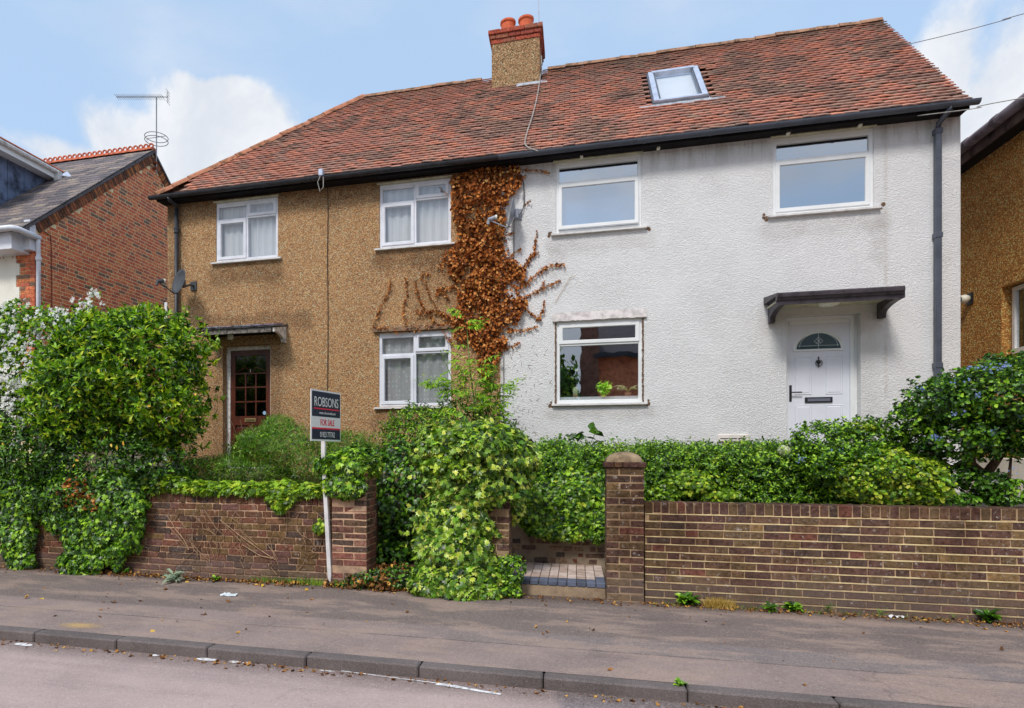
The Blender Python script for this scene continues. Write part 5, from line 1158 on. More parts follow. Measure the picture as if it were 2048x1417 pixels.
mb=MB(); mb.lathe((0,0,0),[(.001,-.07),(.06,-.05),(.07,0),(.05,.05),(.001,.06)],12); mb.v=[(XR-.08+v[2],p.y+v[1],p.z+v[0]) for v in mb.v]; mb.build('lamp_body',GLASSW,sl_,smooth=True)
mb=MB(); mb.tube([(XR-.10,p.y,p.z),(XR-.24,p.y+.02,p.z-.01)],.045,10); mb.build('sensor',IRON,sl_)
mb=MB(); mb.box(XR-.03,XR,p.y-.07,p.y+.07,p.z-.09,p.z+.09,.01); mb.build('backplate',IRON,sl_)

# ================================================================ satellite dishes, cables, sign
def dish(px,py,Y,n,rw,rh,m,label,wall,arm=.34):
    c=at(px,py,Y); n=Vector(n).normalized(); up=(Vector((0,0,1))-n*n.z).normalized(); s_=up.cross(n)
    t=thing('satellite_dish',tuple(c),label,'satellite dish'); mb=MB(); K=24; R_=6
    for sd_ in (0,1):
        for i in range(R_+1):
            r=i/R_
            for k in range(K):
                a=2*math.pi*k/K; q=c+s_*math.cos(a)*rw*r+up*math.sin(a)*rh*r+n*(.055*r*r-.055-.006*sd_); mb.v.append(tuple(q))
    for sd_ in (0,1):
        o=sd_*(R_+1)*K
        for i in range(R_):
            for k in range(K): mb.f.append((o+i*K+k,o+i*K+(k+1)%K,o+(i+1)*K+(k+1)%K,o+(i+1)*K+k)); mb.mi.append(0)
    for k in range(K): mb.f.append((R_*K+k,R_*K+(k+1)%K,(2*R_+1)*K+(k+1)%K,(2*R_+1)*K+k)); mb.mi.append(0)
    mb.build('reflector',m,t,smooth=True)
    l=c+n*arm-up*rh*.55; b=c-up*rh*.95
    mb=MB(); mb.tube([b-n*.04,b+n*.02-up*.02,l-up*.03],.010,6); mb.build('feed_arm',m,t)
    mb=MB(); mb.tube([l-up*.03,l-n*.09+up*.02],.032,10); mb.tube([l-up*.0,l-up*.10],.022,8); mb.build('feed_horn',m,t)
    mb=MB(); mb.tube([l-n*.09+up*.02,l-n*.115+up*.027],.036,12); mb.build('feed_cap',GLASSW,t)
    wq=Vector(wall); mb=MB(); mb.tube([c-n*.06,c-n*.11-up*.05,wq+Vector((0,-.1,0)),wq],.019,8); mb.box(wq.x-.06,wq.x+.06,YF-.02,YF-.001,wq.z-.08,wq.z+.08); mb.box(c.x-.03-n.x*.09,c.x+.03-n.x*.09,c.y-.03-n.y*.09,c.y+.03-n.y*.09,c.z-.09,c.z+.05,.006); mb.build('wall_mount',m,t); return t
dish(357,563,9.30,(-.45,-.87,.22),.21,.225,DISHM,'charcoal satellite dish over the black downpipe on the pebbledashed wall',at(388,573,YF))
dish(1021,426,9.42,(-.97,-.12,.18),.20,.215,DISHG,'grey satellite dish edge on beside the dead creeper',at(1036,430,YF),.30)
def cable(name,pts,r,m,label,grp=None):
    base=Vector(pts[0]); t=MB(); 
    P=[Vector(p) for p in pts]; Q=[]
    for i in range(len(P)-1):
        p0,p1,p2,p3=P[max(i-1,0)],P[i],P[i+1],P[min(i+2,len(P)-1)]
        for s in np.linspace(0,1,6,endpoint=False):
            s=float(s); Q.append(.5*((2*p1)+(-p0+p2)*s+(2*p0-5*p1+4*p2-p3)*s*s+(-p0+3*p1-3*p2+p3)*s**3))
    Q.append(P[-1]); t.tube(Q,r,5); o=t.build(name,m,None); return tag(o,label,'cable',grp)
on=lambda px,py,o=.085: tuple(onplane(px,py,slopept(0,0,o),nz))
cable('cable',[at(1083,112,YCH-.02),at(1083,132,YCH-.02),on(1081,150,.10),on(1075,190),on(1066,228),on(1055,262),on(1050,286),on(1058,296),on(1076,302)],.009,CABLEG,'thin pale cable running down the roof from the chimney')
cable('cable',[at(655,372,YF-.012),at(656,420,YF-.012),at(655,520,YF-.012),at(656,640,YF-.012),at(655,800,YF-.012),(at(655,0,YF).x,YF-.012,.9)],.006,CABLEM,'thin black cable down the pebbledash between the upper windows')
cable('cable',[at(1007,470,YF-.02),at(1005,560,YF-.02),at(1006,650,YF-.02),at(1007,760,YF-.02),(at(1006,0,YF).x,YF-.02,1.0)],.008,CABLEG,'pale cable running down the edge of the white wall through the creeper')
cable('cable',[at(1037,351,YF-.03),at(1046,362,YF-.03),at(1048,390,YF-.03),at(1047,415,YF-.03),at(1039,431,YF-.05)],.007,CABLEM,'short black cable looping from the eaves to the grey dish')
cable('cable',[at(1028,440,YF-.03),at(1028,480,YF-.02),at(1027,520,YF-.02),at(1026,560,YF-.02)],.006,CABLEM,'thin dark cable hanging below the grey dish')
a=at(1812,90,YE+.8); b=at(2100,14,9.2); cable('overhead_wire',[a.lerp(b,s)-Vector((0,0,.02*math.sin(min(s,1)*math.pi))) for s in (0,.25,.5,.75,1,4)],.005,plain('grey_wire',C(110,112,118),.6),'dark overhead wire crossing above the right roof corner')
a=at(1835,232,YE-.02); b=at(2048,196,9.0); e_=b+(b-a)*4; cable('overhead_wire',[a,a.lerp(b,.25)-Vector((0,0,.015)),a.lerp(b,.6)-Vector((0,0,.03)),b,e_],.006,CABLEG,'pale overhead wire stretched from the gutter of the white house')
p=at(644,350,YE-.06); t=thing('cable_clamp',tuple(p),'small grey clamp with looped cable on the gutter above the pebbledash','clamp')
mb=MB(); mb.box(p.x-.035,p.x+.035,YE-.13,YE-.05,p.z-.04,p.z+.07,.008); mb.build('clamp_body',ALU,t)
mb=MB(); mb.tube([(p.x,YE-.13,p.z-.05),(p.x-.05,YE-.12,p.z-.14),(p.x-.02,YE-.1,p.z-.28),(p.x+.04,YE-.1,p.z-.22),(p.x+.04,YE-.1,p.z-.05)],.008,5); mb.build('looped_cable',CABLEG,t)
# for sale board
def camspace(lat,dep,z): return Vector((lat*PC-dep*PS,lat*PS+dep*PC,z))
bl,brr=camspace(-1.123,6.75,0),camspace(-.870,7.30,0); bx=(brr-bl).normalized(); BWD=(brr-bl).length; BZ=1.5+(905-883)/178.; BH=.565
cb=(bl+brr)/2; pb=Vector((cb.x+.03,6.56,0)); FS=thing('estate_agent_board',(cb.x,cb.y,0),'navy and white for sale board on a tall white post before the brick wall','sign')
pn=Vector((bx.y,-bx.x,0)).normalized(); 
if pn.dot(-cb)<0: pn=-pn
def bq(name,u0,u1,v0,v1,off,th,m):
    mb=MB(); P=[bl+bx*u+Vector((0,0,BZ+v))+pn*o for o in(off-th,off) for u,v in((u0,v0),(u1,v0),(u1,v1),(u0,v1))]; mb.add(P,[(0,3,2,1),(4,5,6,7),(0,1,5,4),(1,2,6,5),(2,3,7,6),(3,0,4,7)]); return mb.build(name,m,FS)
NAVY=plain('navy_print',C(22,34,62,1.1),.4,.4,.05); WHT=plain('white_print',C(236,238,244,1.3),.4,.4,.04,3); RED=plain('red_print',C(200,26,60,1.5),.4,.4,.05)
bq('board',0,BWD,0,BH,0,.008,WHT); bq('navy_panel',.018,BWD-.012,.272,BH-.018,.0015,.0012,NAVY); bq('navy_panel',.018,BWD-.012,.02,.132,.0015,.0012,NAVY)
bq('red_stripe',.018,BWD-.012,.132,.15,.0018,.0012,RED); bq('red_underline',.05,BWD-.035,.352,.366,.003,.001,RED)
rz=math.atan2(bx.y,bx.x); rot=(math.pi/2,0,rz)
def bt(s,size,m,u,v,sx): text(s,size,m,FS,'lettering',bl+bx*u+Vector((0,0,BZ+v))+pn*.004,rot,sx)
bt('ROBSONS',.15,WHT,BWD/2,.385,.74); bt('www.robsonsweb.com',.045,WHT,BWD/2+.02,.30,.8); bt('FOR SALE',.10,RED,BWD/2+.02,.175,.68); bt('01923 777762',.085,WHT,BWD/2+.02,.045,.62)
ptop=cb-pn*.03; mb=MB(); w_=.022; pbase=atZ(659,1172,-.005); pbase.y=6.60; hp=Vector((ptop.x,ptop.y,BZ+.05))
A=[Vector((pbase.x-.006,pbase.y-.012,-.02)),Vector((pbase.x+.006,pbase.y-.012,-.02)),Vector((pbase.x+.006,pbase.y+.012,-.02)),Vector((pbase.x-.006,pbase.y+.012,-.02))]
d1=Vector((pbase.x,pbase.y,.12)); B1=[d1+Vector((sx*w_,sy*w_,0)) for sx,sy in((-1,-1),(1,-1),(1,1),(-1,1))]; tq=Vector((cb.x+.012,cb.y,0))-pn*.05; M1,T1=[[Vector((tq.x,tq.y,zz))+Vector((sx*w_,sy*w_,0)) for sx,sy in((-1,-1),(1,-1),(1,1),(-1,1))] for zz in (BZ-.12,BZ+BH-.1)]
mb.add(A+B1+M1+T1,[(k*4+i,k*4+(i+1)%4,k*4+4+(i+1)%4,k*4+4+i) for k in range(3) for i in range(4)]+[(12,13,14,15)]); mb.build('post',POSTW,FS)
# ================================================================ what the front windows mirror: the other side of the road
OH=thing('brick_house',(6,-9,0),'brown brick house with slate roof facing from across the road','house')
ox=at(1197,700,2*YF+9).x; mb=MB(); mb.box(ox,ox+12,-16,-9,-.1,5.85); mb.build('front_wall',plain('red_brown_brickwork',C(170,104,74,2.0),.9,.1,.3,6),OH)
mb=MB(); mb.prism([(-8.6,5.7),(-12.5,8.9),(-16.4,5.7)],ox-.2,ox+12); mb.build('roof',SLATE,OH); mb=MB(); mb.box(ox-.2,ox+12,-8.64,-8.5,5.55,5.75); mb.build('gutter',BLACK,OH)
mb=MB(); mb.box(ox-.75,ox-.02,-9.6,-8.6,-.1,9.2); mb.build('chimney_breast',plain('dull_brown_brickwork',C(128,92,76),.9,.1,.3,6),OH)
mb=MB(); mb.ring(ox+2.3,ox+4.0,1.0,3.3,.09,-8.99,-9.05) ; mb.v=[(v[0],-17.98-v[1]+.02,v[2]) for v in mb.v]; wn=mb.build('window',UPVC,OH)
mb=MB(); mb.add([(ox+2.3,-8.985,1),(ox+4,-8.985,1),(ox+4,-8.985,3.3),(ox+2.3,-8.985,3.3)],[(0,3,2,1)]); mb.build('pane',PANE_B,wn)
OT=thing('broadleaf_tree',(-3.5,-9,0),'large green tree facing from across the road','tree')
B_=[(-3.6,-9,5.2,2.6,2.2,2.6),(-1.6,-8.7,3.8,1.9,1.8,2.2),(-5.8,-9,4.4,2.2,2,2.2),(-2.2,-9,2.0,1.8,1.6,1.6)]
P,N=cloud(B_,17000,.25,.3,1.2,1.0,3); N[:,1]*=1; leaves('foliage',P,N,rng.uniform(.2,.36,len(P)),OVALW,LF_HEDGE,OT)
mb=MB(); mb.tube([(-3.4,-9,-.1),(-3.5,-9,2),(-3.6,-9,5)],[.28,.22,.1],9); mb.build('trunk',BARK,OT,smooth=True)
def blocker_house(x0,x1,label,m1):  # unseen houses, added to block low sky light and to be mirrored
    h=thing('brick_house',((x0+x1)/2,-11,0),label,'house'); mb=MB(); mb.box(x0,x1,-18,-10,-.1,5.6); mb.build('front_wall',m1,h); mb=MB(); mb.prism([(-9.6,5.5),(-14,8.6),(-18.4,5.5)],x0-.2,x1+.2); mb.build('roof',SLATE,h)
    for k in range(3):
        for zz in (1,3.5):
            xw=x0+1+k*(x1-x0-2)/2.4; mb=MB(); mb.box(xw,xw+1.2,-10.001,-9.98,zz,zz+1.2); w_=mb.build('window',UPVC,h); mb=MB(); mb.add([(xw+.07,-9.975,zz+.07),(xw+1.13,-9.975,zz+.07),(xw+1.13,-9.975,zz+1.13),(xw+.07,-9.975,zz+1.13)],[(0,3,2,1)]); mb.build('pane',PANE_B,w_)
blocker_house(-21,-8,'unseen wide brick house added to block low sky light, across the road behind the photographer, left of the tree',plain('far_brick',C(160,104,76),.9,.1,.3,6)); blocker_house(20,34,'unseen pale rendered house added to block low sky light, across the road behind the photographer, far right',CREAM)
LONGW=T_oval(.36,.07,.12)
# ================================================================ climbing and garden plants
def poly_in(pt,poly):
    x,y=pt; ins=False; n=len(poly)
    for i in range(n):
        x1,y1=poly[i]; x2,y2=poly[(i+1)%n]
        if (y1>y)!=(y2>y) and x<(x2-x1)*(y-y1)/(y2-y1)+x1: ins=not ins
    return ins
# --- the withered creeper on the house front
DC=thing('climbing_ivy',(at(965,0,YF).x,YF-.05,1.0),'withered brown ivy creeper covering the join between the tan and white walls','creeper')
body=[(903,352),(950,334),(1040,330),(1042,372),(1018,392),(1010,420),(1008,470),(1024,512),(1052,538),(1046,580),(1056,606),(1036,640),(1020,672),(1004,700),(990,730),(974,760),(960,742),(952,700),(930,684),(912,676),(904,640),(918,600),(905,560),(893,530),(902,500),(918,470),(904,420)]
Pts=[];Ns=[];Sz=[]
while len(Pts)<5600:
    px,py=random.uniform(885,1060),random.uniform(330,765)
    if not poly_in((px,py),body): continue
    d=mnoise.noise(Vector((px*.02,py*.02,1)))
    if d<-.22 and random.random()<.7: continue
    Pts.append(at(px,py,YF-.015-random.random()**1.6*(.10+.08*d))); Ns.append((0,-1,.25)); Sz.append(random.uniform(.03,.075))
tend=[([(745,655),(756,628),(766,604),(778,580),(782,558)],5),([(812,650),(806,620),(814,590),(812,555)],5),([(905,690),(882,655),(856,628),(838,598),(830,560)],5.5),([(840,560),(846,548),(862,548)],4),([(850,560),(856,585),(872,612),(884,634),(900,640)],5),([(750,656),(800,662),(850,655),(910,645)],10),([(830,628),(870,622),(905,636)],12),([(880,540),(886,520),(894,500)],12),([(872,580),(900,574),(915,566)],10),([(870,595),(880,580),(900,600)],8),
 ([(1020,560),(1050,535),(1068,505),(1074,462)],7),([(1040,545),(1060,512),(1078,503)],8),([(1030,580),(1060,560),(1090,535),(1122,527),(1130,532)],9),([(1030,610),(1058,590),(1090,575),(1120,560)],7),([(1080,580),(1090,560)],5),([(1010,520),(1030,505),(1042,497)],6),([(1010,620),(1040,610),(1070,632),(1082,640)],8),([(1076,640),(1086,620),(1088,602)],6),([(1020,660),(1050,660),(1076,652)],6),([(1000,700),(1030,690),(1040,684)],7),
 ([(1010,400),(1034,372),(1050,350)],8),([(1040,340),(1080,340),(1100,346)],5),([(1036,364),(1046,352)],6),([(1010,470),(1030,466)],5),([(1048,410),(1062,400)],4),([(980,760),(968,772)],8),([(895,390),(880,375)],3),([(1030,560),(1056,566)],9),([(1010,546),(1040,556)],10)]
stm=MB()
for pts,wd in tend:
    W3=[at(x,y,YF-.012) for x,y in pts]; stm.tube(W3,.004,4)
    for i in range(len(pts)-1):
        (x0,y0),(x1,y1)=pts[i],pts[i+1]; n=int(math.hypot(x1-x0,y1-y0)*wd*.15)+2
        for k in range(n):
            s=random.random(); f=1-.5*(i+s)/(len(pts)-1)
            Pts.append(at(x0+(x1-x0)*s+random.gauss(0,wd*.30*f),y0+(y1-y0)*s+random.gauss(0,wd*.30*f),YF-random.uniform(.01,.05))); Ns.append((0,-1,.25)); Sz.append(random.uniform(.018,.044))
for x,n in ((1120,.0),):
    pass
for pts in ([(1110,606),(1140,556),(1150,552)],[(965,760),(960,650),(975,500),(990,350)],[(985,740),(1000,600),(1010,450)],[(945,700),(940,560),(930,400)],[(1004,560),(996,640),(992,700)],[(1000,345),(1005,420),(1000,500)]):
    stm.tube([at(x,y,YF-.02) for x,y in pts],.0035,4)
stm.build('stem',STEMT,DC)
leaves('foliage',np.array([tuple(p) for p in Pts]),np.array(Ns),np.array(Sz),CRISP,LF_DEAD,DC,tip=(0,-.3,-1),jit=.55,tipj=.6,kind=None)
# small old ivy roots left on the white wall
mb=MB()
for k in range(120):
    px,py=random.gauss(1040,34),random.uniform(690,880)
    if px<1008: continue
    a=random.uniform(0,6.28); l=random.uniform(3,9); p0=at(px,py,YF-.004); p1=at(px+math.cos(a)*l,py+math.sin(a)*l,YF-.004); mb.tube([p0,p0.lerp(p1,.5)+Vector((0,0,.01)),p1],.0022,3)
mb.build('stem',plain('ivy_root_scar',C(130,116,104),.9,.1,.2,20),DC,kind='stuff')

def shrub(name,label,cat,base,blobs,specs,seed,group=None,stems=None,lump=.30,shell=.18,lf=2.2,zmin=None,front=.25,tip=None,shoot=None):
    t=thing(name,tuple(base),label,cat,group)
    for i,(n,size,tm,mt,nm) in enumerate(specs):
        k,wh=shoot if shoot else (2,3); per=2*k+wh
        P,N=cloud(blobs,n//per,shell*(1 if i==0 else 1.2),lump,lf,front,seed+i,zmin); P,N,T_=shoots(P,N,(size[1]*.8,size[1]*2.4),k,.35,.5,.8,wh)
        leaves_dir(nm,P,N,T_,rng.uniform(size[0],size[1],len(P)),tm,mt,t)
    if stems: twigs('stem',base,stems,BARK,t)
    return t
# --- left corner: mock orange, laurel and the dark ivy below them
b1=[blob(60,690,7.5,110,60,.6),blob(130,800,7.3,80,80,.6),blob(20,760,7.3,120,110,.7),blob(110,720,7.4,100,70,.6),blob(-80,820,7.2,130,170,.8),blob(170,690,7.6,70,50,.5),blob(40,870,7.1,110,90,.6)]
mo_=shrub('flowering_shrub','tall green shrub with clusters of white blossom at the left edge','shrub',at(40,1000,7.3),b1,[(19000,(.035,.07),OVALW,LF_HEDGE,'foliage'),(12000,(.04,.075),OVALW,LF_PHOT,'foliage')],1,stems=[at(100,720,7.4),at(20,760,7.3),at(-50,850,7.2),at(170,690,7.5)])
def sprig(parent,pts,Y,n,mt,size,tm=OVALW,sp=6,r=.007,sm=STEMG):
    W3=[at(x,y,Y) for x,y in pts]; mb=MB(); mb.tube(W3,[r*(1-.6*i/(len(W3)-1)) for i in range(len(W3))],5); mb.build('stem',sm,parent)
    P=[]
    for k in range(n):
        s=random.random()*(len(pts)-1); i=int(s); f=s-i; a,b_=W3[i],W3[min(i+1,len(W3)-1)]; P.append(a.lerp(b_,f)+Vector((random.gauss(0,1),random.gauss(0,1),random.gauss(0,1)))*sp*.001)
    P=np.array([tuple(p) for p in P]); return leaves('foliage',P,rng.normal(0,1,(n,3))+np.array([0,-.5,.6]),rng.uniform(size[0],size[1],n),tm,mt,parent,jit=.4,kind=None)
for pts in ([(150,690),(168,640),(176,600),(188,585)],[(120,700),(150,640),(190,606)],[(60,690),(52,650),(48,610)],[(200,690),(214,650),(230,630)],[(240,700),(262,664),(280,640)],[(20,680),(10,650),(4,636)]):
    sprig(mo_,pts,7.45,46,LF_PHOT,(.04,.065),sp=32)
fl=[]
def flowers(parent,pts,Y,per,spread,mt,size,name='blossom'):
    P=[]
    for (x,y,n) in pts:
        for k in range(n):
            c=at(x+random.gauss(0,spread),y+random.gauss(0,spread*.8),Y-random.random()*.1)
            for j in range(per): P.append(c+Vector((random.gauss(0,.02),random.gauss(0,.02),random.gauss(0,.02))))
    P=np.array([tuple(p) for p in P]); return leaves(name,P,np.tile([0,-1,.35],(len(P),1))+0.,rng.uniform(size[0],size[1],len(P)),STAR,mt,parent,jit=.35,kind=None)
def on_surface(parent,blobs,regions,n,size,mt,name,per=5,seed=0,shell=.04,spread=.022):
    P,N=cloud(blobs,n,shell,.30,2.2,.1,seed); keep=[]
    for p,nn in zip(P,N):
        u=p[0]*PC+p[1]*PS; v=-p[0]*PS+p[1]*PC; px=CX+F*u/v; py=HZ-F*(p[2]-CAMZ)/v
        if nn[1]<.1 and any(random.random()<w_*math.exp(-((px-x)/sx)**2-((py-y)/sy)**2) for x,y,sx,sy,w_ in regions):
            for k in range(per): keep.append(p+nn*.16+np.array([random.gauss(0,spread) for _ in range(3)])+np.array([0,-.08,0]))
    P=np.array(keep); leaves(name,P,np.tile([0,-1,.45],(len(P),1))+0.,rng.uniform(size[0],size[1],len(P)),STAR,mt,parent,jit=.4,kind=None)
on_surface(mo_,b1,[(60,735,80,50,1),(20,800,60,50,.7),(115,760,50,50,.8),(20,670,60,40,.4),(180,650,60,40,.35),(30,700,60,40,.6)],2600,(.02,.034),PETAL,'blossom',5,1)
flowers(mo_,[(182,590,4),(190,600,3),(156,606,1),(95,640,1),(146,624,1),(200,606,1),(140,645,2),(155,660,2),(230,640,2),(252,640,2),(176,610,2),(36,603,1),(110,645,1),(186,700,1),(155,710,1),(60,820,3),(12,830,2),(68,800,2)],7.15,6,7,PETAL,(.02,.03))
b2=[blob(255,735,7.1,112,80,.75),blob(338,790,7.1,54,76,.6),blob(215,730,7.1,56,56,.5),blob(300,700,7.3,90,52,.5),blob(210,800,7.0,120,80,.6),blob(335,850,7.2,44,46,.4)]
la=shrub('laurel_bush','rounded laurel bush with glossy light green leaves beside the pebbledashed wall','bush',at(260,960,7.2),b2,[(15500,(.055,.105),LONGW,LF_PHOT,'foliage'),(6500,(.05,.09),OVAL,LF_HEDGE,'foliage'),(3000,(.05,.09),OVAL,LF_DARK,'foliage')],2,stems=[at(262,740,7.1),at(330,800,7.1),at(200,760,7.0),at(300,700,7.2)],shoot=(1,6))
for pts in ([(300,700),(310,650),(322,620)],[(350,720),(368,650),(372,610)],[(380,740),(400,690),(412,660)],[(240,690),(246,650),(232,630)],[(395,700),(425,680),(436,690)]):
    sprig(la,pts,7.3,34,LF_IVYB,(.035,.06),sp=28)
sprig(la,[(440,660),(430,690),(424,700)],9.0,9,LF_IVYB,(.06,.08),sp=15)
b3=[blob(80,900,6.95,130,90,.5),blob(220,930,6.85,110,80,.45),blob(310,930,6.95,70,50,.4),blob(0,960,6.9,90,110,.45),blob(150,1000,6.75,90,60,.3)]
ev=shrub('evergreen_bush','dark evergreen bush beneath the white flowering shrub with a few yellow leaves','bush',at(150,1040,6.9),b3,[(13000,(.04,.075),OVAL,LF_DARK,'foliage'),(2600,(.04,.07),OVAL,LF_HEDGE,'foliage')],3,lump=.42,shell=.24,stems=[at(80,880,6.9),at(220,900,6.85),at(310,920,6.9)])
P=np.array([tuple(at(x,y,6.42)) for x,y in ((234,891),(248,892),(150,921),(152,928),(224,895),(5,885),(392,792),(294,812),(20,930),(58,770),(145,990),(185,955))]); leaves('yellow_leaf',P,np.tile([0.,-1,.2],(len(P),1)),np.full(len(P),.06),OVAL,LF_YEL,ev,jit=.3,kind=None)
P,N=cloud([blob(150,985,6.5,34,34,.12),blob(190,1000,6.5,20,30,.1)],260,.3,.2,3,.3,5); leaves('withered_foliage',P,N,rng.uniform(.04,.07,len(P)),CRISP,LF_DEAD,ev,kind=None)
def hanging(label,blobs,n,seed,mt=LF_IVY,size=(.045,.075),name='hanging_ivy',cat='ivy',stempts=(),n2=0,mt2=None,lump=.32,shell=.22,tip=(0,-.25,-1),front=.05,base=None,tm=IVY,group=None,tipj=.7,jit=.5,zmin=.0,nup=.45):
    t=thing(name,base or tuple(Vector(blobs[0][:3])),label,cat,group)
    P,N=cloud(blobs,n,shell,lump,3.2,front,seed,zmin); leaves('foliage',P,N+np.array([0,-.25,nup]),rng.uniform(size[0],size[1],len(P)),tm,mt,t,tip=tip,jit=jit,tipj=tipj,kind=None)
    if n2: P,N=cloud(blobs,n2,shell*.8,lump,3.2,front,seed,zmin); leaves('foliage',P,N+np.array([0,-.25,nup]),rng.uniform(size[0],size[1],len(P)),tm,mt2,t,tip=tip,jit=jit,tipj=tipj,kind=None)
    if stempts:
        mb=MB()
        for pts in stempts: mb.tube([at(x,y,Y) for x,y,Y in pts],.009,5)
        mb.build('stem',BARK,t)
    return t
hanging('ivy curtain hanging to the pavement at the far left end of the brick wall',[blob(40,1000,6.62,46,60,.14),blob(36,1070,6.6,36,50,.12),blob(48,1120,6.58,26,26,.1)],2300,21,LF_IVY)
hanging('broad ivy curtain hanging over the wall to the pavement below the dark evergreen bush',[blob(215,1000,6.6,75,60,.18),blob(180,1060,6.57,62,60,.16),blob(165,1120,6.52,48,36,.14),blob(140,1010,6.6,50,60,.15),blob(255,1050,6.6,34,54,.12),blob(225,1100,6.58,26,36,.1)],5600,22,LF_IVY,n2=1500,mt2=LF_HEDGE)
hanging('bright green ivy draped along the top of the left brick wall',[blob(330,968,6.78,70,17,.16),blob(420,976,6.76,70,14,.15),blob(500,978,6.76,60,15,.15),blob(565,985,6.70,36,26,.12),blob(610,980,6.74,44,16,.14),blob(284,960,6.75,40,26,.16),blob(560,1005,6.64,14,18,.05)],3600,23,LF_IVYB,size=(.05,.085),tip=(0,-.6,-.5),nup=.9)
hanging('small ivy sprig growing out of the brick wall beside the white post',[blob(640,1052,6.62,12,16,.06)],60,24,LF_IVYB,(.04,.06))
hanging('dark ivy cap crowning the pinkish pillar behind the sale board post',[blob(700,930,6.74,54,34,.26),blob(690,965,6.62,40,26,.14),blob(728,925,6.75,34,26,.2)],3000,25,LF_IVY,n2=900,mt2=LF_IVYB,size=(.05,.09))
# --- feathery bank in front of the tan house
fb=thing('feathery_plants',(at(480,930,7.6).x,7.6,.9),'bank of feathery green asparagus like stems in front of the brown door','plants')
B_=[blob(560,905,7.7,90,50,.5),blob(470,945,7.5,110,38,.4),blob(380,955,7.4,70,30,.35),blob(620,930,7.7,60,50,.4),blob(560,860,7.9,34,28,.3),blob(700,905,7.9,60,40,.4),blob(520,880,7.9,34,24,.3),blob(320,962,7.3,40,26,.3)]
P,N=cloud(B_,26000,.22,.38,3.2,.2,31,.9); leaves('foliage',P,N+np.array([0,-.1,.4]),rng.uniform(.05,.11,len(P)),BLADE,LF_FERN,fb,tip=(0,-.1,.5),tipj=.7,kind='stuff')
P,N=cloud(B_,7000,.30,.30,3.2,.2,32,.9); leaves('foliage',P,N,rng.uniform(.02,.04,len(P)),SMALL,LF_HEDGE,fb,kind='stuff')
mb=MB()
for k in range(60):
    x=random.uniform(420,650); y=random.uniform(850,930); p=at(x,y+40,7.6); q=at(x+random.uniform(-40,40),y-random.uniform(0,30),7.45); mb.tube([p,p.lerp(q,.5)+Vector((random.uniform(-.05,.05),0,.03)),q],.0035,4)
mb.build('stem',STEMT,fb)
# --- bush in the left opening and behind the mound
hanging('dark ivy bush filling the left hand gateway between the pillars',[blob(800,960,7.6,80,70,.4),blob(780,1040,7.5,60,70,.3),blob(850,1000,7.6,70,90,.4),blob(770,1105,7.35,50,30,.25),blob(730,980,7.8,50,80,.4)],5200,41,LF_DARK,size=(.04,.065),n2=2200,mt2=LF_IVY)
shrub('green_bush','loose mid green bush below the lace curtained window','bush',at(850,900,8.6),[blob(840,860,8.7,60,36,.4),blob(930,850,8.8,70,50,.4),blob(880,890,8.5,90,40,.4),blob(980,880,8.8,50,40,.3),blob(800,880,8.5,40,30,.3)],[(6500,(.03,.06),OVAL,LF_HEDGE,'foliage'),(2000,(.03,.05),OVAL,LF_FERN,'foliage')],42,lump=.35)
# --- ash seedling
ash=thing('ash_seedling',(at(960,900,8.5).x,8.5,.9),'slender light green sapling with feathery leaves rising before the lace curtained window','sapling')
lf_=[];ln_=[];lt_=[];lsz=[]
stems_=[[(958,900),(948,800),(940,740),(934,660),(925,625)],[(965,900),(985,830),(1000,780),(1004,770)],[(950,880),(920,820),(905,760),(880,700)],[(945,840),(915,800),(880,780),(868,762)],[(960,860),(950,780),(965,720)],[(940,880),(900,840),(860,830)],[(955,870),(980,810),(985,760)]]
for si,pts in enumerate(stems_):
    W3=[at(x,y,8.5+random.uniform(-.2,.2)) for x,y in pts]; mb=MB(); mb.tube(W3,[.012-.008*i/(len(W3)-1) for i in range(len(W3))],5); mb.build('stem',STEMG,ash)
    for k in range(20 if si<2 else 15):
        s=(.25+.75*random.random())*(len(W3)-1); i=min(int(s),len(W3)-2); p=W3[i].lerp(W3[i+1],s-i)
        a=random.uniform(-1,1); dr=Vector((math.copysign(random.uniform(.5,1),a),random.uniform(-.7,.3),random.uniform(-.1,.55))).normalized(); LN=random.uniform(.16,.30); sd_=dr.cross(Vector((0,0,1))).normalized()
        mb=None
        for j in range(7):
            q=p+dr*LN*(j+1)/7.+Vector((0,0,-.04*(j/6)**2))
            for s2 in (-1,1): lf_.append(q); lt_.append(sd_*s2+dr*.7); ln_.append((0,-.4,1)); lsz.append(.095*(1-.4*abs(j-3)/3)+.012)
        lf_.append(p+dr*LN*1.1); lt_.append(dr); ln_.append((0,-.4,1)); lsz.append(.07)
P=np.array([tuple(v) for v in lf_]); T_=np.array([tuple(v) for v in lt_]); N=np.array(ln_,float)
V_,F_,R_=leafmesh(P,N,np.array(lsz),LONG,T_,.22,.12); base=WL[ash.name]; me=rawmesh('foliage',V_-np.array(base),F_,LF_ASH,{'rim':R_}); o=bpy.data.objects.new('foliage',me); link(o,ash,base)
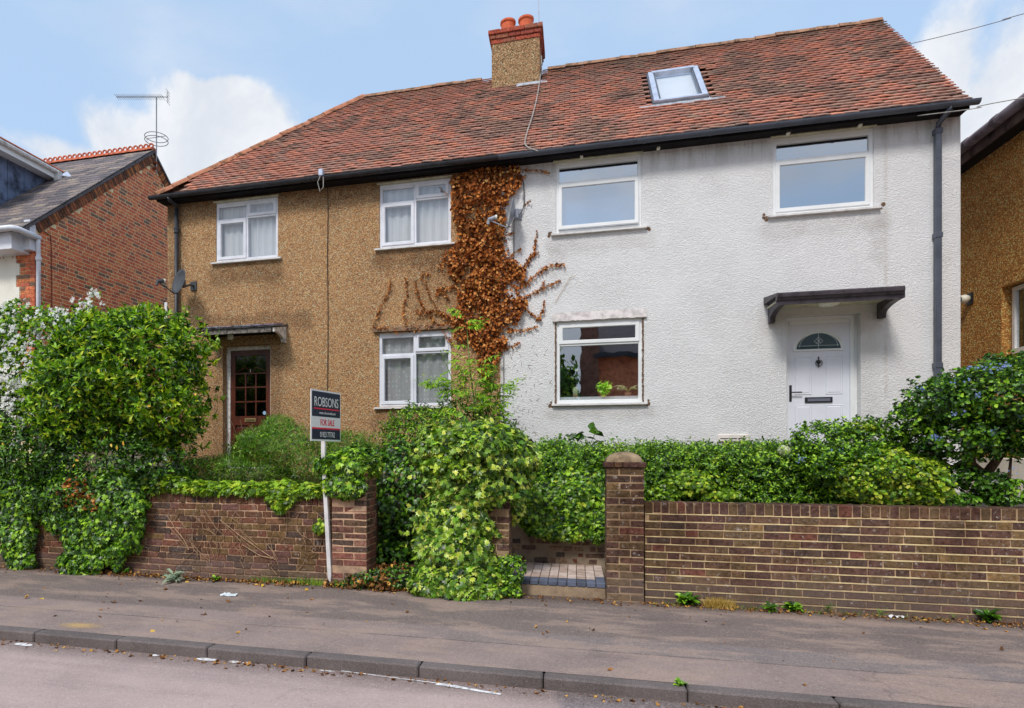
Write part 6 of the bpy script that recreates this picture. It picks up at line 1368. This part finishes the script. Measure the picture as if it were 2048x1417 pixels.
# --- variegated mound
hanging('tall mound of variegated ivy smothering the middle gate pillar',[blob(945,900,6.8,104,58,.40),blob(940,960,6.75,90,62,.34),blob(912,1040,6.7,74,66,.28),blob(908,1110,6.62,84,60,.28),blob(915,1160,6.55,92,44,.28),blob(1010,900,6.85,48,44,.3),blob(880,900,6.85,54,44,.3)],12500,51,LF_VAR,size=(.035,.08),n2=4200,mt2=LF_IVY,lump=.30,shell=.2,front=.2,jit=.5,tip=(0,-.4,-.8),tipj=.8)
hanging('spray of variegated ivy reaching past the middle pillar over the paved entrance',[blob(1044,930,6.95,34,50,.18),blob(1030,1000,6.95,18,50,.1),blob(1040,890,7.0,28,22,.14)],1100,52,LF_VAR,size=(.04,.07))
mq_=[o for o in bpy.data.objects if o.get('label','').startswith('tall mound')][0]
P,N=cloud([blob(945,880,6.75,84,34,.36),blob(900,930,6.7,50,40,.3),blob(1000,920,6.8,44,40,.3)],2600,.16,.3,3.2,.2,53); leaves('foliage',P,N+np.array([0,-.25,.6]),rng.uniform(.045,.085,len(P)),IVY,LF_IVYB,mq_,tip=(0,-.5,-.6),jit=.5,kind=None)
P,N=cloud([blob(945,900,6.8,104,58,.40),blob(940,960,6.75,96,70,.34),blob(912,1080,6.65,84,90,.28)],150,.04,.3,3.2,.2,54); P,N,T_=shoots(P,N,(.08,.24),4,-.2,.5,.7,1); leaves_dir('foliage',P,N,T_,rng.uniform(.03,.065,len(P)),IVY,LF_VAR,mq_)
# --- hedge between the walls and white house
def boxcloud(x0,x1,y0,y1,z0,z1,n,seed,amp=.06,top=.35,lf=2.5):
    r_=np.random.default_rng(seed); tp=r_.random(n)<top; x=r_.uniform(x0,x1,n); P=np.zeros((n,3)); N=np.zeros((n,3))
    y=np.where(tp,y0+(y1-y0)*r_.random(n),y0); z=np.where(tp,z1,z0+(z1-z0)*r_.random(n)); P[:]=np.c_[x,y,z]
    dy=(y-y0)/(y1-y0); rnd=.10
    near=(~tp)&(z>z1-rnd); P[near,1]+=rnd*(1-np.sqrt(np.clip(1-((z[near]-z1+rnd)/rnd)**2,0,1)))
    nt=tp&(y<y0+rnd); P[nt,2]-=rnd*(1-np.sqrt(np.clip(1-((y0+rnd-y[nt])/rnd)**2,0,1)))
    N[tp]=(0,-.15,1); N[~tp]=(0,-1,.3)
    ns=np.array([mnoise.noise(Vector((float(p[0])*lf,float(p[1])*lf,float(p[2])*lf+seed)))+.5*mnoise.noise(Vector((float(p[0])*lf*3,float(p[1])*lf*3,float(p[2])*lf*3))) for p in P])
    P+=N*(ns*amp-np.abs(r_.normal(0,.035,n)))[:,None]; return P,N
xh0,xh1=at(1030,0,7.8).x,at(1885,0,7.7).x
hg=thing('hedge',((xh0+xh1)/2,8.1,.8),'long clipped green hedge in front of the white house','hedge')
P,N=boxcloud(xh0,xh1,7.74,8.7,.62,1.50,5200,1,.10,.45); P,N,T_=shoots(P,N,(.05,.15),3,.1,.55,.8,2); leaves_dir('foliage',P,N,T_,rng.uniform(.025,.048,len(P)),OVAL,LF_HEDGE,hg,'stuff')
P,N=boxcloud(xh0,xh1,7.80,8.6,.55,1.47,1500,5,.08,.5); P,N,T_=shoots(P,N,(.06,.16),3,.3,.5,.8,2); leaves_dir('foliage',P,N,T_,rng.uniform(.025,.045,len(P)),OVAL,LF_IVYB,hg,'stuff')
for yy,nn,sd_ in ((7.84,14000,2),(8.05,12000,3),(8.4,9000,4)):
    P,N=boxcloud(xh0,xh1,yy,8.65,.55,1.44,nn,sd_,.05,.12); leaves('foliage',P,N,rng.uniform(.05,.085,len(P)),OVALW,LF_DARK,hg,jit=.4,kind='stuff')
mb=MB()
for k in range(40):
    x=random.uniform(xh0,xh1); mb.tube([(x,8.2,.75),(x+random.uniform(-.2,.2),8.2,1.45)],.01,4)
mb.build('stem',BARK,hg)
def clump(label,blobs,n,seed,mt,size=(.04,.07),tm=OVALW,name='ivy_patch',cat='ivy',**k): return hanging(label,blobs,n,seed,mt,size,name,cat,tm=tm,**k)
clump('bright ivy hanging over the rubble wall behind the paved entrance',[blob(1090,1010,7.66,60,60,.12),blob(1160,1000,7.64,60,70,.12),blob(1130,1060,7.63,60,22,.10),blob(1200,1040,7.64,30,40,.1)],4600,61,LF_IVY,tm=IVY,n2=1700,mt2=LF_IVYB,zmin=.45)
clump('light green ivy patch growing through the hedge right of the domed pillar',[blob(1385,965,7.66,60,26,.10),blob(1330,985,7.66,34,18,.08),blob(1440,990,7.66,40,14,.08)],900,62,LF_IVYB,size=(.035,.055),tm=IVY)
gs=clump('golden variegated euonymus bush at the right end of the hedge',[blob(1790,950,7.55,90,46,.4),blob(1850,965,7.55,44,44,.35),blob(1720,955,7.6,60,44,.35),blob(1800,985,7.5,90,24,.3)],5200,63,LF_GOLD,size=(.03,.055),name='euonymus_bush',cat='bush',n2=2600,mt2=LF_HEDGE,tip=(0,-.4,.3))
clump('small yellow green euonymus sprays on top of the low bush before the white door',[blob(1720,862,7.9,36,16,.2),blob(1670,875,7.9,22,10,.15)],700,64,LF_GOLD,size=(.03,.05),name='euonymus_bush',cat='bush',tip=(0,-.4,.3))
lb_=shrub('low_shrub','low dark green shrub with a few blue flowers in front of the white door','shrub',at(1660,960,8.0),[blob(1650,895,8.0,64,44,.4),blob(1720,890,8.0,60,40,.4),blob(1600,915,8.0,36,28,.3),blob(1690,930,7.8,90,40,.4)],[(7500,(.022,.042),OVALW,LF_HEDGE,'foliage'),(2000,(.022,.04),OVALW,LF_DARK,'foliage')],65)
# --- ceanothus at the right
b7=[blob(1965,800,7.7,88,52,.6),blob(1865,815,7.6,56,40,.4),blob(1910,875,7.55,80,36,.4),blob(2050,790,7.7,66,62,.6),blob(2035,865,7.6,80,38,.4),blob(2005,752,7.9,40,24,.3),blob(1815,852,7.7,34,22,.3),blob(2130,840,7.7,70,70,.6)]
cea=shrub('ceanothus_tree','small gnarled tree with dense dark leaves and blue flowers behind the right wall','tree',at(1995,1010,7.6),b7,[(15000,(.028,.052),OVALW,LF_DARK,'foliage'),(12000,(.028,.05),OVALW,LF_HEDGE,'foliage')],71,lump=.3,shell=.2,zmin=None)
mb=MB()
tr=lambda *p:[at(x,y,Y) for x,y,Y in p]
mb.tube(tr((2003,1016,7.6),(1990,985,7.6),(1968,955,7.6),(1940,930,7.6),(1930,880,7.6),(1945,820,7.65)),[.075,.065,.06,.055,.04,.02],9)
mb.tube(tr((1968,955,7.6),(1990,925,7.6),(2015,890,7.6),(2020,820,7.7)),[.045,.04,.03,.015],7); mb.tube(tr((1940,930,7.6),(1900,935,7.5),(1860,905,7.5)),[.035,.025,.012],7)
mb.tube(tr((2012,1010,7.5),(2018,960,7.5),(2022,915,7.5)),[.02,.016,.01],6); mb.build('trunk',BARK,cea,smooth=True)
P,N=cloud([blob(1950,965,7.55,44,26,.2),blob(1990,975,7.5,40,30,.2),blob(1915,950,7.5,36,20,.2),blob(1930,1000,7.5,50,10,.1),blob(2000,1000,7.4,26,14,.12)],1500,.3,.3,3,.3,72,.9); leaves('foliage',P,N,rng.uniform(.03,.055,len(P)),OVALW,LF_DARK,cea,kind=None)
flowers(cea,[(1985,735,3),(2010,730,4),(1900,765,1),(1930,770,1),(1960,790,2),(1850,785,1),(2040,830,1),(2030,935,1),(1990,860,2),(1870,870,2),(1950,735,2),(1915,830,2)],7.15,5,6,PETALB,(.009,.014),'flower_cluster')['kind']='stuff'
flowers(lb_,[(1650,910,3),(1690,905,3),(1600,920,2),(1720,910,3)],7.6,6,6,PETALB,(.009,.013),'flower_cluster')['kind']='stuff'
# --- alliums, seedlings and other single plants
def allium(px,py,label):
    c=at(px,py,7.7); t=thing('allium',(c.x,c.y,.9),label,'flower'); r=.065; d=unit(rng.normal(0,1,(260,3))); P=d*r*rng.uniform(.75,1,(260,1))+np.array(c)
    leaves('flower_head',P,d,rng.uniform(.010,.016,260),STAR,PETALC,t,jit=.1,kind=None); mb=MB(); mb.tube([(c.x+.03,c.y+.1,.9),(c.x,c.y,c.z)],.006,5); mb.build('stem',STEMG,t)
allium(1568,902,'round cream allium head at the left edge of the low shrub'); allium(1709,889,'round cream allium head beside the yellow green sprays')
def broadplant(px,py,Y,hh,n,size,label,mt=LF_HEDGE,name='young_plant',cat='plant',ground=None,spread=.12,tm=OVALW):
    b=at(px,py,Y) if ground is None else Vector((at(px,py,Y).x,Y,ground)); t=thing(name,tuple(b),label,cat); mb=MB(); P=[]
    for k in range(max(2,n//4)):
        q=b+Vector((random.gauss(0,spread),random.gauss(0,spread*.5),hh*random.uniform(.5,1))); mb.tube([b,b.lerp(q,.5)+Vector((0,0,.02)),q],.004,4)
        for j in range(4): P.append(q+Vector((random.gauss(0,.03),random.gauss(0,.03),random.gauss(0,.03))))
    mb.build('stem',STEMG,t); P=np.array([tuple(p) for p in P]); leaves('foliage',P,np.tile([0.,-.6,.8],(len(P),1)),rng.uniform(size[0],size[1],len(P)),tm,mt,t,tip=(0,-.3,-.3),jit=.5,kind=None); return t
broadplant(1112,905,8.8,.22,26,(.05,.08),'small leafy seedling behind the hedge near the join of the walls')
broadplant(1175,905,8.8,.32,16,(.12,.17),'young plant with large drooping leaves poking above the hedge')
broadplant(1240,905,8.8,.20,18,(.03,.05),'thin leafy stems behind the hedge left of the domed pillar')
def rosette(px,py,n,size,label,mt,name='weed',tm=OVAL,up=.6,z=-.0,yy=None):
    c=atZ(px,py,z) if yy is None else at(px,py,yy); t=thing(name,(c.x,min(c.y,6.64),c.z),label,'weed'); c.y=min(c.y,6.64)
    a=rng.uniform(0,2*math.pi,n); T_=np.c_[np.cos(a),np.sin(a)*.8-.15,rng.uniform(.2,1.3,n)*up]; N=np.c_[-np.cos(a)*.5,-np.sin(a)*.5-.3,np.ones(n)]
    P=np.tile(np.array(c),(n,1))+np.c_[rng.normal(0,size*.12,n),rng.normal(0,size*.08,n),rng.uniform(0,size*.5,n)]
    V_,F_,R_=leafmesh(P,N,rng.uniform(size*.6,size,n),tm,T_,.15,.1); me=rawmesh('foliage',V_-np.array(c),F_,mt,{'rim':R_}); o=bpy.data.objects.new('foliage',me); link(o,t,c); return t
rosette(346,1163,26,.16,'grey felted rosette plant at the foot of the left wall',LF_GREY,'mullein',tm=LONG)
for a in ((430,1162,30,.07,'small green weed right of the grey rosette at the wall foot',LF_HEDGE),(252,1148,26,.07,'small weed at the wall foot below the broad ivy curtain',LF_HEDGE),
 (1580,1215,34,.10,'bright green leafy weed at the foot of the long right wall',LF_IVY),(1968,1240,30,.13,'leafy green weed near the right edge at the wall foot',LF_IVY),(1540,1222,26,.08,'low weed just left of the bright leafy weed at the right wall',LF_HEDGE),
 (1640,1216,22,.10,'thin straggly weed right of the bright leafy weed at the right wall',LF_FERN),(1755,1226,22,.08,'small straggly weed near the scrap of white paper',LF_FERN),(1900,1236,18,.06,'tiny weed left of the weed near the right edge',LF_FERN),(1370,1205,60,.13,'dark green dandelion like weed close to the right of the domed pillar',LF_HEDGE)):
    rosette(*a,tm=(OVAL if a[5] is not LF_FERN else BLADE))
rosette(1360,1372,22,.055,'tiny green weed sprouting from a joint in the kerb',LF_IVY,z=-.05)
def tuft(px0,px1,py,n,h,mt,label,name='grass_tuft',yy=6.60,z=-.01):
    x0,x1=at(px0,0,yy).x,at(px1,0,yy).x; t=thing(name,((x0+x1)/2,yy,z),label,'grass'); P=np.c_[rng.uniform(x0,x1,n),yy+rng.normal(0,.03,n),np.full(n,z)]
    leaves('blades',P,np.tile([0.,-1,.2],(n,1)),rng.uniform(h*.4,h,n),BLADE,mt,t,tip=(0,0,1),jit=.5,tipj=.35,kind='stuff')
n=700; X=rng.uniform(.7,5,n); Y=6.62-np.abs(rng.normal(0,.05,n))
V_,F_,R_=leafmesh(np.c_[X,Y,-.045+(Y-4.49)/2.41*.045+rng.uniform(.002,.012,n)],np.tile([0.,0,1],(n,1)),rng.uniform(.008,.03,n),CRISP,None,.5); me=rawmesh('wall_foot_debris',V_,F_,LF_LIT); o=bpy.data.objects.new('wall_foot_debris',me); link(o,None,(0,0,0)); tag(o,'dry brown debris collected along the foot of the right brick wall','debris',kind='stuff')
tuft(500,600,1170,420,.09,LF_FERN,'strip of green grass at the foot of the left wall'); tuft(590,645,1170,260,.11,LF_IVYB,'bright tufts of weeds left of the white signpost')
DRYG=leafmat('dry_grass',[(0,C(150,128,60)),(1,C(190,160,84))]); tuft(1410,1470,1205,420,.13,DRYG,'yellowing dry grass tuft at the foot of the right wall')
tuft(1300,1370,1205,90,.05,LF_FERN,'thin green grass blades beside the domed pillar foot'); tuft(1600,1760,1218,110,.06,LF_FERN,'short sparse grass along the middle of the right wall foot'); tuft(1790,1960,1228,90,.05,LF_FERN,'short sparse grass along the wall foot right of the white paper'); tuft(1470,1530,1212,80,.06,LF_FERN,'sparse green grass blades beyond the dry tuft at the right wall')
hanging('low green weeds with brown leaves spreading at the mouth of the left gateway',[blob(760,1160,6.62,60,22,.16),blob(700,1172,6.56,40,10,.08),blob(810,1150,6.65,30,20,.14)],620,81,LF_DARK,(.03,.05),'ground_weeds','weeds',tm=OVALW,tip=(0,-.2,.3))
hanging('trailing weeds with tiny flowers left of the paved step',[blob(1020,1150,6.6,34,40,.14),blob(1012,1185,6.55,40,20,.1)],1100,82,LF_HEDGE,(.025,.045),'ground_weeds','weeds',tm=OVALW,tip=(0,-.2,.3))
hanging('low ground cover leaves at the foot of the ceanothus tree',[blob(1910,998,7.35,44,9,.1),blob(2034,985,7.3,24,26,.12)],420,83,LF_FERN,(.03,.05),'ground_cover_plant','plant',tm=OVALW)
P,N=cloud([blob(760,1160,6.62,64,16,.2),blob(790,1140,6.8,50,14,.3),blob(700,1172,6.54,50,8,.08)],520,.3,.3,3,.3,84,.0); leaves('dead_leaf_drift',P,N,rng.uniform(.03,.06,len(P)),CRISP,LF_LIT,None,jit=.5); tag(bpy.data.objects['dead_leaf_drift'],'brown dead leaves drifted at the mouth of the left gateway','leaf litter')
# --- plants on the inner sill of the ground floor window
ys=YF+.10; zs_=W['E'][2]+.10
def pot(px,lab,r,h,m,nm='potted_plant'):
    x=at(px,0,ys).x; t=thing(nm,(x,ys,zs_),lab,'houseplant'); mb=MB(); mb.lathe((x,ys,zs_),[(.001,0),(r*.75,0),(r,h),(r*.9,h),(r*.85,h-.01)],14); mb.build('pot',m,t,smooth=True); return t,x
SILLI=MB(); SILLI.box(W['E'][0],W['E'][1],YF+.07,YF+.26,W['E'][2],zs_); SILLI.build('window_board',UPVC,winE)
POTM=plain('brown_pot',C(150,110,84),.7)
t,x=pot(1151,'small round cactus with white wool on the inner window sill',.045,.035,POTM,'cactus'); mb=MB(); mb.lathe((x,ys,zs_+.03),[(.03,0),(.042,.04),(.040,.085),(.026,.115),(.001,.125)],14); mb.build('cactus_body',plain('woolly_cactus',C(190,196,160,1.3),.9,.1,.3,80,.6,200),t,smooth=True)
t,x=pot(1206,'lime green trailing houseplant on the inner window sill',.05,.05,POTM); P,N=cloud([(x,ys-.02,zs_+.13,.11,.07,.10)],70,.3,.2,3,1,91); leaves('foliage',P,N,rng.uniform(.05,.085,len(P)),IVY,leafmat('lime_leaf',[(0,C(120,180,40,1.6)),(1,C(180,220,70,1.6))],trans=.4),t,tip=(0,-.3,-1),kind=None)
t,x=pot(1256,'spider plant with arching striped leaves on the inner window sill',.05,.05,POTM); mb=MB(); n=38
SPM=leafmat('striped_spider_leaf',[(0,C(150,170,90,1.6)),(1,C(200,206,140,1.6))],trans=.3)
for k in range(n):
    a=random.uniform(0,6.28); ln=random.uniform(.12,.26); c=Vector((x,ys-.02,zs_+.05)); d=Vector((math.cos(a),math.sin(a)*.25,0)); pts=[c+d*ln*s+Vector((0,0,ln*(1.5*s-1.3*s*s))) for s in np.linspace(0,1,6)]; w2=Vector((0,.002,.005))
    bs=len(mb.v)
    for i_,p in enumerate(pts): ww=w2*(1-.8*i_/5); mb.v+= [tuple(p+ww),tuple(p-ww)]
    for i_ in range(5): mb.f.append((bs+2*i_,bs+2*i_+1,bs+2*i_+3,bs+2*i_+2)); mb.mi.append(0)
mb.build('foliage',SPM,t)
# --- litter
n=1500; X=rng.uniform(-8,5,n); u=rng.random(n); Y=6.64-np.abs(rng.normal(0,.10,n)); far=rng.random(n)<.10; Y=np.where(far,rng.uniform(4.6,6.6,n),Y); kerbside=rng.random(n)<.30; Y=np.where(kerbside,4.36-np.abs(rng.normal(0,.06,n)),Y)
Z=np.where(kerbside,-.125,-.045+(Y-4.49)/2.41*.045+.006)
leaves('fallen_leaves',np.c_[X,Y,Z],np.tile([0.,0,1],(n,1)),rng.uniform(.012,.045,n),CRISP,LF_LIT,None,jit=.25); tag(bpy.data.objects['fallen_leaves'],'scattered brown fallen leaves along the wall foot and kerb','leaf litter')
n=900; X=np.concatenate([rng.uniform(-5.9,-3,450),rng.uniform(-2.1,-.6,450)]); Y=6.60-np.abs(rng.normal(0,.07,n)); Z=-.045+(Y-4.49)/2.41*.045+rng.uniform(.003,.02,n)
leaves('leaf_litter',np.c_[X,Y,Z],np.tile([0.,0,1],(n,1)),rng.uniform(.02,.05,n),CRISP,LF_LIT,None,jit=.5); tag(bpy.data.objects['leaf_litter'],'drift of dry brown leaves below the left wall and gateway','leaf litter')
n=700; X=rng.uniform(-6,5,n); Y=4.37-np.abs(rng.normal(0,.07,n))
V_,F_,R_=leafmesh(np.c_[X,Y,np.full(n,-.127)],np.tile([0.,0,1],(n,1)),rng.uniform(.006,.02,n),SMALL,None,.4); me=rawmesh('kerb_grit',V_,F_,plain('brown_grit',C(120,94,70),.95,.1,.4,60)); o=bpy.data.objects.new('kerb_grit',me); link(o,None,(0,0,0)); tag(o,'brown grit and debris lying in the channel against the kerb','debris',kind='stuff')
big=[(930/2.834,1182,0),(1170/2.834,1228,0),(876/2.834,1258,1),(1490/2.834,1177,1),(1065/2.834,1166,1),(140/2.834,1197,0),(218/2.834,1197,1),(1745/2.834,1182,1),(1303/2.834,1205,0),(625/2.834,1205,0)]
bl_=[]
labs=['brown fallen leaf on the pavement just right of the grey rosette plant','brown fallen leaf in the middle of the pavement below the white litter','yellow fallen leaf near the kerb stones left of centre','yellow fallen leaf at the foot of the wall left of the white post','small yellow fallen leaf at the wall foot by the small green weed','dark brown curled leaf on the pavement at the far left','yellow fallen leaf on the pavement at the far left','yellow fallen leaf close to the white post','brown fallen leaf on the pavement just below the white plastic scrap','brown fallen leaf on the pavement below the broad ivy curtain']
for (px,py,yl),lab in zip(big,labs):
    c=atZ(px,py,-.02); c.z=-.045+(c.y-4.49)/2.41*.045+.012; V_,F_,R_=leafmesh(np.array([tuple(c)]),np.array([[0,-.3,1.]]),np.array([.06]),CRISP,None,.2); me=rawmesh('fallen_leaf',V_-np.array(c),F_,LF_YEL if yl else LF_LIT); o=bpy.data.objects.new('fallen_leaf',me); link(o,None,c); tag(o,lab,'leaf','single leaves on the pavement')
def scrap(px,py,w_,m,label):
    c=atZ(px,py,-.015); c.z=-.045+(c.y-4.49)/2.41*.045+.003; mb=MB(); nx,ny=8,5
    for i in range(nx):
        for j in range(ny): mb.v.append((c.x+(i/(nx-1)-.5)*w_*(1-.5*abs(j/(ny-1)-.5)+random.uniform(-.08,.08)),c.y+(j/(ny-1)-.5)*w_*.45,c.z+abs(mnoise.noise(Vector((i*.7,j*.9,px))))*.05))
    for i in range(nx-1):
        for j in range(ny-1): mb.f.append((i*ny+j,(i+1)*ny+j,(i+1)*ny+j+1,i*ny+j+1)); mb.mi.append(0)
    o=mb.build('litter_scrap',m,None,smooth=True); tag(o,label,'litter')
scrap(457,1191,.20,plain('crumpled_plastic',C(206,214,232,1.2),.4,.5,.1,20),'crumpled pale plastic scrap on the pavement before the left wall'); scrap(1792,1238,.13,plain('white_paper',C(236,232,234,1.2),.7,.3,.05),'crumpled white paper scrap at the foot of the right wall')
# bare ivy stems on the left wall face
mb=MB()
for k in range(26):
    x=random.uniform(300,640); y=random.uniform(1015,1060); pts=[(x,y)]
    for j in range(5): x+=random.uniform(-14,20); y+=random.uniform(8,22); pts.append((x,min(y,1150)))
    mb.tube([at(a,b,YW-.012) for a,b in pts],.0032,4)
for pts in ([(335,1032),(352,1060),(368,1080),(378,1100)],[(440,1040),(480,1072),(520,1100),(550,1120)],[(485,1090),(520,1112),(546,1118)]): mb.tube([at(a,b,YW-.014) for a,b in pts],.006,5)
o=mb.build('bare_ivy_stems',STEMT,None,kind=None); tag(o,'bare dry ivy stems clinging to the face of the left brick wall','ivy stems')
